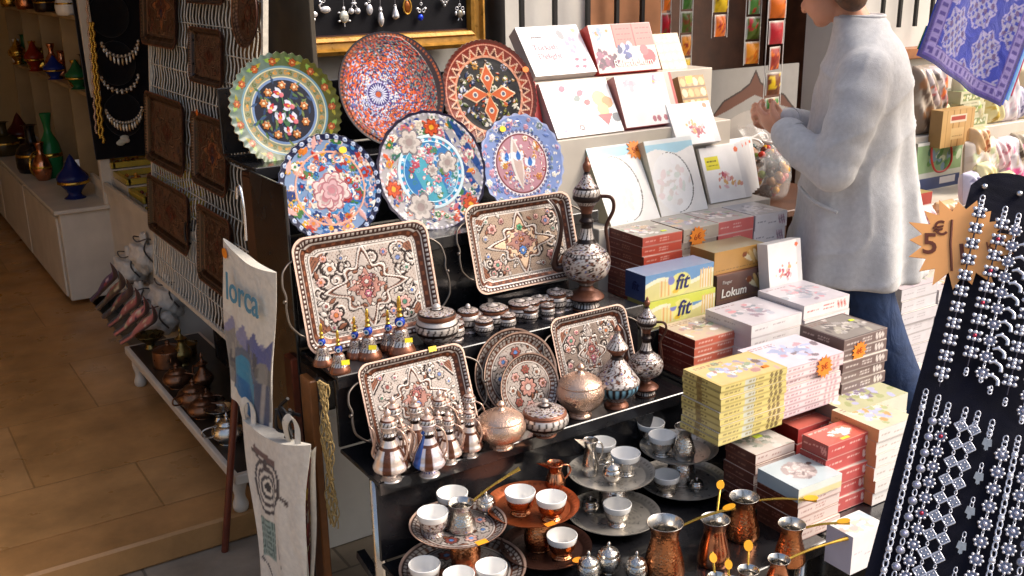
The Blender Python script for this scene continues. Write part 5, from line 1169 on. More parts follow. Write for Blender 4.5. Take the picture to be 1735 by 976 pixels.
# ------------------------------------------------------------------ lower stacks in front
bl_top = lambda P, w_, h_: (P.C.__setitem__(slice(None), S('#b8c4c8')), P.ell(w_ * .5, h_ * .52, w_ * .30, h_ * .32, .2, S('#a89a98')), blobs(P, w_ * .5, h_ * .52, w_ * .12, h_ * .14, [S('#c8bcb8'), S('#8a7c7c'), S('#b8a8a8'), S('#d8d0cc')], 50, .004, .010, 12), P.ell(w_ * .82, h_ * .62, .008, .006, 0, S('#5a4a48')))
def tea_spine(P, w_, h_): spine(S('#e2dcd6'), S('#a08a84'), 31, None, S('#d0b0a8'), S('#bca8a4'))(P, w_, h_)
bL = stack_px('sweet_box', 'dark brown sided sweet box below the yellow stack', (1279, 771), (1345, 742), (1218, 748), 1.535, .30, 6, top_photo(S('#cfc6bc'), [S('#b0b0a4'), S('#8a9080'), S('#d8d0c8'), S('#c8b8a8')], 13), spine(S('#d8c8c0'), S('#a88078'), 32, None, None, S('#8a5a4c')), spine(S('#5f2c20'), S('#a06a54'), 33, None, None, S('#8a4c38')), G_)  # brown left side made darker still, shadow painted into it
sticker(bL[0], .075, .07, .026, .012, '#cfe04a', shape='r')
p = on(1354, 829, 'y', 1.39); zt_b = p[2]
stack_px('sweet_box', 'pale blue topped sweet box in front of the dark brown stack', (1354, 829), (1427, 792), (1280, 794), 1.39, zt_b - .034, 1, bl_top, lambda P, w_, h_: (P.C.__setitem__(slice(None), S('#d4dcd8')), P.put(P.Y < h_ * .5, S('#dccf9c')), dashes(P, w_ * .1, h_ * .6, w_ * .7, h_ * .9, 1, S('#a0a8a4'), 3)), S('#aebac0'), G_)
stack_px('sweet_box', 'brown sided sweet box under the pale blue topped one', (1354, 829 + 15), (1427, 792 + 15), (1280, 794 + 15), 1.392, .30, 4, S('#d8d0c8'), spine(S('#dccac4'), S('#b0847c'), 34, None, None, S('#a87a70')), spine(S('#67301f'), S('#a86a54'), 35, None, None, S('#8a4c38')), G_)  # brown left side also holds painted shadow
def red_top(P, w_, h_): P.C[:] = S('#c85848'); P.ell(w_ * .48, h_ * .5, w_ * .24, h_ * .26, .2, S('#d8886a')); blobs(P, w_ * .48, h_ * .5, w_ * .1, h_ * .1, [S('#ece6e4'), S('#e0d0d0')], 30, .004, .01, 14); P.rect(w_ * .3, h_ * .08, w_ * .46, h_ * .2, S('#e8d83a')); dashes(P, w_ * .05, h_ * .8, w_ * .4, h_ * .92, 2, S('#e8b0a4'), 4)
rs = spine(S('#c04a48'), S('#eac4bc'), 36, None, S('#ecd4d0'), S('#e0a8a0'))
stack_px('sweet_box', 'bright red sweet box right of the pale blue topped one', (1403, 756), (1489, 722), (1353, 738), 1.43, .30, 5, red_top, rs, spine(S('#8a2420'), S('#d08a80'), 37, None, S('#c87a74')), G_)
stack_px('sweet_box', 'coral pink sweet box behind the bright red stack', (1352, 728), (1440, 692), (1312, 712), 1.56, .305, 4, lambda P, w_, h_: (P.C.__setitem__(slice(None), S('#cc6a5c')), dashes(P, w_ * .1, h_ * .2, w_ * .8, h_ * .9, 4, S('#e0b0a4'), 5)), rs, S('#8a2420'), G_, d=.10)
stack_px('sweet_box', 'white sided sweet box with a landscape top at the far right beside the bracelets', (1491, 728), (1552, 700), (1416, 692), 1.40, .30, 6, top_photo(S('#c9c4a8'), [S('#a8b07a'), S('#b0b4cc'), S('#d8d4c0'), S('#d89a5a')], 15), spine(S('#e2dfdc'), S('#b8a8a0'), 38, None, None, S('#cfc8c4')), spine(S('#d89a68'), S('#a87040'), 39), G_)
stack_px('sweet_box', 'purple and green pictured sweet box under the grey brown stack', (1442, 700), (1538, 680), (1408, 668), 1.50, .36, 3, top_photo(S('#b4b48c'), [S('#b0b0d0'), S('#7a6a80'), S('#d8d8e0'), S('#9aa06a')], 16), spine(S('#d8d8c8'), S('#9a9a8a'), 40), S('#8a7a70'), G_)
# rounded white pouch and small green carton at the bottom
stack_px('sweet_box', 'tall white box with pictured top and lilac shade painted on its side, at bottom right', (1446, 911), (1500, 888), (1397, 891), 1.235, .30, 1, top_photo(S('#e2e0da'), [S('#d0d8b8'), S('#e0c8b8'), S('#b8c8d0'), S('#f0ece4'), S('#c8b8b0')], 18), spine(S('#e8e6e8'), S('#c0b8c4'), 43), S('#c4c0d2'), G_)  # left side of the white box is lilac, its shade put into the colour
stack_px('sweet_box', 'plain white sweet box at the bottom right corner, half behind the bracelets', (1500, 872), (1550, 848), (1470, 858), 1.40, .30, 3, top_photo(S('#d8d2cc'), SWEET, 17), spine(S('#e0dcd8'), S('#b0a8a4'), 41), spine(S('#c8c0b8'), S('#a09890'), 42), G_, d=.09)
b = carton(.10, .08, .06, S('#3c5a3c'), S('#4a6a48'), S('#2c4630')); o = b.obj('small_carton', M['carton'], None, tuple(on(1262, 905, 'z', .302) + [.09, .03, 0])); tag(o, 'small dark green carton behind the copper coffee pots', 'box')
# ================================================================== left: panel of dark trays, hanging bags, low table, cabinets
PO = np.array([.862, 3.74, .50]); PM = frame_mat(PO, (0, -1, 0), (.095, 0, 1))       # local x towards the street, y up the panel, z towards the aisle
def on_frame(px, py, Mx, off=0):
    """local x, y where the sight line meets the plane of a frame"""
    o = Mx[:3, 3] + Mx[:3, 2] * off; d = ray(px, py); t = ((o - CAM) @ Mx[:3, 2]) / (d @ Mx[:3, 2]); q = CAM + d * t - o
    return np.array([q @ Mx[:3, 0], q @ Mx[:3, 1]])
t = thing('wire_mesh_display', 'white wire mesh panel hung with dark copper trays along the aisle', 'display panel')
b = MB(); W_, H_ = 1.10, 1.35
for x in np.arange(.0, W_ + .01, .031):
    ys = np.linspace(0, H_, 70); q = np.c_[x + .0022 * np.sin(ys * 75 + x * 300), ys, .0025 * np.cos(ys * 75)]; b.tube(q, .0023, 5)
for y in np.arange(0, H_ + .01, .075): b.tube([(0, y, .003), (W_ / 2, y, .003), (W_, y, .003)], .0023, 5)
b.obj('mesh_wires', M['wire'], t)
b = MB(); b.box((W_ / 2, -.006, 0), (W_ + .03, .014, .014)).box((-.008, H_ / 2, 0), (.014, H_, .014)).box((W_ + .008, H_ / 2, 0), (.014, H_, .014)).box((W_ / 2, H_ + .006, 0), (W_ + .03, .014, .014)); b.obj('frame', M['wire'], t)
setM(t, PM)
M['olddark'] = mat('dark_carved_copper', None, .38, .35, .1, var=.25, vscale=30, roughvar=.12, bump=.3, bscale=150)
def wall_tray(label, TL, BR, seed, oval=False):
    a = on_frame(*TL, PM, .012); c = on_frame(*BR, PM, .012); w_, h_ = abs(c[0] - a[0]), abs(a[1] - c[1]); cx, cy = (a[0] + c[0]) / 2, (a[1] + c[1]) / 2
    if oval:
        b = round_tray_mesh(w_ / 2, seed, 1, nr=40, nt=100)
        b.c = [np.asarray(cc) * np.array([.30, .18, .12]) for cc in b.c]; b.xf(np.diag([1, h_ / w_, 1, 1]))  # oval tray darkened likewise, shade in its colours
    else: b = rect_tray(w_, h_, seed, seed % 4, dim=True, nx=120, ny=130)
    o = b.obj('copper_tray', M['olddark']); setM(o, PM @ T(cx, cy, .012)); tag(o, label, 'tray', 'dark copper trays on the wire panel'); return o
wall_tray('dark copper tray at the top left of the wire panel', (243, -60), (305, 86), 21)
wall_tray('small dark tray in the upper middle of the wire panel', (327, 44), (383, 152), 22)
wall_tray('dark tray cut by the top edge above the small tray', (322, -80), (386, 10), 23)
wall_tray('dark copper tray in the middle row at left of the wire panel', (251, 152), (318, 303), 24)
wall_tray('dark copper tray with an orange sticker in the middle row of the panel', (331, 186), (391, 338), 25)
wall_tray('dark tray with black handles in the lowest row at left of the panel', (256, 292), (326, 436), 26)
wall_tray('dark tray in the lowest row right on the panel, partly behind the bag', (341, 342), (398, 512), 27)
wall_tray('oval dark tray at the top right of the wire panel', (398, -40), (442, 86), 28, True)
p = on_frame(333, 190, PM, .012); b = MB(); a_ = np.arange(12) * math.pi / 6
o = [q for q in COL.objects if q.name.startswith('copper_tray')][4]; sticker(o, -.08, .11, .02, .012, '#c8641e')
for px, py in ((328, 88), (322, 395)):
    p = on_frame(px, py, PM, .016); b = MB(); b.tube(spl([(0, .035, 0), (-.022, .03, .006), (-.028, 0, .008), (-.022, -.03, .006), (0, -.035, 0)]), .004, 8); par = [q_ for q_ in COL.objects if q_.name.startswith('copper_tray')][1 if py < 200 else 5]; o = b.obj('handle', M['iron'], par); m_ = np.linalg.inv(np.array(par.matrix_world)) if False else np.eye(4); lp = PM @ np.array([p[0], p[1], .016, 1.]); o.location = Vector([float(q_) for q_ in (np.array(par.matrix_basis.inverted()) @ lp)[:3]])
b = MB(); b.box((0, 0, 0), (.014, 1.12, 1.86), ch=.002); tag(b.obj('sun_block_board', mat('dull_board', S('#4a4236'), .8, var=.3, vscale=8), loc=(1.07, 3.17, .84)), 'dull brown board added behind the wire panel to block sun', 'board')  # added behind the open mesh to keep sun off the aisle
b = MB(); b.box((0, 0, 0), (.03, .17, 1.14), ch=.003)
for k in range(2): b.box((-.017, -.04 + .08 * k, 0), (.004, .07, 1.12))
tag(b.obj('wooden_board', M['wood'], loc=(.868, 2.55, .48)), 'dark red brown plank wall between the wire panel and the black stand', 'board')
b = MB(); b.box((0, 0, 0), (.02, .05, .75), ch=.003); tag(b.obj('wooden_post', M['redwood'], loc=(.810, 2.26, .285)), 'red brown wooden post at the left side of the black stand', 'post')
b = MB(); b.box((0, 0, 0), (.02, .06, .74), ch=.003); tag(b.obj('wooden_post', mat('brown_post', S('#7a4a22'), .5, var=.3), loc=(.80, 2.13, .28)), 'brown wooden post behind the jute net', 'post')

# ---- cloth bags
def cloth_bag(name, label, Mx, quad, paint, seed, nx=44, ny=80, fold=.006, thick=.012):
    """quad = local corners TL, TR, BR, BL"""
    g = np.random.default_rng(seed); s, tt = np.meshgrid(np.linspace(0, 1, nx), np.linspace(0, 1, ny), indexing='ij')
    TLc, TRc, BRc, BLc = [np.asarray(q, float) for q in quad]
    XY = (1 - s)[..., None] * (1 - tt)[..., None] * TLc + s[..., None] * (1 - tt)[..., None] * TRc + s[..., None] * tt[..., None] * BRc + (1 - s)[..., None] * tt[..., None] * BLc
    XY = XY + np.stack([.007 * np.sin(tt * 7 + s * 3 + seed) * (s * 2 - 1) + .012 * (s - .5) * np.cos(tt * 5 + seed), -.016 * np.sin(s * math.pi) * (1 - tt) + .010 * np.sin(s * 9 + seed) * tt], -1)
    z = fold * 1.1 * np.sin(s * 19 + 2.5 * np.sin(tt * 3) + seed) * np.clip(tt * 1.6, .15, 1) * (.6 + .4 * np.sin(tt * 6 + seed)) + sum(fold * g.uniform(.4, 1) * np.sin(s * g.uniform(4, 11) + tt * g.uniform(-4, 4) + g.uniform(0, 6)) * (.4 + .6 * tt) for _ in range(4)) + thick * np.sin(s * math.pi) ** .6
    P = Paint(s, 1 - tt, S('#ddd6c8')); paint(P)
    G = np.concatenate([XY, z[..., None]], -1); Bk = np.concatenate([XY, (z - thick * 2 * np.sin(s * math.pi) ** .6 - .001)[..., None]], -1)
    b = MB(); b.grid(G, P.C.reshape(nx, ny, 3), True, 0, True); b.grid(Bk, S('#cfc8ba'), True, 0, False)
    for A_, B_ in ((G[0], Bk[0]), (G[-1], Bk[-1]), (G[:, 0], Bk[:, 0]), (G[:, -1], Bk[:, -1])): b.grid(np.stack([A_, B_]), S('#d0c9bb'), True)
    o = b.obj(name, M['cloth']); setM(o, Mx); tag(o, label, 'bag'); return o
BM = frame_mat((.705, 2.5, .5), (.05, -1, 0), (.02, 0, 1))
def lorca_art(P):
    c = S('#dfd8c9'); P.C[:] = c
    P.put((P.Y < .55) & (P.Y > .12), S('#cfc6b8')); P.poly([(.0, .40), (.2, .56), (.34, .46), (.5, .60), (.66, .44), (.82, .58), (1.0, .50), (1, .30), (0, .30)], S('#8a86a4'))
    P.poly([(.55, .5), (.70, .62), (.84, .54), (1, .62), (1, .3), (.55, .3)], S('#5c5f90')); P.poly([(0, .38), (.28, .5), (.5, .44), (.9, .46), (1, .36), (1, .12), (0, .12)], S('#8d877e'))
    g = np.random.default_rng(3)
    for _ in range(26): x, y = g.uniform(.05, .95), g.uniform(.14, .42); P.rect(x, y, x + g.uniform(.03, .1), y + g.uniform(.03, .12), [S('#6a665f'), S('#a39a8c'), S('#4d4b50'), S('#57606e')][g.integers(4)])
    P.ell(.56, .17, .30, .27, 0, S('#5f6470')); P.ell(.56, .16, .25, .23, 0, S('#3f86a4')); P.ell(.52, .10, .22, .14, 0, S('#2c6a9c')); P.put((P.Y < .09) & (P.X < .6), S('#dfd8c9')); P.put(P.Y < .03, c)
    P.put((P.X > .75) & (P.Y < .34) & (P.Y > .02) & (P.X < .97), S('#4f5468')); P.put((P.X > .84) & (P.Y < .34) & (P.Y > .02) & (P.X < .90), S('#a39a92'))
q = [on_frame(*p_, BM) for p_ in ((378, 402), (468, 462), (458, 752), (384, 648))]
bag1 = cloth_bag('tote_bag', 'hanging cream tote bag with a blue town picture lettered lorca', BM, q, lorca_art, 4, fold=.005)
b = MB(); lc = (q[0] * .62 + q[1] * .38) * .82 + (q[3] * .5 + q[2] * .5) * .18; b.text('lorca', .098, T(lc[0] + .042, lc[1] - .022, .0245), S('#4d8ba6'), shear=.15, off=.001); b.obj('lettering', M['sticker'], bag1)
sticker(bag1, q[0][0] + .035, q[0][1] - .03, .012, .016, '#f08a1e')
h = MB(); h.tube(spl([(-.0, -.03, 0), (.0, .04, 0), (-.012, .085, 0), (-.03, .09, 0), (-.038, .06, 0)]), .0035, 8); p_ = q[0] * .55 + q[1] * .45; o = h.obj('wire_hook', M['silver']); setM(o, BM @ T(p_[0] + .01, p_[1] + .06, .0)); tag(o, 'curved silver wire hook holding the lorca tote bag', 'hook')
def fish_art(P):
    P.C[:] = S('#dcd5c9')
    for k, c in enumerate(('#3a3030', '#dcd5c9', '#4a3c3a', '#dcd5c9', '#3a3434', '#e4ddd0', '#1c1818')): P.ell(.42, .68, .30 - .041 * k, .165 - .0225 * k, .25, S(c))
    P.line([(.18, .86), (.5, .80), (.8, .60)], .012, S('#4a3a34')); P.line([(.25, .88), (.6, .86)], .02, S('#6a4a40'))
    m = (P.X > .12) & (P.X < .46) & (P.Y > .22) & (P.Y < .46); P.put(m, S('#8fa39a')); P.put(m & (np.sin(P.X * 60 + P.Y * 90) * np.sin(P.X * 60 - P.Y * 90) > .1), S('#3f5a54')); P.line([(.1, .22), (.3, .12), (.5, .05)], .01, S('#3a3434')); P.line([(.55, .5), (.6, .2)], .008, S('#5a504a'))
B2 = frame_mat((.69, 2.3, .3), (.08, -1, 0), (.015, 0, 1))
q2 = [on_frame(*p_, B2) for p_ in ((412, 705), (522, 752), (520, 1010), (452, 1000))]
bag2 = cloth_bag('tote_bag', 'lower cream tote bag with a drawn fish eye and green scales', B2, q2, fish_art, 6, fold=.006, thick=.02)
for f in (.12, .8):
    b = MB(); p_ = q2[0] * (1 - f) + q2[1] * f; qs = spl([(-.022, -.02, .004), (-.016, .03, .012), (.0, .052, .004), (.018, .03, .0), (.028, -.01, .006)]); wv = np.stack([qs + [-.008, .004, .002], qs + [.008, -.004, -.002]], 1); b.grid(wv, S('#d2cabc'), True); b.grid(wv - [0, 0, .002], S('#d2cabc'), True, 0, True); b.obj('strap', M['cloth'], bag2, (p_[0], p_[1], 0))
def folk_art(P):
    P.C[:] = S('#7a2a1c'); g = np.random.default_rng(9)
    for _ in range(90): P.flower(g.uniform(0, 1), g.uniform(0, 1), .05, 5, [S('#d8b23a'), S('#c8463a'), S('#e2d8c8'), S('#8a5a2a'), S('#5a1c14')][g.integers(5)], S('#e8d8a0'))
    P.put(P.X > .78, S('#efe8da')); P.put(P.Y > .97, S('#efe8da'))
B3 = frame_mat((.76, 2.1, .3), (.22, -1, 0), (.0, 0, 1)); q3 = [on_frame(*p_, B3) for p_ in ((512, 752), (540, 758), (532, 1010), (510, 1010))]
cloth_bag('folk_bag', 'red and gold flowered bag with a white edge beside the fish eye bag', B3, q3, folk_art, 8, nx=24, fold=.003, thick=.006)
b = MB()
for k in range(9): b.tube(spl([tuple(rng.normal(0, .008, 3)), tuple(rng.normal(0, .012, 3) + [0, .02, .03]), tuple(rng.normal(0, .016, 3) + [0, .0, .05])]), .004, 6)
tag(b.obj('hanger_clips', M['iron'], loc=on(492, 735, 'x', .72)), 'cluster of black hanger clips above the fish eye bag', 'clips')
# jute net
b = MB(); NM = frame_mat((.778, 2.12, .35), (0.1, -1, 0), (0, 0, 1)); qa = on_frame(540, 645, NM); qb = on_frame(572, 895, NM)
ys = np.linspace(qa[1], qb[1], 70)
for k in range(5):
    for ph in (0, math.pi):
        x0 = qa[0] + (qb[0] - qa[0]) * (k + .5) / 5.; b.tube(np.c_[x0 + .0075 * np.sin((ys - qa[1]) * 95 + ph + (k % 2) * math.pi / 2) + .03 * (qa[1] - ys) * 0, ys, .005 * np.sin(ys * 40 + k)], .0016, 5)
    for y in ys[::9]: b.sphere((x0, y, 0), .0035, 6, 5)
o = b.obj('jute_net', M['jute']); setM(o, NM); tag(o, 'knotted jute net hanging on the left side of the black stand', 'net')
# leaning pole
a = on(381, 934, 'z', -.09); c = on(401, 640, 'x', .80); b = MB(); b.tube([a, a * .5 + c * .5, c + (c - a) * .2], .0105, 12); tag(b.obj('wooden_pole', M['redwood']), 'red brown wooden pole leaning beside the tote bags', 'pole')
# white box added to stand in for the bright patch under the stand
b = MB(); b.box((0, 0, 0), (.55, .3, .42), ch=.004); tag(b.obj('carton', M['ceramic'], loc=(1.20, 2.72, .121)), 'added white box standing in for the bright patch under the black stand', 'box')
# ---- low table with copper pots
t = thing('low_table', 'long low white table full of old pots below the wire panel', 'table', (.775, 2.73, 0))
b = MB(); b.box((.15, .65, .132), (.30, 1.32, .032), ch=.004); b.obj('table_top', M['white_lacquer'], t)
b = MB(); b.box((.15, .65, .1485), (.27, 1.28, .003)); b.obj('dark_inlay', mat('dark_table_inlay', S('#2a2018'), .5, 0, .2, var=.4, vscale=12), t)
for (x, y) in ((.03, .06), (.03, 1.24), (.27, .06), (.27, 1.24)):
    b = MB(); b.lathe(smooth_prof([(0, 0), (.018, 0), (.024, .02), (.016, .05), (.024, .09), (.02, .116)], 3), 14); b.obj('leg', M['white_lacquer'], t, (x, y, 0))
b = MB(); b.box((0, 0, 0), (.02, 1.1, .50)); tag(b.obj('shading_panel', M['black_metal'], loc=(1.045, 3.16, .17)), 'added black panel shading the aisle, behind the pots of the low table', 'panel')  # added to close the gap below the mesh against the sun
def old_pot(label, px, r, H, kind, mk='hgold', name='copper_pot', grp='old pots on the low white table'):
    p_ = on(*px, 'z', .1502); t = thing(name, label, 'pot', p_, rng.uniform(0, 6), grp)
    prof = {'pot': [(0, 0), (.6, 0), (.62, .04), (.9, .2), (1, .36), (.85, .55), (.6, .62)], 'bowl': [(0, 0), (.4, 0), (.35, .1), (.3, .25), (.7, .42), (1, .62), (.95, .62), (.6, .45), (0, .36)], 'can': [(0, 0), (.9, 0), (1, .03), (1, .6), (.96, .62)], 'ewer': [(0, 0), (.6, 0), (.5, .08), (1, .25), (.95, .38), (.4, .55), (.35, .64), (.55, .7)]}[kind]
    b = MB(); b.lathe(smooth_prof(prof, 3) * np.array([r, H]), 28); b.obj('body', M[mk], t)
    if kind != 'bowl':
        b = MB(); b.lathe(smooth_prof([(.62 if kind != 'can' else .98, .62 if kind != 'ewer' else .70), (.5, .72), (.2, .78), (.1, .84), (.16, .9), (.08, .95), (0, 1)], 3) * np.array([r, H]), 24); b.obj('lid', M[mk], t)
    b = MB(); b.tube(spl([(r * .9, 0, H * .25), (r * 1.5, 0, H * .35), (r * 1.45, 0, H * .55), (r * .55, 0, H * .6)]), .003, 8); b.obj('handle', M[mk], t)
for lab, px, r, H, k, mk in (('shallow stemmed brass bowl at the far end of the low table', (256, 590), .055, .09, 'bowl', 'oldbrass'), ('round copper canister with a light on it near the far end of the table', (288, 618), .058, .10, 'can', 'oldcopper'), ('tall brass topped ewer in the middle of the low table', (311, 618), .036, .15, 'ewer', 'oldbrass'), ('copper pot with a ring handle left of the brass topped ewer', (302, 655), .05, .09, 'pot', 'oldcopper'), ('squat round copper teapot in the middle of the low table', (330, 688), .056, .10, 'pot', 'oldcopper'), ('small copper ewer with pointed lid near the bag', (347, 660), .034, .14, 'ewer', 'oldcopper'), ('wide dark copper pot close to the white table edge', (345, 705), .05, .08, 'pot', 'oldcopper'), ('pale rimmed bowl near the close end of the low table', (373, 712), .048, .07, 'bowl', 'steel'), ('dark kettle at the close end of the low table', (388, 748), .05, .10, 'pot', 'steel'), ('brass mortar behind the copper canister on the low table', (318, 600), .035, .07, 'can', 'oldbrass'), ('small dark pot behind the squat teapot', (352, 690), .035, .07, 'pot', 'oldcopper')): old_pot(lab, px, r, H, k, mk)
# ---- embroidered slippers and white pouches
def slipper(label, p, rot, c1, c2, L=.22):
    ns, nr = 26, 14; b = MB(); s = np.linspace(0, 1, ns); a = np.linspace(0, 2 * math.pi, nr, endpoint=False)
    wd = .036 * np.sin(np.clip(s * 1.02, 0, 1) * math.pi) ** .45 * (1 - .25 * s) + .002; ht = .022 + .016 * np.sin(np.clip((s - .35) / .65, 0, 1) * math.pi); ht = ht * np.clip((1.02 - s) * 6, .15, 1)
    cz = np.where(s > .8, (s - .8) ** 2 * 1.6, 0) + ht * .5
    X = np.broadcast_to((s * L)[:, None], (ns, nr)); Y = wd[:, None] * np.cos(a); Z = cz[:, None] + .5 * ht[:, None] * np.sin(a)
    P = Paint(X / L, np.arctan2(Z - cz[:, None], Y) / math.pi, c1); g = np.random.default_rng(int(abs(p[0] + p[1]) * 1e4) % 9999)
    for _ in range(26): P.disc(g.uniform(.4, .95), g.uniform(-.1, 1.1), .05, [c2, S('#d8c8a0'), S('#3a2a4a'), S('#a84a4a')][g.integers(4)])
    P.put((P.X < .42) & (P.Y > .1) & (P.Y < .9), S('#2a1c18')); P.put(P.Y < -.2, S('#6a4a38'))
    b.grid(np.stack([X, Y, Z], -1), P.C.reshape(ns, nr, 3), True, 0, True, True); o = b.obj('slipper', M['cloth'], None, p); o.rotation_euler = rot; tag(o, label, 'slipper', 'embroidered slippers leaning in a row'); return o
SL = [('#5a3a58', '#c8a8b0', 'purple embroidered slipper at the top of the leaning row'), ('#6d5a40', '#a8a080', 'olive brown slipper, second in the leaning row'), ('#5a4438', '#b09a78', 'dark brown slipper, third in the leaning row'), ('#a8625a', '#d8b8a8', 'rust slipper in the middle of the leaning row'), ('#d07a74', '#ead0c4', 'pink red slipper, second from the low end of the row'), ('#c07268', '#e4c8b4', 'brick red slipper at the low end of the row')]
for k, (c1, c2, lab) in enumerate(SL):
    f = k / 5; p_ = on(158 + 50 * f, 512 + 72 * f, 'x', .79); slipper(lab, p_, (R(20), R(-38 + 6 * f), R(-58)), S(c1), S(c2), .25 + .03 * f)
def soft_bag(label, px, u, r, seed, name='white_pouch', m='cloth', col='#d8d2c8', cat='pouch', grp='white cloth pouches beside the slippers', cord='#4a4440'):
    p_ = on(*px, 'x', u); t = thing(name, label, cat, p_, 0, grp); g = np.random.default_rng(seed)
    b = MB(); n = 22; ph = np.linspace(.05, math.pi - .05, n); th = np.arange(26) * 2 * math.pi / 26
    d = np.stack([np.sin(ph)[:, None] * np.cos(th), np.sin(ph)[:, None] * np.sin(th), np.cos(ph)[:, None] * np.ones(26)], -1)
    rr = 1 + .10 * np.sin(d[..., 0] * 5 + g.uniform(0, 6)) * np.sin(d[..., 1] * 6 + g.uniform(0, 6)) + .07 * np.sin(d[..., 2] * 9 + 4 * d[..., 0]); rr = rr + .09 * np.sin(d[..., 0] * 13 + 3 * d[..., 1]) * np.sin(d[..., 2] * 11 + g.uniform(0, 6)) + .05 * np.sin(np.arctan2(d[..., 1], d[..., 0]) * 9 + d[..., 2] * 7); rr = rr * (1 - .55 * np.clip((d[..., 2] - .45) / .3, 0, 1) + .5 * np.clip((d[..., 2] - .88) / .1, 0, 1))
    b.grid(d * rr[..., None] * np.array(r), S(col), True, 0, True, True); b.obj('pouch_body', M[m], t)
    b = MB(); a = np.linspace(0, 2 * math.pi, 30); b.tube(np.c_[r[0] * .66 * np.cos(a), r[1] * .66 * np.sin(a), r[2] * .72 + .006 * np.sin(a * 3)], .003, 6, S(cord)); b.tube(spl([(0, -r[1] * .66, r[2] * .72), (-.02, -r[1] * .95, r[2] * .3), (.01, -r[1] * 1.02, -r[2] * .3)]), .004, 6, S(cord)); b.obj('drawstring', M['cloth'], t); return t
for k, (px, u, r, lab) in enumerate((((222, 452), .95, (.07, .10, .085), 'uppermost white pouch beside the slippers'), ((246, 428), .99, (.06, .08, .09), 'white pouch behind the uppermost one at the cabinet side'), ((238, 505), .93, (.07, .11, .075), 'white pouch in the middle, right of the slippers'), ((268, 535), .95, (.08, .11, .08), 'lowest white pouch, behind the brass bowl'), ((286, 500), 1.0, (.07, .10, .09), 'white pouch under the corner of the wire panel'))): soft_bag(lab, px, u, r, 30 + k)
# ---- cabinet, bookcase and jewellery case in the shop
t = thing('cabinet', 'long low white cabinet along the shop aisle', 'cabinet', (.784, 5.18, 0))
b = MB(); b.box((.16, 1.5, .245), (.32, 3.0, .43), ch=.004); b.obj('body', M['white_lacquer'], t)
b = MB(); b.box((.15, 1.49, .472), (.35, 3.03, .02), ch=.004); b.obj('top', M['white_lacquer'], t)
for k in range(3):
    b = MB(); b.box((-.006, .52 + .98 * k, .24), (.012, .95, .39), ch=.003); b.obj('door', M['white_lacquer'], t)
M['dim_cream'] = mat('dim_cream_board', S('#a48a62'), .6, var=.25, vscale=6)  # white boards toned down, dimness of the shop put into the colour
t = thing('shelf_unit', 'open white shelf unit with glassware on the cabinet', 'shelf unit', (1.0, 5.2, .482))
b = MB(); b.box((.02, 0, .70), (.05, .045, 1.45), ch=.003); b.obj('post', M['white_lacquer'], t)
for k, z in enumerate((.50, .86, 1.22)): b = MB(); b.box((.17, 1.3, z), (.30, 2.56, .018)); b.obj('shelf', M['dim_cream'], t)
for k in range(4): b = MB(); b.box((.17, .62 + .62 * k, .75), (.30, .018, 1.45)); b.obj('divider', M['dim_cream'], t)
b = MB(); b.box((.335, 1.3, .75), (.016, 2.6, 1.5)); b.obj('back', MI, t)
vc = [('#6a4a1a', 'brass'), ('#7a2418', 'plastic'), ('#1c2c7a', 'plastic'), ('#1f5a34', 'plastic'), ('#c88a2a', 'brass'), ('#8a6a4a', 'copper'), ('#2a1c18', 'plastic'), ('#b8a080', 'ceramic'), ('#d8a020', 'brass'), ('#a05a30', 'copper')]
def vase(label, p_, r, H, c, mk, k):
    t = thing('vase', label, 'vase', p_, 0, 'vases and glassware on the shelf unit')
    pr = [[(0, 0), (.6, 0), (1, .3), (.8, .55), (.3, .75), (.5, 1), (.4, 1), (0, .8)], [(0, 0), (.7, 0), (.4, .1), (.9, .35), (1, .5), (.5, .7), (.2, .9), (0, 1)], [(0, 0), (.9, 0), (1, .4), (.6, .6), (.35, .62), (.3, .95), (.5, 1), (0, .95)]][k % 3]
    b = MB(); b.lathe(smooth_prof(pr, 3) * np.array([r, H]), 20, col=S(c)); b.obj('body', M[mk] if mk != 'plastic' else M['paint'], t)
    b = MB(); b.lathe([(r * .66, H * .32), (r * 1.02, H * .34), (r * 1.0, H * .40), (r * .7, H * .42)], 20, col=S('#c8a040')); b.obj('gold_band', M['brass'], t)
vpos = [((20, 62), 1.345, .05, .14), ((105, 70), 1.345, .06, .13), ((95, 55), 1.345, .04, .16), ((45, 100), 1.345, .05, .12), ((25, 110), .985, .06, .15), ((110, 138), .985, .07, .12), ((85, 130), .985, .04, .1), ((125, 150), .985, .05, .12), ((45, 180), .985, .07, .2), ((20, 200), .985, .05, .16)]
names = ['dark', 'red', 'blue', 'green', 'golden', 'tan', 'black', 'cream', 'yellow brass', 'copper']
for lv, nm in enumerate(('middle', 'upper')):
    n_ = 0
    for k in range(4):
        for q_, (dx, dy) in enumerate(((.045, .09), (.03, .20), (.085, .15))):
            c_, mk_ = vc[(n_ * 3 + lv * 4) % 10]
            vase(f'{names[(n_ * 3 + lv * 4) % 10]} vase, {NTH[n_]} from the near end on the {nm} board of the shelf unit', (1.0 + dx, 5.82 + .62 * k - dy, .482 + (.50, .86)[lv] + .0095), .045 + .012 * ((n_ * 7) % 3), .13 + .05 * ((n_ * 5) % 4) / 3, c_, mk_, n_ + lv); n_ += 1
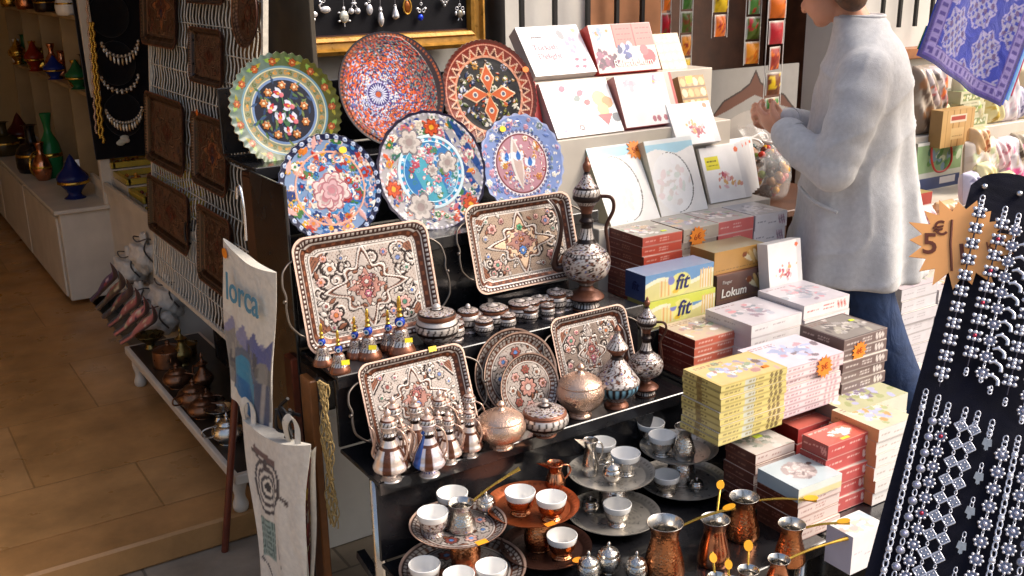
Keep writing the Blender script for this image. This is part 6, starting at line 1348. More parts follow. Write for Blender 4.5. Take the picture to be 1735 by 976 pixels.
for lab, px, r, H, c, mk, k in (('green glass water pipe vase with a gold band on the cabinet top', (92, 300), .06, .34, '#1f6a3a', 'plastic', 0), ('deep blue vase at the near corner of the cabinet top', (128, 335), .075, .22, '#142058', 'plastic', 1), ('black vase behind the gold rings on the cabinet', (60, 290), .09, .26, '#1a1414', 'plastic', 2), ('dark red vase at the back of the cabinet top', (38, 255), .08, .24, '#4a1410', 'plastic', 1), ('orange brown vase beside the green water pipe', (75, 305), .05, .2, '#9a5a20', 'copper', 0), ('dark olive vase at the left on the cabinet', (10, 262), .09, .2, '#3a3018', 'plastic', 2)):
    vase(lab, on(*px, 'z', .4825), r, H, c, mk, k)
for lab, px, r in (('large gold ring standing on the cabinet top', (66, 300), .065), ('smaller gold ring beside the large one on the cabinet', (97, 296), .042)):
    b = MB(); a = np.linspace(0, 2 * math.pi, 40, endpoint=False); b.tube(np.c_[np.zeros(40), r * np.cos(a), r + .007 + r * np.sin(a)], .007, 8, closed=True); p_ = on(*px, 'z', .4825); o = b.obj('gold_ring', M['brass'], None, p_, (0, 0, R(-40))); tag(o, lab, 'ring')
# jewellery case with black necklace board
t = thing('jewellery_case', 'white jewellery case with yellow trays in front of the necklaces', 'display case', (1.0, 4.1, 0))
b = MB(); b.box((.22, .68, .29), (.42, 1.35, .50), ch=.003); b.obj('body', M['white_lacquer'], t)
b = MB(); b.box((.008, .68, .565), (.018, 1.37, .05), ch=.003); b.obj('rim', M['white_lacquer'], t)
b = MB(); b.box((.225, .69, .545), (.40, 1.30, .008), col=S('#1c1612')); b.obj('tray_lining', M['cloth'], t)
for k in range(4):
    y = .34 + .28 * k; b = MB()
    for dx, dy, sx, sy in ((0, -.12, .34, .02), (0, .12, .34, .02), (-.17, 0, .02, .26), (.17, 0, .02, .26)): b.box((.22 + dx, y + dy, .562 + .035 * k), (sx, sy, .026), col=S('#b8a040'))
    f = b.obj('yellow_tray', M['plastic'], t); b = MB()
    for _ in range(40): b.sphere((.22 + rng.uniform(-.14, .14), y + rng.uniform(-.09, .09), .557 + .035 * k), rng.uniform(.006, .012), 8, 6, [S('#c88a2a'), S('#6a1c14'), S('#d8c8a0'), S('#b06a20')][rng.integers(4)])
    if k: b_ = MB(); b_.box((.22, .34 + .28 * k, .545 + .0175 * k), (.36, .26, .035 * k - .002)); b_.obj('riser', M['white_lacquer'], t)
    b.obj('jewels', M['plastic'], f)['kind'] = 'stuff'
NBM = frame_mat((1.01, 5.16, .70), (1, 0, 0), (0, .06, 1))
t = thing('necklace_board', 'tall black velvet board with silver necklaces in the shop', 'jewellery board'); b = MB(); b.box((.14, .6, -.01), (.34, 1.2, .02), ch=.004); b.obj('board', M['velvet'], t)
for k, y in enumerate((.20, .44, .66, .92)):
    b = MB(); b.lathe(smooth_prof([(0, .03), (.05, .026), (.085, .01), (.09, 0)], 3), 24); o_ = b.obj('velvet_bust', M['velvet'], t, (.12, y, 0)); o_.scale = (1, 1.15, 1)
setM(t, NBM)
for k, (px, py, n) in enumerate(((205, 82, 13), (205, 140, 11), (212, 195, 17))):
    c = on_frame(px, py, NBM, .035); b = MB(); a = np.linspace(math.pi * 1.08, math.pi * 1.92, n)
    for i, q_ in enumerate(a):
        x, y = .085 * math.cos(q_), .085 * math.sin(q_) + .05; dl = .022 + .02 * math.sin(i / (n - 1) * math.pi) if k != 1 else .018
        b.sphere((x, y, 0), .008, 8, 6, S('#c8c4bc')); b.sphere((x, y - dl * .6, 0), (.006, dl * .5, .004), 8, 6, S('#d8d4cc') if i % 3 else S('#b89a70'))
    b.tube(np.c_[.09 * np.cos(a), .09 * np.sin(a) + .05, a * 0 - .002], .003, 6, S('#c8c4bc')); o = b.obj('necklace', M['vsilver']); setM(o, NBM @ T(c[0], c[1], .032)); tag(o, ('silver necklace with long drops, highest on the black board', 'short fringed silver necklace in the middle of the black board', 'wide silver collar necklace, lowest on the black board')[k], 'necklace', 'necklaces on the black board')
b = MB(); 
for k in range(5): b.ell if 0 else b.sphere(on_frame(208, 240, NBM, .02).tolist() + [.012] if k == 0 else list(on_frame(208, 240, NBM, .02) + rng.normal(0, .014, 2)) + [.010], (.022, .014, .006), 10, 6, S('#c8c8b8'))
o = b.obj('silver_brooch', M['plastic']); setM(o, NBM); tag(o, 'pale leaf shaped brooch at the foot of the necklace board', 'brooch')
for k in range(3):
    b = MB(); a0 = on(147 + 5 * k, 0 + 40 * (k > 0), 'y', 5.12); a1 = on(163 + 6 * k, 225 + 8 * k, 'y', 5.12)
    for f in np.linspace(0, 1, 70): q_ = a0 * (1 - f) + a1 * f; b.sphere(q_ + [0.003 * math.sin(f * 70 + k), -.0, 0], (.008 if k else .006), 6, 4, S('#d8a838') if k else S('#d8b8a0'))
    tag(b.obj('bead_chain', M['brass'] if k else M['vsilver']), ('pink beaded chain hanging on the white post', 'left of two gold chains beside the white post', 'right of two gold chains beside the white post')[k], 'chain', 'chains hanging by the white post')
# ================================================================== gold frame with pendants on the wall
t = thing('pendant_display', 'wide gilded picture frame lined with black velvet and hung with silver pendants', 'frame', (1.08, 2.905, 1.305))
FWd, FH = .675, .60
def bar(x0, y0, x1, y1, name='frame_bar'):
    """mitred moulding bar seen from -y"""
    b = MB(); prof = [(0, 0), (0, .030), (.012, .040), (.020, .028), (.034, .026), (.040, .034), (.050, .030), (.054, .012), (.054, 0)]
    d = np.array([x1 - x0, 0, y1 - y0]); L = np.linalg.norm(d); d /= L; n = np.array([-d[2], 0, d[0]])
    rows = []
    for e in (0, 1):
        rows.append([np.array([x0, 0, y0]) + d * (L * e + (pp if e == 0 else -pp)) + n * pp + np.array([0, -h, 0]) for pp, h in prof])
    G = np.array(rows); b.grid(G, (.8, .8, .8), False); return b.obj(name, M['gilt'], t)
bar(0, 0, FWd, 0); bar(FWd, 0, FWd, FH); bar(FWd, FH, 0, FH); bar(0, FH, 0, 0)
b = MB(); b.box((FWd / 2, -.004, FH / 2), (FWd - .06, .008, FH - .06)); b.obj('velvet', M['velvet'], t)
b = MB(); b.box((FWd / 2, -.013, .0535), (FWd - .11, .004, .008)); b.obj('inner_edge', mat('dark_red_fillet', S('#3a1712'), .5), t)
b = MB(); b.box((FWd / 2, .03, FH / 2), (FWd - .02, .05, FH - .02)); b.obj('frame_back', M['wood'], t)
def pend(label, px, kind):
    p = on(*px, 'y', 2.885); b = MB(); W_ = S('#dedee2'); k = .0105
    b.tube([(0, 0, .02), (0, -.001, .05), (0, 0, .12)], .0008, 5, S('#a8a8b0')); a = np.linspace(0, 2 * math.pi, 14, endpoint=False); b.tube(np.c_[.004 * np.cos(a), a * 0, .02 + .004 * np.sin(a)], .001, 5, W_, closed=True)
    if kind == 'butterfly':
        for x, z, r in ((-.009, .008, .010), (.008, .002, .011), (-.008, -.010, .007), (.006, -.012, .006)): b.sphere((x, 0, z), (r, .003, r * .75), 12, 8, W_)
    elif kind == 'swan':
        b.sphere((.004, 0, -.004), (.017, .005, .010), 14, 8, W_); b.tube(spl([(-.010, 0, -.002), (-.014, 0, .008), (-.006, 0, .016), (-.014, 0, .020)]), .0028, 8, W_)
    elif kind == 'turtle':
        b.sphere((0, 0, -.004), (.015, .006, .018), 14, 10, S('#cfcfc4')); b.sphere((0, 0, .018), (.004, .004, .006), 8, 6, W_); b.tube([(0, 0, -.022), (0, 0, -.032)], .0018, 6, W_)
        for sx in (-1, 1):
            for z in (.008, -.016): b.sphere((sx * .016, 0, z), (.005, .003, .003), 8, 6, W_)
    elif kind == 'cherries':
        for sx in (-1, 1): b.sphere((sx * .010, 0, -.008), .0095, 12, 8, W_); b.tube([(sx * .010, 0, 0), (0, 0, .016)], .0012, 5, W_)
        b.sphere((0, 0, .014), (.010, .003, .004), 8, 6, W_)
    elif kind == 'drop': b.lathe(smooth_prof([(0, -.020), (.010, -.014), (.0115, -.006), (.006, .010), (.002, .020)], 3), 14, col=W_)
    elif kind == 'long': b.lathe(smooth_prof([(0, -.034), (.006, -.028), (.010, -.014), (.0065, .004), (.004, .010), (.006, .016), (.002, .022)], 3), 12, col=W_)
    elif kind == 'egg': b.sphere((0, 0, -.004), (.0105, .006, .016), 14, 10, S('#d2d2d8')); b.sphere((-.010, 0, .012), (.006, .003, .005), 8, 6, W_)
    elif kind == 'amber': b.tube(np.c_[.013 * np.cos(a), a * 0, -.002 + .022 * np.sin(a)], .0025, 8, S('#c8963a'), closed=True); b.sphere((0, .001, -.004), (.011, .004, .018), 14, 10, S('#8a4a18'))
    elif kind == 'blue':
        b.sphere((-.004, 0, -.020), (.010, .006, .010), 14, 10, S('#1c3cc8'))
        for sx in (-1, 1): b.tube(np.c_[sx * .007 + .005 * np.cos(a), a * 0, .0 + .005 * np.sin(a)], .0014, 6, W_, closed=True); b.sphere((sx * .013, 0, .006), (.006, .003, .004), 8, 6, W_)
    elif kind == 'grapes':
        for x, z in ((-.010, .008), (0, .010), (.010, .008), (-.005, .001), (.005, .001), (0, -.007)): b.sphere((x, 0, z), .0055, 8, 6, S('#a8a8a8'))
    elif kind == 'turtle2':
        b.sphere((0, 0, -.006), (.011, .005, .012), 12, 8, S('#8a8274'))
        for sx in (-1, 1): b.tube(np.c_[sx * .010 + .005 * np.cos(a), a * 0, .010 + .005 * np.sin(a)], .0014, 6, W_, closed=True); b.sphere((sx * .014, 0, -.004), (.004, .003, .007), 8, 6, W_); b.tube([(sx * .003, 0, -.018), (sx * .007, 0, -.026)], .0012, 5, W_)
    tag(b.obj('pendant', M['vsilver'], None, p), label, 'pendant', 'silver pendants in the gold frame')
for lab, px, k in (('butterfly shaped silver pendant at the left of the gold frame', (528, 26), 'butterfly'), ('swan shaped silver pendant in the gold frame', (549, 14), 'swan'), ('large turtle shaped silver pendant in the gold frame', (583, 26), 'turtle'), ('twin cherry silver pendant in the gold frame', (600, 14), 'cherries'), ('egg shaped silver pendant in the gold frame', (626, 14), 'egg'), ('longest pointed silver drop pendant in the gold frame', (645, 26), 'long'), ('plain pear shaped silver drop pendant in the gold frame', (670, 22), 'drop'), ('amber oval pendant with a gold rim in the gold frame', (690, 10), 'amber'), ('silver pendant with a blue stone in the gold frame', (714, 18), 'blue'), ('grape cluster silver pendant in the gold frame', (753, 5), 'grapes'), ('dark small turtle pendant at the right of the gold frame', (779, 20), 'turtle2')): pend(lab, px, k)
b = MB(); b.add(np.array([[0, 0, 0], [.03, -.01, .02], [.04, 0, .06], [.01, -.006, .07], [-.01, .004, .03], [.02, .012, .035]]), [[0, 1, 5], [1, 2, 5], [2, 3, 5], [3, 4, 5], [4, 0, 5], [0, 4, 3, 2, 1]], S('#d8d4cc')); tag(b.obj('paper_scrap', M['sticker'], None, on(500, 95, 'y', 2.86)), 'crumpled white paper scrap at the corner of the gold frame', 'paper')
b = MB(); b.box((0, 0, 0), (.09, .08, 2.0), ch=.004); tag(b.obj('door_post', mat('honey_wood', S('#8a5a26'), .45, 0, .1, var=.4, vscale=20), loc=(1.035, 2.985, 1.0)), 'honey brown wooden door post left of the gold frame', 'post')

# ================================================================== strips of spice packets, poster and baskets behind the sweets
b = MB(); b.tube([(2.2, 2.76, 1.72), (3.4, 2.76, 1.72)], .010, 10); tag(b.obj('hanging_rail', M['iron']), 'black rail above the sweets that carries the spice strips', 'rail')
SPC = ['#c8641e', '#4a5a1e', '#8a2a1c', '#c8a81e', '#3c6a2c', '#a01c28', '#d88a2a', '#6a3a20']
def spice_strip(label, px_top, px_bot, wpx, y, seed, n):
    a = on(*px_top, 'y', y); c = on(*px_bot, 'y', y); w_ = wpx * ((c - CAM) @ FW) / F_PX / .85; g = np.random.default_rng(seed)
    t = thing('spice_strip', label, 'spice strip', (c[0], y, c[2]), 0, 'strips of spice packets hanging by the doorway'); H_ = 1.71 - c[2]; h_ = H_ / n
    for k in range(n):
        c1 = S(SPC[(seed + k * 3) % 8]); c2 = S(SPC[(seed + k * 5 + 2) % 8])
        b = MB(); ns = 10; u, v = np.meshgrid(np.linspace(-1, 1, ns), np.linspace(-1, 1, ns), indexing='ij'); bul = (1 - u ** 2) * (1 - v ** 2)
        G = np.stack([u * w_ / 2 * .9, -.012 * bul - .001, v * h_ * .45], -1); P = Paint(u, v, c1); 
        for _ in range(14): P.disc(g.uniform(-1, 1), g.uniform(-1, 1), .22, c2 if g.random() < .5 else c1 * .7)
        P.put(P.Y > .80, S('#b8b4a8')); P.put(np.abs(P.X) > .93, S('#b8b8b4')); b.grid(G, P.C.reshape(ns, ns, 3), True); Bk = G.copy(); Bk[..., 1] = .006 * bul + .001; b.grid(Bk, c1 * .8, True, 0, True)
        o = b.obj('packet', M['paint'], t, (0, 0, h_ * (k + .5)), (0, 0, g.normal(0, .12)))
    b = MB(); b.tube([(-w_ / 2, .002, 0), (-w_ / 2, .002, H_)], .0018, 5, S('#c8c8c4')); b.tube([(w_ / 2, .002, 0), (w_ / 2, .002, H_)], .0018, 5, S('#c8c8c4')); b.obj('film_edges', M['plastic'], t); return t
spice_strip('short spice strip in the dark doorway, orange above brown', (1219, 0), (1219, 64), 30, 2.78, 0, 5)
spice_strip('spice strip with an orange packet above a brown green one, beside the longest strip', (1273, 0), (1273, 110), 30, 2.74, 6, 6)
spice_strip('longest strip of green, red and yellow spice packets, ending by the hand', (1325, 0), (1306, 205), 34, 2.70, 4, 8)
spice_strip('spice strip of yellow and dark red packets behind the golden boxes', (1166, 0), (1160, 135), 24, 2.86, 3, 7)
spice_strip('spice strip of green packets at the left edge of the doorway', (1135, 0), (1128, 60), 18, 2.90, 5, 5)
def arch_art(P, w_, h_):
    P.C[:] = S('#8d8a86'); x0 = w_ * .5; pts = [(w_ * .02, h_ * .42), (w_ * .16, h_ * .62), (w_ * .34, h_ * .72), (w_ * .44, h_ * .80), (x0, h_ * .95), (w_ * .56, h_ * .80), (w_ * .66, h_ * .72), (w_ * .84, h_ * .62), (w_ * .98, h_ * .42)]
    P.poly(pts + [(w_ * .8, h_ * .5), (x0, h_ * .66), (w_ * .2, h_ * .5)], S('#5a3324')); P.line(pts, h_ * .012, S('#2c1a14')); P.line([(w_ * .98, h_ * .42), (w_ * .98, 0)], h_ * .012, S('#2c1a14')); P.line([(w_ * .02, h_ * .42), (w_ * .02, 0)], h_ * .012, S('#2c1a14'))
    P.ell(w_ * .5, h_ * .22, w_ * .34, h_ * .26, 0, S('#a09a94'))
p = on(1198, 262, 'y', 2.86); q = on(1345, 250, 'y', 2.86); r_ = on(1198, 130, 'y', 2.86); b = carton(q[0] - p[0], .012, r_[2] - p[2] + .02, S('#6a6864'), arch_art, S('#6a6864')); tag(b.obj('arch_panel', M['carton'], None, p), 'grey panel with a brown pointed arch below the spice strips', 'panel')
t = thing('side_table', 'small dark wooden table behind the sweets under the arch panel', 'table', (2.56, 2.46, -.09)); b = MB(); b.box((.27, .19, .79), (.54, .38, .025), ch=.003); b.obj('table_top', M['wood'], t)
for x in (.03, .51):
    for y in (.03, .35): b = MB(); b.box((x, y, .388), (.035, .035, .776)); b.obj('leg', M['wood'], t)
def sweets_bag(label, p, r, H, pal, seed, name='sweets_bag', grp='clear bags of sweets', ribbon=True):
    t = thing(name, label, 'bag', p, 0, grp); g = np.random.default_rng(seed); b = MB()
    for _ in range(60):
        d = g.normal(0, 1, 3); d /= np.linalg.norm(d); d[2] = abs(d[2]) * 2 - 1 if False else d[2]; c = np.array([d[0] * r * .8, d[1] * r * .8, H * .40 + d[2] * H * .34]); b.sphere(c, g.uniform(.12, .22) * r, 8, 6, S(pal[g.integers(len(pal))]))
    b.obj('sweets', M['paint'], t); b = MB(); n = 20; z = np.linspace(.0, 1, n); rr = r * np.interp(z, [0, .06, .3, .55, .74, .80, .9, 1], [.7, .95, 1.05, .95, .35, .16, .45, .6]); th = np.arange(24) * 2 * math.pi / 24
    R_ = rr[:, None] * (1 + .05 * np.sin(th * 7) * z[:, None] * 2); b.grid(np.stack([R_ * np.cos(th), R_ * np.sin(th), z[:, None] * H * np.ones(24)], -1), (.9, .9, .9), True, 0, False, True); b.obj('clear_film', M['cello'], t)
    if ribbon:
        b = MB(); a = np.linspace(0, 2 * math.pi, 20, endpoint=False); b.tube(np.c_[.19 * r * np.cos(a), .19 * r * np.sin(a), 0 * a + H * .8], .006, 6, S('#cfc8c4'), closed=True); b.tube(spl([(0, -.2 * r, H * .8), (r * .5, -r * .5, H * .74), (r * .8, -r * .9, H * .5)]), .005, 6, S('#d8d4d0')); b.tube(spl([(0, -.2 * r, H * .8), (r * .9, -r * .4, H * .86), (r * 1.1, -r * .6, H * .6)]), .005, 6, S('#d8d4d0')); b.obj('ribbon', M['plastic'], t)
    return t
zt_ = .7135
sweets_bag('clear bag of orange, red and yellow sweets beside the hand of the person', np.r_[on(1296, 335, 'z', zt_)[:2], zt_], .085, .26, ['#8a5a20', '#a83020', '#c8901e', '#3a2a1c', '#6a7a2a', '#5a2a18'], 3, grp='clear bags on the side table')
sweets_bag('dark clear bag of sweets behind the orange one', np.r_[on(1262, 318, 'z', zt_)[:2], zt_], .07, .24, ['#3a3226', '#4a5a58', '#2a2420', '#6a6450'], 5, grp='clear bags on the side table')
for k, (px, c) in enumerate((((1232, 262), '#8a5a34'), ((1262, 240), '#9a6a40'))):
    b = MB(); b.sphere((0, 0, .06), (.085 - .01 * k, .06, .06), 18, 12, S(c)); g = np.random.default_rng(k); b.v[0] = b.v[0] * (1 + .03 * np.sin(b.v[0] * 60)); p = on(*px, 'y', 2.70 + .06 * k); p[2] = zt_ + .06; tag(b.obj('loaf', M['plastic'], None, p), ('brown loaf shaped sweet under the arch panel, left one', 'tan loaf shaped sweet under the arch panel, right one')[k], 'loaf')
b = MB(); b.box((0, 0, .045), (.16, .10, .09), S('#6a4524'), ch=.004); b.box((0, -.051, .045), (.13, .003, .02), S('#3a2412')); p = on(1222, 262, 'y', 2.60); p[2] = zt_; tag(b.obj('wooden_crate', M['carton'], None, p), 'small brown wooden crate in front of the loaf shaped sweets', 'crate')
b = MB(); b.box((0, 0, .03), (.14, .10, .06), S('#6a4524'), ch=.004); p = on(1222, 262, 'y', 2.68); p[2] = zt_; tag(b.obj('crate_base', M['carton'], None, p), 'flat brown box carrying the loaf shaped sweets', 'box')

# ================================================================== goods along the wall on the right
t = thing('goods_shelf', 'stepped white shelf of packed sweets along the wall right of the person', 'shelf unit', (3.35, 2.40, -.09))
for k, (y0, y1, z) in enumerate(((0, .20, .40), (.205, .40, .66), (.405, .60, .90))):
    b = MB(); b.box((.95, (y0 + y1) / 2, z / 2), (1.9, y1 - y0, z), ch=.003); b.obj('step', M['white_lacquer'], t)
SZ = [.3105, .5705, .8105]; SY = [2.41, 2.61, 2.81]
def gbox(label, px, w_, d, h_, step, top, front, left, name='sweet_box', m='wrap', grp='boxes on the right hand shelf'):
    p = on(px[0], px[1], 'y', SY[step] + .01); b = carton(w_, d, h_, top, front, left); o = b.obj(name, M[m], None, (p[0], SY[step] + .01, SZ[step])); tag(o, label, 'box', grp); return o
GB = 'stacked boxes right of the person'
stack_px('sweet_box', 'grey white sweet box low on the right behind the star card', (1530, 492), (1590, 478), (1500, 480), 2.22, -.085, 11, top_photo(S('#c8bcc0'), SWEET, 81), spine(S('#d0cdd2'), S('#a8a4aa'), 82, None, None, S('#8e8c94')), spine(S('#b8b4b8'), S('#8a868c'), 83), GB, d=.12)
stack_px('sweet_box', 'grey white sweet box next to the bracelet board edge', (1592, 492), (1650, 478), (1560, 480), 2.22, -.085, 11, top_photo(S('#c8bcc0'), SWEET, 84), spine(S('#d6d3d8'), S('#a8a4aa'), 85, None, None, S('#8e8c94')), spine(S('#b8b4b8'), S('#8a868c'), 86), GB, d=.12)
stack_px('sweet_box', 'teal green edged sweet box right beside the jeans', (1487, 486), (1524, 476), (1470, 474), 2.30, -.085, 8, top_photo(S('#c8c4a0'), SWEET, 87), spine(S('#3f7a78'), S('#c8d0a8'), 88, None, None, S('#c8cc9a')), S('#2c5a50'), GB, d=.10)
stack_px('sweet_box', 'red and white pictured box on the ground by the jeans', (1528, 640), (1580, 626), (1500, 626), 2.02, -.085, 3, top_photo(S('#d8ccc4'), [S('#b84a3a'), S('#8a6a50'), S('#e0d8d0'), S('#c8a070')], 89), top_photo(S('#d8ccc4'), [S('#b84a3a'), S('#8a6a50'), S('#c8a070')], 90, None, 20), S('#8a2a24'), GB, d=.10)
tp = lambda c, s_, pal=SWEET: top_photo(S(c), pal, s_)
gbox('flat box of mixed nuts and green sweets behind the tunic hem', (1512, 440), .22, .12, .05, 1, tp('#a8905a', 91, [S('#8a5a2a'), S('#b8a848'), S('#c8b890'), S('#7a3a1c'), S('#5a6a2a')]), S('#b84038'), S('#8a3028'))
for k, (px, c, f) in enumerate((((1615, 285), '#8a9a6a', '#c8c4a4'), ((1618, 312), '#96a070', '#c4c0a0'), ((1622, 338), '#8e986c', '#ccc8a8'))):
    gbox(f'pale green window box right of the paper bag, {("upper", "middle", "lower")[k]} one', px, .16, .12, .055, 2, tp(c, 92 + k, [S('#a8b080'), S('#d8d4b0'), S('#6a7a4a')]), lambda P, w_, h_: (P.C.__setitem__(slice(None), S('#c8c4a4')), P.rect(w_ * .1, h_ * .2, w_ * .9, h_ * .8, S('#7d8a58')), blobs(P, w_ / 2, h_ / 2, w_ * .2, h_ * .12, [S('#d0c890'), S('#e0dcc0')], 16, .004, .01, 3)), S('#a8a484')).location.z = .8105 - .165 * 0 + (2 - k) * .057
def gift_bag(label, px_tl, px_br, y):
    a = on(*px_tl, 'y', y); c = on(*px_br, 'y', y); w_, h_ = c[0] - a[0], a[2] - c[2]
    def art(P, w_, h_):
        P.C[:] = S('#c8ccc4'); P.put(P.Y > h_ * .55, S('#8aa87a')); blobs(P, w_ * .5, h_ * .75, w_ * .2, h_ * .08, [S('#5a8a4a'), S('#4a7a5a'), S('#c8d4b8'), S('#7a9ab0')], 30, .01, .025, 4); P.rect(0, h_ * .30, w_, h_ * .48, S('#3a4a7a')); P.rect(w_ * .55, h_ * .36, w_ * .9, h_ * .46, S('#d8d8e0')); P.rect(0, 0, w_, h_ * .28, S('#c0a47e')); P.put(P.Y > h_ * .96, S('#e0e0dc'))
    b = carton(w_, .08, h_, S('#a8a8a0'), art, S('#8a8a80')); o = b.obj('gift_bag', M['carton'], None, (a[0], y, c[2])); tag(o, label, 'bag')
    b = MB(); q = spl([(w_ * .28, -.004, h_ * .95), (w_ * .26, -.016, h_ * .74), (w_ * .36, -.02, h_ * .58), (w_ * .56, -.02, h_ * .57), (w_ * .70, -.016, h_ * .70), (w_ * .70, -.004, h_ * .95)]); b.tube(q, .005, 8, S('#b02a20')); b.obj('handle', M['plastic'], o); return o
gift_bag('paper gift bag with drooping red handles right of the person', (1556, 244), (1620, 345), 2.79)
def pouch2(label, px, w_, h_, col, pal, seed, step, name='sweets_pouch', amt=40):
    p = on(*px, 'y', SY[step] + .06); g = np.random.default_rng(seed); n = 20; u, v = np.meshgrid(np.linspace(-1, 1, n), np.linspace(-1, 1, n), indexing='ij'); bul = np.clip((1 - u ** 4) * (1 - v ** 4), 0, 1) ** .6
    P = Paint(u, v, S(col)); 
    for _ in range(amt): P.ell(g.uniform(-.8, .8), g.uniform(-.8, .6), g.uniform(.08, .25), g.uniform(.06, .16), g.uniform(0, 3), S(pal[g.integers(len(pal))]))
    P.put(P.Y > .86, S(col)); wr = .006 * np.sin(u * 9 + v * 5 + seed) * bul
    G = np.stack([u * w_ / 2 * (1 - .08 * v), -.045 * bul + wr, v * h_ / 2], -1); b = MB(); b.grid(G, P.C.reshape(n, n, 3), True); Bk = G.copy(); Bk[..., 1] = .03 * bul + .001; b.grid(Bk, S(col), True, 0, True)
    zc = max(p[2], SZ[step] + h_ / 2 * .97); o = b.obj(name, M['wrap'], None, (p[0], SY[step] + .06, zc), (R(-8), 0, g.normal(0, .1))); tag(o, label, 'pouch', 'pouches on the right hand shelf'); return o
for lab, px, w_, h_, col, pal, sd, stp in (('brown herb pouch close to the back of the person', (1566, 190), .17, .30, '#7d6a58', ['#5a4434', '#9a8a78', '#8a5a30', '#b8a894'], 1, 2), ('dark tea pouch with an orange flower below the blue scarf corner', (1578, 150), .16, .20, '#a89a9c', ['#e0702a', '#c8b8b4', '#b04a4a', '#5a4a40'], 2, 2), ('cream and green sweets pouch under the blue scarf', (1635, 190), .20, .24, '#c8bc98', ['#9ab84a', '#d8d4a8', '#b0a478', '#e0dcc0'], 3, 2), ('pink and white sweets pouch behind the bracelet board', (1690, 225), .20, .26, '#d0c4c8', ['#e0d8dc', '#c8a8b4', '#b8b4c0', '#e8e0e0'], 4, 2), ('yellow and cream sweets pouch at the right edge', (1740, 215), .20, .24, '#cbb88e', ['#d8c068', '#e4dcc4', '#a88a4a', '#e8e4d8'], 5, 2), ('clear white pouch in front below the pink one', (1660, 270), .26, .18, '#c4b4a4', ['#e4e0dc', '#b09a88', '#d8c0a0', '#a8b088'], 6, 1), ('white pouch with a bright pink flower above the bracelet board', (1712, 285), .22, .22, '#c8bcc0', ['#d84a8a', '#e47aa8', '#e0dcdc', '#a8a0a8', '#b0a088'], 7, 1), ('beige pouch at the far right edge above the bracelets', (1760, 280), .2, .2, '#cabfb0', ['#e0d8c8', '#b0a08a'], 8, 1)):
    pouch2(lab, px, w_, h_, col, pal, sd, stp)
pal_ = [['#8a9a4a', '#c8c890', '#e0dcb8'], ['#b86a3a', '#d8b080', '#7a3a20'], ['#c87a8a', '#e4c8cc', '#a84a60'], ['#7a6a58', '#b0a088', '#4a3a2c'], ['#d8b848', '#ece0a8', '#a88828'], ['#8a86a8', '#c8c4d8', '#5a5680']]
for k, (px, w_, h_, stp, lab) in enumerate((((1585, 235), .10, .13, 2, 'small green herb packet beside the dark tea pouch'), ((1655, 240), .11, .13, 1, 'small rust coloured packet right of the slatted wooden box'), ((1690, 262), .11, .14, 1, 'small pink packet in front of the pink pouch'), ((1725, 250), .11, .14, 1, 'small brown packet at the right above the board'), ((1665, 300), .10, .12, 0, 'small yellow packet above the star card'), ((1640, 318), .10, .13, 0, 'small lilac packet right of the window boxes'), ((1700, 315), .11, .12, 0, 'second green packet low on the right shelf'), ((1600, 365), .12, .12, 0, 'second rust packet low beside the paper bag'), ((1560, 375), .12, .12, 0, 'second pink packet low beside the tunic'), ((1640, 372), .12, .12, 0, 'second brown packet behind the star card'), ((1680, 200), .12, .16, 2, 'second yellow packet high under the scarf'), ((1715, 190), .12, .16, 2, 'second lilac packet high at the right edge'))):
    c3 = pal_[k % 6]; pouch2(lab, px, w_, h_, c3[1], c3, 20 + k, stp, 'small_packet', 30)
def crate_art(P, w_, h_):
    P.C[:] = S('#c09a62')
    for k in range(5): P.rect(w_ * (.14 + .19 * k), 0, w_ * (.16 + .19 * k), h_, S('#8a6634'))
    P.rect(w_ * .25, h_ * .66, w_ * .75, h_ * .86, S('#d8c8b0')); P.rect(w_ * .28, h_ * .7, w_ * .72, h_ * .82, S('#a03a2c')); P.rect(w_ * .3, h_ * .2, w_ * .7, h_ * .5, S('#cfb07a')); dashes(P, w_ * .34, h_ * .24, w_ * .66, h_ * .46, 3, S('#8a6634'), 4)
p = on(1592, 252, 'y', 2.74); q = on(1645, 252, 'y', 2.74); b = carton(q[0] - p[0], .06, .16, S('#b08a52'), crate_art, S('#8a6a3a')); tag(b.obj('wooden_box', M['carton'], None, (p[0], 2.74, max(p[2], .5705))), 'tan slatted wooden box with a red label under the blue scarf', 'box')

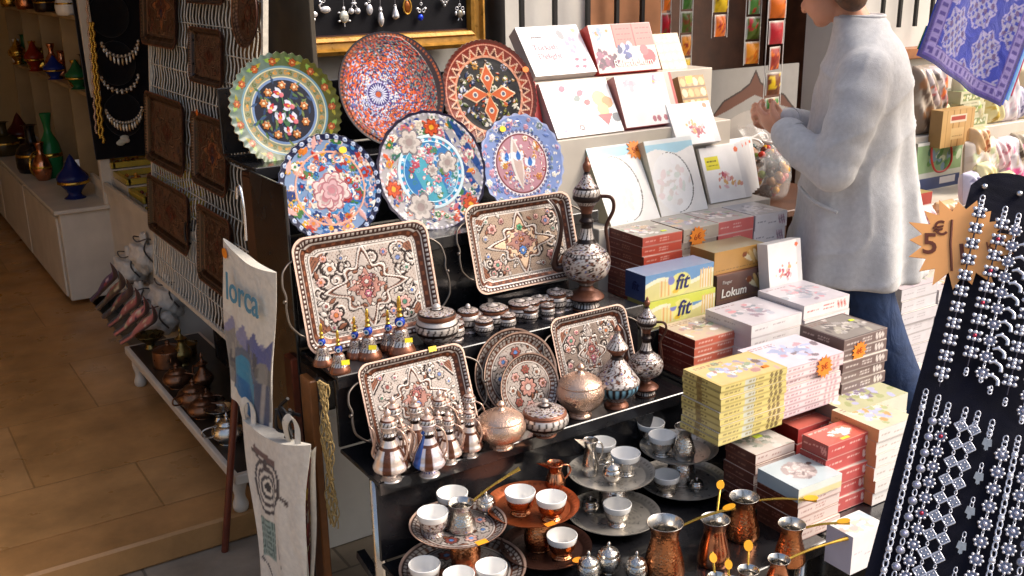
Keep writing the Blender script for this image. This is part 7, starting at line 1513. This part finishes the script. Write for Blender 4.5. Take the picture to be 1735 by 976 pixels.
# ---- hanging scarf, rolled scarves, green card
RZ = 1.80
SM = frame_mat(on(1555, 94, 'y', 1.60), on(1690, 180, 'y', 1.60) - on(1555, 94, 'y', 1.60), np.array([.33, 0, 1.0]))
sw = float(np.linalg.norm(on(1690, 180, 'y', 1.60) - on(1555, 94, 'y', 1.60))); shh = .46
def scarf_art(P):
    ar = shh / sw; P.C[:] = S('#1c2c96'); X, Y = P.X, P.Y * ar; g = np.random.default_rng(2)
    for i in range(-1, 5):
        for j in range(-1, 7):
            cx, cy = .26 + .42 * i + (.21 if j % 2 else 0), .25 + .27 * j; dx, dy = X - cx, Y - cy; d = np.hypot(dx, dy); th = np.arctan2(dy, dx); rr = .155 * (1 + .10 * np.cos(th * 8))
            m = d < rr; P.put(m & (np.sin(dx * 95) * np.sin(dy * 95) > -.25), S('#8a86a8')); P.put(m & (np.sin(dx * 60 + 1) * np.sin(dy * 60) > .45), S('#503a70')); P.put((d < rr) & (d > rr * .9), S('#9088b4')); P.put(m & (np.abs(np.sin(th * 4)) < .12) & (d > .05), S('#4a4aa0'))
    e = np.minimum(np.minimum(X, 1 - X), Y); P.put(e < .105, S('#4a3888')); P.put((e < .092) & (e > .035), S('#7d70aa')); tt = np.where(Y <= np.minimum(X, 1 - X), X, Y); P.put((e < .085) & (e > .042) & (np.sin(tt * 110) > .1), S('#3f2f7c')); P.put((e < .022), S('#2c2468'))
def cloth(name, label, Mx, w_, h_, art, base, nx=110, ny=150, fold=.010, cat='scarf', seed=0, grp=None, curl=0):
    s, v = np.meshgrid(np.linspace(0, 1, nx), np.linspace(0, 1, ny), indexing='ij'); P = Paint(s, v, base); art(P)
    z = fold * (np.sin(s * 7 + v * 2 + seed) + .5 * np.sin(s * 15 - v * 3)) * (1 - .3 * v); G = np.stack([s * w_, v * h_, z], -1); b = MB(); b.grid(G, P.C.reshape(nx, ny, 3), True); Bk = G - [0, 0, .004]; b.grid(Bk, np.asarray(base) * .8, True, 0, True)
    for A_, B_ in ((G[0], Bk[0]), (G[-1], Bk[-1]), (G[:, 0], Bk[:, 0]), (G[:, -1], Bk[:, -1])): b.grid(np.stack([A_, B_]), base, True)
    o = b.obj(name, M['cloth']); setM(o, Mx); return tag(o, label, cat, grp)
cloth('scarf', 'royal blue scarf with lavender medallions and purple border hanging at top right', SM, sw, shh, scarf_art, S('#2a3fb2'))
def side_art(c1, c2): return lambda P: (P.C.__setitem__(slice(None), S(c1)), P.put((np.sin(P.X * 30) * np.sin(P.Y * 70) > .35) & (P.X > .3) & (P.X < .75), S(c2)))
for k, (c1, c2, lab) in enumerate((('#3d55c4', '#2a2c80', 'medium blue folded scarf edge behind the medallion scarf'), ('#7fb4e2', '#26386a', 'light blue scarf with dark leaf pattern at the right edge'), ('#a02848', '#d8a0a8', 'crimson scarf at the right edge behind the light blue one'))):
    cloth('scarf', lab, SM @ T(sw * (1.0 + .16 * k) - .005, .02 + .03 * k, -.03 - .03 * k), sw * .17, shh, side_art(c1, c2), S(c1), 24, 80, .006, seed=k, grp=None)
b = MB(); b.tube([(2.05, 1.57, RZ), (3.1, 1.57, RZ)], .012, 10); tag(b.obj('hanging_rail', M['iron']), 'black rail above the picture edge that carries the scarves', 'rail')
p = on(1570, 66, 'y', 1.75); b = MB(); b.box((0, 0, 0), (.030, .004, .062), S('#1f7a44'), ch=.001); b.box((0, -.003, -.008), (.02, .002, .02), S('#3a9a58')); o = tag(b.obj('green_tag', M['sticker'], None, p, (0, R(18), R(-25))), 'green card tag on a black cord beside the blue scarf', 'tag'); b = MB(); b.tube(spl([(0, 0, .03), (.004, 0, .05), (-.006, 0, .07), (.012, 0, .12), (.03, 0, .30)]), .0022, 6, S('#101014')); b.obj('cord', M['plastic'], o)

# ================================================================== bracelet board in the right foreground
Ptl = at(1650, 295, 1.28); Pbl = at(1465, 976, 1.17)
up = Ptl - Pbl; Lb = np.linalg.norm(up); upn = up / Lb; vd = ray(1600, 640); xax = np.cross(vd, upn); xax /= np.linalg.norm(xax)
if xax @ RT < 0: xax = -xax
BM4 = frame_mat(Pbl, xax, upn)
t = thing('bracelet_board', 'slanting black velvet board of silver bracelets in the right foreground', 'jewellery board')
yb = -.30; WB = .25
b = MB(); a = np.linspace(0, math.pi, 12); top = [(WB, Lb * .98)]; 
for cx in (.205, .125, .045): top += [(cx + .040 * math.cos(q_), Lb - .012 + .022 * math.sin(q_)) for q_ in a[1:-1]]
poly = [(-.0, yb), (WB, yb)] + top + [(0, Lb - .015)]; b.prism(np.array(poly), -.022, 0, rot=I3); b.obj('velvet_panel', M['navy_velvet'], t)
b = MB(); b.box((WB / 2, yb - .19, -.03), (WB * .6, .40, .03), ch=.003); b.obj('easel', M['iron'], t); setM(t, BM4)
for px in ((1668, 318), (1727, 330)):
    p_ = on_frame(*px, BM4); b = MB(); b.sphere((0, 0, .003), .004, 10, 6); o = b.obj('pin', M['silver'], t, (p_[0], p_[1], 0))
SV = S('#dcdce4'); DK = S('#3a3a44')
def bracelet(label, top, bot, kind, ext=0.0, zoff=.006, group=None, red=0, taper=True):
    a0 = on_frame(*top, BM4); a1 = on_frame(*bot, BM4); a1 = a1 + (a1 - a0) * ext; L = np.linalg.norm(a1 - a0); d = (a1 - a0) / L; n_ = np.array([-d[1], d[0]]); b = MB()
    B3_ = np.array([[d[0], n_[0], 0], [d[1], n_[1], 0], [0, 0, 1.]])     # local: x along, y across, z out
    pos = lambda s, q_=0, z=0: np.array([a0[0] + d[0] * s + n_[0] * q_, a0[1] + d[1] * s + n_[1] * q_, zoff + z])
    th = np.linspace(0, 2 * math.pi, 10, endpoint=False)
    def link(s, lx, ly, r=.0008, flat=True):
        q_ = np.c_[lx * np.cos(th), ly * np.sin(th), .0006 * np.cos(th * 2)]; b.tube(q_ @ B3_.T + pos(s), r, 5, SV, closed=True)
    def gem(s, q_, r, c=SV, z=.0): b.sphere(pos(s, q_, z), (r, r, r * .7), 8, 6, c)
    s = .0; i = 0
    for k in range(3): link(s, .0042, .0026, .0009); s += .0062
    step = dict(chain=.0080, flower=.0182, round=.0200, diamond=.0215, cluster=.0205, hand=.040, bone=.0165, oval=.0190)[kind]
    while s < L - .01:
        if kind == 'chain': link(s, .0052, .0026, .0011) if i % 3 else (gem(s, 0, .0034), link(s, .004, .003))
        elif kind == 'oval': link(s, .0042, .0022, .0009); b.sphere(pos(s + .0095), (.0055, .0055, .002), 10, 6, S('#9a9aa4')); gem(s + .0095, 0, .0026, S('#b8b8d8'), .0015)
        elif kind in ('flower', 'round'):
            r = .0058 if kind == 'flower' else .0064
            b.prism(np.c_[np.cos(th), np.sin(th)] * r * 1.05, -.0012, -.0002, pos(s), B3_, S('#8a8a98'))
            for k in range(8): b.sphere(pos(s) + B3_ @ np.array([r * math.cos(k * math.pi / 4), r * math.sin(k * math.pi / 4), 0]), r * .32, 7, 5, SV)
            b.sphere(pos(s, 0, .0006), r * .46, 8, 6, S('#b03048') if (red and i % red == 1) else S('#c4c4d6')); link(s + step / 2, .0022, .0012, .0006)
        elif kind == 'diamond':
            w_ = .0074; q_ = np.array([[w_, 0, 0], [0, w_, 0], [-w_, 0, 0], [0, -w_, 0]]); qq = np.concatenate([q_ * (1 - f) + np.roll(q_, -1, 0) * f for f in (0,)]); path = np.concatenate([np.linspace(q_[k], q_[(k + 1) % 4], 4, endpoint=False) for k in range(4)]); b.tube(path @ B3_.T + pos(s), .0011, 5, SV, closed=True); b.prism(q_[:, :2] * .8, -.0004, .0006, pos(s), B3_, S('#a8a8b0')); 
            for k in range(4): b.sphere(pos(s) + B3_ @ (q_[k] * .45) + [0, 0, .001], .0012, 6, 4, SV)
            link(s + step / 2, .0024, .0014, .0007)
        elif kind == 'cluster':
            b.box(pos(s, 0, -.0012), (.013, .013, .0012), S('#55505c'), rot=B3_)
            for x in (-.0042, .0042):
                for y in (-.0056, 0, .0056): gem(s + x, y, .0028)
            gem(s, 0, .0026, S('#b03048') if (red and i % red == 1) else S('#e6e6f0'), .001); b.tube(np.array([pos(s + .003), pos(s + step - .003)]), .0011, 5, S('#3a3640'))
        elif kind == 'bone':
            q_ = spl([(-.008, -.002, 0), (-.004, .003, 0), (.004, .003, 0), (.008, -.002, 0)], 4); b.tube(q_ @ rotm('z', 60 if True else 0).T @ B3_.T + pos(s), np.linspace(.0016, .0026, len(q_)), 6, SV); gem(s + .0105, -.002, .0022)
        elif kind == 'hand':
            for k in range(2): link(s - .008 + .006 * k, .0034, .0018, .0007)
            b.prism(np.array([(0, -.004), (.008, -.0052), (.009, -.002), (.013, -.0022), (.013, -.0008), (.014, -.0006), (.014, .0006), (.013, .0008), (.013, .0022), (.009, .002), (.008, .0052), (0, .004)]), -.0006, .0008, pos(s), B3_, S('#b8b8b4'))
        s += step; i += 1
    for k in range(2): link(L - .006 + k * .004, .003, .002, .0009)
    o = b.obj('bracelet', M['vsilver']); setM(o, BM4); tag(o, label, 'bracelet', group)
    return o
GU, GLo = 'bracelets in the upper row of the black board', 'bracelets in the lower row of the black board'
bracelet('leftmost upper bracelet of four stone clusters, lying over the star card', (1663, 343), (1592, 650), 'cluster', 0, .012, GU)
bracelet('second upper bracelet with dark clusters and red stones, crossing the star card', (1701, 362), (1634, 640), 'cluster', 0, .012, GU, red=2)
bracelet('third upper bracelet, of round flower discs', (1724, 372), (1660, 650), 'round', 0, .009, GU)
bracelet('fourth upper bracelet, of curved bone shaped links', (1741, 402), (1675, 670), 'bone', 0, .009, GU)
bracelet('fifth upper bracelet, of dense stone clusters at the right edge', (1762, 430), (1700, 690), 'cluster', 0, .009, GU)
bracelet('sixth upper bracelet, mostly cut by the right edge, flower discs', (1788, 450), (1728, 720), 'flower', 0, .009, GU, red=3)
bracelet('leftmost lower bracelet, a plain twisted chain', (1568, 667), (1497, 970), 'chain', .25, .006, GLo)
bracelet('second lower bracelet, a chain with oval beads', (1589, 677), (1516, 970), 'oval', .25, .006, GLo)
bracelet('third lower bracelet, flower discs some with red centres', (1606, 690), (1539, 958), 'flower', .3, .006, GLo, red=5)
bracelet('fourth lower bracelet, small filigree diamonds', (1635, 698), (1558, 966), 'diamond', .25, .006, GLo)
bracelet('fifth lower bracelet, a second run of filigree diamonds further right', (1656, 704), (1581, 970), 'diamond', .25, .006, GLo)
bracelet('sixth lower bracelet, with flat hand charms', (1680, 719), (1616, 976), 'hand', .25, .006, GLo)
bracelet('seventh lower bracelet, big bright flowers', (1703, 746), (1650, 962), 'round', .25, .006, GLo)
bracelet('eighth lower bracelet, thin link chain between two flower ones', (1724, 746), (1676, 970), 'chain', .2, .006, GLo)
bracelet('ninth lower bracelet, round flower discs at the right edge', (1745, 756), (1702, 962), 'round', .2, .006, GLo)
bracelet('tenth lower bracelet, oval links cut by the right edge', (1768, 770), (1726, 970), 'oval', .2, .006, GLo)
# star card
c = on_frame(1627, 413, BM4); rs_ = 80 * 1.26 / F_PX; b = MB(); b.prism(star_poly(rs_ * .74, rs_ * 1.04, 17, 5) , 0, .0016, col=S('#f8ae66')); o = b.obj('star_card', M['sticker']); ang = math.atan2(-RT @ BM4[:3, 1] * 1, RT @ BM4[:3, 0]); ang = math.atan2(RT @ BM4[:3, 1], RT @ BM4[:3, 0])
setM(o, BM4 @ T(c[0], c[1], .0035, rotm('z', math.degrees(ang)))); tag(o, 'big orange star shaped price card reading 5€/1 behind the bracelets', 'price card')
b = MB(); ink = S('#6a3016'); b.text('5', rs_ * .66, T(-rs_ * .60, rs_ * .02, .0019, rotm('z', -8)), ink, off=.0004); b.text('€', rs_ * .44, T(-rs_ * .36, rs_ * .34, .0019, rotm('z', 4)), ink, off=.0003); b.text('1', rs_ * .66, T(-rs_ * .01, -rs_ * .30, .0019, rotm('z', -4)), ink, off=.0004); b.text('K', rs_ * .30, T(rs_ * .56, -rs_ * .18, .0019), S('#8a4a2a')); b.tube([(-rs_ * .26, -rs_ * .62, .002), (-rs_ * .20, 0, .002), (-rs_ * .10, rs_ * .52, .002)], .0016, 5, ink); b.obj('lettering', M['sticker'], o)
# ================================================================== the person in the grey tunic, facing left, looking down at a packet
def remeshed(mb, vox, it=4, fac=.5):
    """union of overlapping closed shells as one smooth mesh"""
    me = mb.mesh('tmp', []); o = bpy.data.objects.new('tmp', me); COL.objects.link(o)
    m = o.modifiers.new('r', 'REMESH'); m.mode = 'VOXEL'; m.voxel_size = vox
    s = o.modifiers.new('s', 'SMOOTH'); s.iterations = it; s.factor = fac
    bpy.context.view_layer.update(); dg = bpy.context.evaluated_depsgraph_get(); nm = bpy.data.meshes.new_from_object(o.evaluated_get(dg)); bpy.data.objects.remove(o)
    n = len(nm.vertices); V = np.empty(n * 3); nm.vertices.foreach_get('co', V); q = [list(p.vertices) for p in nm.polygons]; out = MB(); fq = np.array([f for f in q if len(f) == 4]); out.add(V.reshape(-1, 3), fq if len(fq) else q, (.8, .8, .8), True)
    tri = [f for f in q if len(f) != 4]
    if len(fq) and tri: out.polys.setdefault((3, True, 0), []).append(np.array(tri))
    return out
def rings(b, R_, n=28, caps=True):
    """loft through rings (cx, cy, cz, rx, ry)"""
    th = np.arange(n) * 2 * math.pi / n; G = np.array([[(cx + rx * math.cos(a), cy + ry * math.sin(a), cz) for a in th] for cx, cy, cz, rx, ry in R_]); b.grid(G, (.8, .8, .8), True, 0, False, True)
    for k, e in ((0, -1), (-1, 1)):
        c = G[k].mean(0); V = np.r_[[c], G[k]]; b.add(V, [[0, 1 + j, 1 + (j + 1) % n] if e > 0 else [0, 1 + (j + 1) % n, 1 + j] for j in range(n)])
    return b
def limb(b, pts, r, n=18, k=6):
    q = spl(pts, k); t_ = np.linspace(0, 1, len(q)); rr = np.interp(t_, np.linspace(0, 1, len(r)), r); b.tube(q, rr, n); b.sphere(q[0], rr[0] * 1.0, 14, 10); b.sphere(q[-1], rr[-1], 14, 10); return b
def sstep(x, n=3): return x
RTh = np.array([RT[0], RT[1], 0]); RTh /= np.linalg.norm(RTh); FWh = np.array([FW[0], FW[1], 0]); FWh /= np.linalg.norm(FWh)
fdir = -RTh * .95 + FWh * .32; fdir /= np.linalg.norm(fdir); ldir = np.cross([0, 0, 1.], fdir)
PM4 = np.eye(4); PM4[:3, 0] = fdir; PM4[:3, 1] = ldir; PM4[:3, 3] = (2.60, 2.10, -.09)
HC = np.array([.115, .0, 1.565])                  # head centre, bent forward
Rh = rotm('z', -42) @ rotm('y', 28)                                # nods forward and down
b = MB()
# trunk, legs, arms
rings(b, [(0, 0, .80, .10, .15), (0, 0, .88, .115, .165), (-.01, 0, 1.0, .10, .145), (0, 0, 1.12, .095, .14), (.0, 0, 1.25, .105, .165), (-.01, 0, 1.34, .095, .17), (-.005, 0, 1.40, .07, .12), (.0, 0, 1.44, .05, .06)])
LEG = {1: (-.14, -.33), -1: (.05, .03)}
for sy in (1, -1): kx, ax = LEG[sy]; limb(b, [(.0, sy * .085, .86), (kx, sy * .09, .48), (ax, sy * .09, .10)], [.085, .055, .05, .035]); limb(b, [(ax - .01, sy * .09, .06), (ax + .07, sy * .10, .03), (ax + .14, sy * .10, .022)], [.036, .034, .022])
limb(b, [(.0, .0, 1.40), (.035, 0, 1.47), (.07, 0, 1.52)], [.056, .050, .050])
armL = [(-.015, .145, 1.325), (.015, .222, 1.19), (.05, .25, 1.065)]; foreL = [(.05, .25, 1.065), (.135, .195, 1.105), (.205, .125, 1.15)]
armR = [(-.015, -.145, 1.325), (.03, -.222, 1.19), (.06, -.235, 1.08)]; foreR = [(.06, -.235, 1.08), (.15, -.15, 1.12), (.215, -.055, 1.15)]
for A_, F_ in ((armL, foreL), (armR, foreR)): limb(b, A_, [.048, .042, .038]); limb(b, F_, [.038, .034, .026])
# head: skull, jaw, nose, lips, ears
hp = lambda x, y, z: HC + Rh @ np.array([x, y, z])
b.sphere(hp(-.012, 0, .030), (.092, .074, .088), 28, 20, rot=Rh); b.sphere(hp(.022, 0, -.040), (.062, .056, .062), 24, 16, rot=Rh); b.sphere(hp(.052, 0, -.085), (.026, .028, .020), 16, 10, rot=Rh)
b.sphere(hp(.066, .030, -.028), (.018, .020, .016), 12, 8, rot=Rh); b.sphere(hp(.066, -.030, -.028), (.018, .020, .016), 12, 8, rot=Rh)
limb(b, [hp(.080, 0, .018), hp(.092, 0, -.006), hp(.104, 0, -.024)], [.009, .010, .013], 12); b.sphere(hp(.092, .010, -.028), .008, 10, 8); b.sphere(hp(.092, -.010, -.028), .008, 10, 8)
b.sphere(hp(.076, 0, -.052), (.010, .020, .007), 14, 8, rot=Rh); b.sphere(hp(.074, 0, -.063), (.010, .018, .007), 14, 8, rot=Rh); b.sphere(hp(.078, 0, .040), (.012, .050, .010), 14, 8, rot=Rh)
for sy in (1, -1): b.sphere(hp(-.010, sy * .076, -.004), (.020, .010, .031), 14, 10, rot=Rh)
# hands closing on a packet
def hand(b, w_, d, palm_n, side):
    d = d / np.linalg.norm(d); palm_n = palm_n - d * (palm_n @ d); palm_n /= np.linalg.norm(palm_n); s_ = np.cross(d, palm_n) * side
    Rb = np.stack([d, s_, palm_n], 1); b.sphere(w_ + d * .045, (.048, .038, .017), 18, 12, rot=Rb)
    for k, (o, L, r) in enumerate(((.028, .068, .0088), (.010, .076, .0092), (-.009, .071, .0088), (-.026, .056, .0080))):
        p0 = w_ + d * .075 + s_ * o; p1 = p0 + d * L * .42 + palm_n * L * .12; p2 = p1 + d * L * .28 + palm_n * L * .26; p3 = p2 + d * L * .06 + palm_n * L * .30; limb(b, [w_ + d * .04 + s_ * o * .8, p0, p1, p2, p3], [r * 1.1, r, r, r * .9, r * .8], 10, 4)
    limb(b, [w_ + d * .02 + s_ * .030, w_ + d * .048 + s_ * .052 + palm_n * .012, w_ + d * .070 + s_ * .050 + palm_n * .036], [.013, .011, .0095], 10, 4)
hand(b, np.array(foreL[-1]), np.array([.72, -.55, .25]), np.array([-.3, -.7, .5]), -1)
hand(b, np.array(foreR[-1]), np.array([.75, .45, .15]), np.array([-.3, .8, .4]), 1)
body = remeshed(b, .0055, 3).obj('person', M['skin']); setM(body, PM4); tag(body, 'person in a long pale grey tunic and blue jeans, head bent over a spice strip', 'person')
# jeans
b = MB()
for sy in (1, -1): kx, ax = LEG[sy]; limb(b, [(.0, sy * .085, .84), (kx, sy * .092, .48), (ax, sy * .092, .10)], [.105, .082, .072, .066])
rings(b, [(0, 0, .78, .13, .175), (0, 0, .95, .12, .165)]); remeshed(b, .012, 3).obj('jeans', M['denim'], body)
for k, sy in enumerate((1, -1)):
    ax = LEG[sy][1] - .01; q = MB(); limb(q, [(ax - .015, sy * .092, .047), (ax + .08, sy * .10, .040), (ax + .16, sy * .10, .034)], [.047, .045, .034]); remeshed(q, .009, 2).obj('shoe', M['iron'], body)
# tunic
b = MB(); n = 110; th = np.arange(n) * 2 * math.pi / n
TR = [(-.03, .690, .205, .238), (-.03, .72, .204, .236), (-.03, .80, .196, .230), (-.028, .88, .186, .224), (-.025, .96, .176, .218), (-.02, 1.04, .166, .212), (-.018, 1.12, .157, .207), (-.015, 1.20, .148, .204), (-.013, 1.28, .138, .205), (-.012, 1.33, .126, .196), (-.012, 1.37, .112, .176), (-.006, 1.405, .098, .146), (.004, 1.435, .084, .112), (.012, 1.46, .074, .086), (.018, 1.482, .068, .074)]
G = []
for cx, z, rx, ry in TR:
    f = np.clip((1.36 - z) / .6, 0, 1); fold = 1 + f * (.050 * np.sin(th * 6 + z * 2.5) + .030 * np.sin(th * 11 + 1.3 - z * 5) + .06 * np.exp(-((th - 2.75) / .14) ** 2) - .07 * np.exp(-((th - 2.45) / .10) ** 2)) + .012 * np.sin(z * 34 + th * 3) * (f < .7)
    G.append(np.stack([cx + rx * fold * np.cos(th), ry * fold * np.sin(th), np.full(n, z)], -1))
G = np.array(G); b.grid(G, (.8,) * 3, True, 0, False, True)
for k, e in ((0, -1), (-1, 1)): c = G[k].mean(0); b.add(np.r_[[c], G[k]], [[0, 1 + j, 1 + (j + 1) % n] if e > 0 else [0, 1 + (j + 1) % n, 1 + j] for j in range(n)])
for A_, F_ in ((armL, foreL), (armR, foreR)):
    A_ = [np.array(a) for a in A_]; F_ = [np.array(a) for a in F_]; wr = np.linspace(0, 1, 26)
    limb(b, A_, np.interp(wr, [0, .35, .7, 1], [.078, .076, .071, .066]) * (1 + .045 * np.sin(wr * 26) * wr ** .5), 22, 14)
    limb(b, [F_[0], F_[1], F_[0] * .10 + F_[2] * .90], np.interp(wr, [0, .5, 1], [.067, .056, .047]) * (1 + .055 * np.sin(wr * 30 + 1) * (1 - wr * .5)), 22, 14)
    limb(b, [F_[0] * .16 + F_[2] * .84, F_[0] * .08 + F_[2] * .92], [.051, .050], 22, 3)
tm = remeshed(b, .0085, 9, .5); V = tm.v[0]
q_ = V * np.array([1, 1, 1.]); w1 = np.sin(q_[:, 2] * 31 + q_[:, 0] * 24 + 2 * np.sin(q_[:, 1] * 17)) * np.sin(q_[:, 1] * 21 + q_[:, 2] * 9 + 1.3); w2 = np.sin(q_[:, 2] * 14 - q_[:, 0] * 11 + q_[:, 1] * 8)
rad = V - np.array([-.02, 0, 0]); rad[:, 2] = 0; rad /= np.linalg.norm(rad, axis=1, keepdims=True) + 1e-6
V += rad * (.003 * w1 + .004 * w2 + .006 * (1 - np.abs(np.sin(q_[:, 2] * 11 + q_[:, 0] * 19 + 1.2 * w2))) ** 4)[:, None]
tun = tm.obj('tunic', M['knit'], body)
b = MB(); a = np.linspace(0, 2 * math.pi, 40, endpoint=False); b.tube(np.c_[.012 + .068 * np.cos(a), .070 * np.sin(a), np.full(40, 1.478)], .006, 8, closed=True); b.obj('collar_band', M['knit'], body)
b = MB(); b.tube(spl([(.145, .150, .985), (.10, .200, .955), (.03, .226, .930)]), .0055, 8); b.obj('pocket_welt', M['knit'], body)
for F_ in (foreL, foreR):
    F_ = [np.array(a) for a in F_]; b = MB(); c0, c1 = F_[0] * .20 + F_[2] * .80, F_[0] * .06 + F_[2] * .94; b.tube([c0, c0 * .6 + c1 * .4, c1], [.0515, .0525, .0505], 22); b.obj('cuff', M['knit'], body)
# hair: bun of swept strands over the skull
b = MB(); b.sphere(hp(-.026, 0, .042), (.094, .082, .088), 26, 18, rot=Rh); b.sphere(hp(-.078, 0, -.045), (.046, .060, .075), 20, 14, rot=Rh)
for sy in (1, -1): b.sphere(hp(-.045, sy * .066, .0), (.036, .018, .05), 14, 10, rot=Rh)
for k in range(12): a = k * .42 - 2.3; limb(b, [hp(.05 * math.cos(a) - .01, .05 * math.sin(a), .11), hp(-.05, .07 * math.sin(a), .07), hp(-.115, .05 * math.sin(a), -.02)], [.014, .016, .012], 8, 4)
remeshed(b, .007, 2).obj('hair', M['hair'], body)
for sy in (1, -1):
    b = MB(); b.sphere(hp(.071, sy * .030, .014), .0115, 14, 10, S('#e8e4de')); b.sphere(hp(.080, sy * .030, .012), .005, 10, 8, S('#2a1a12')); b.obj('eye', M['paint'], body)
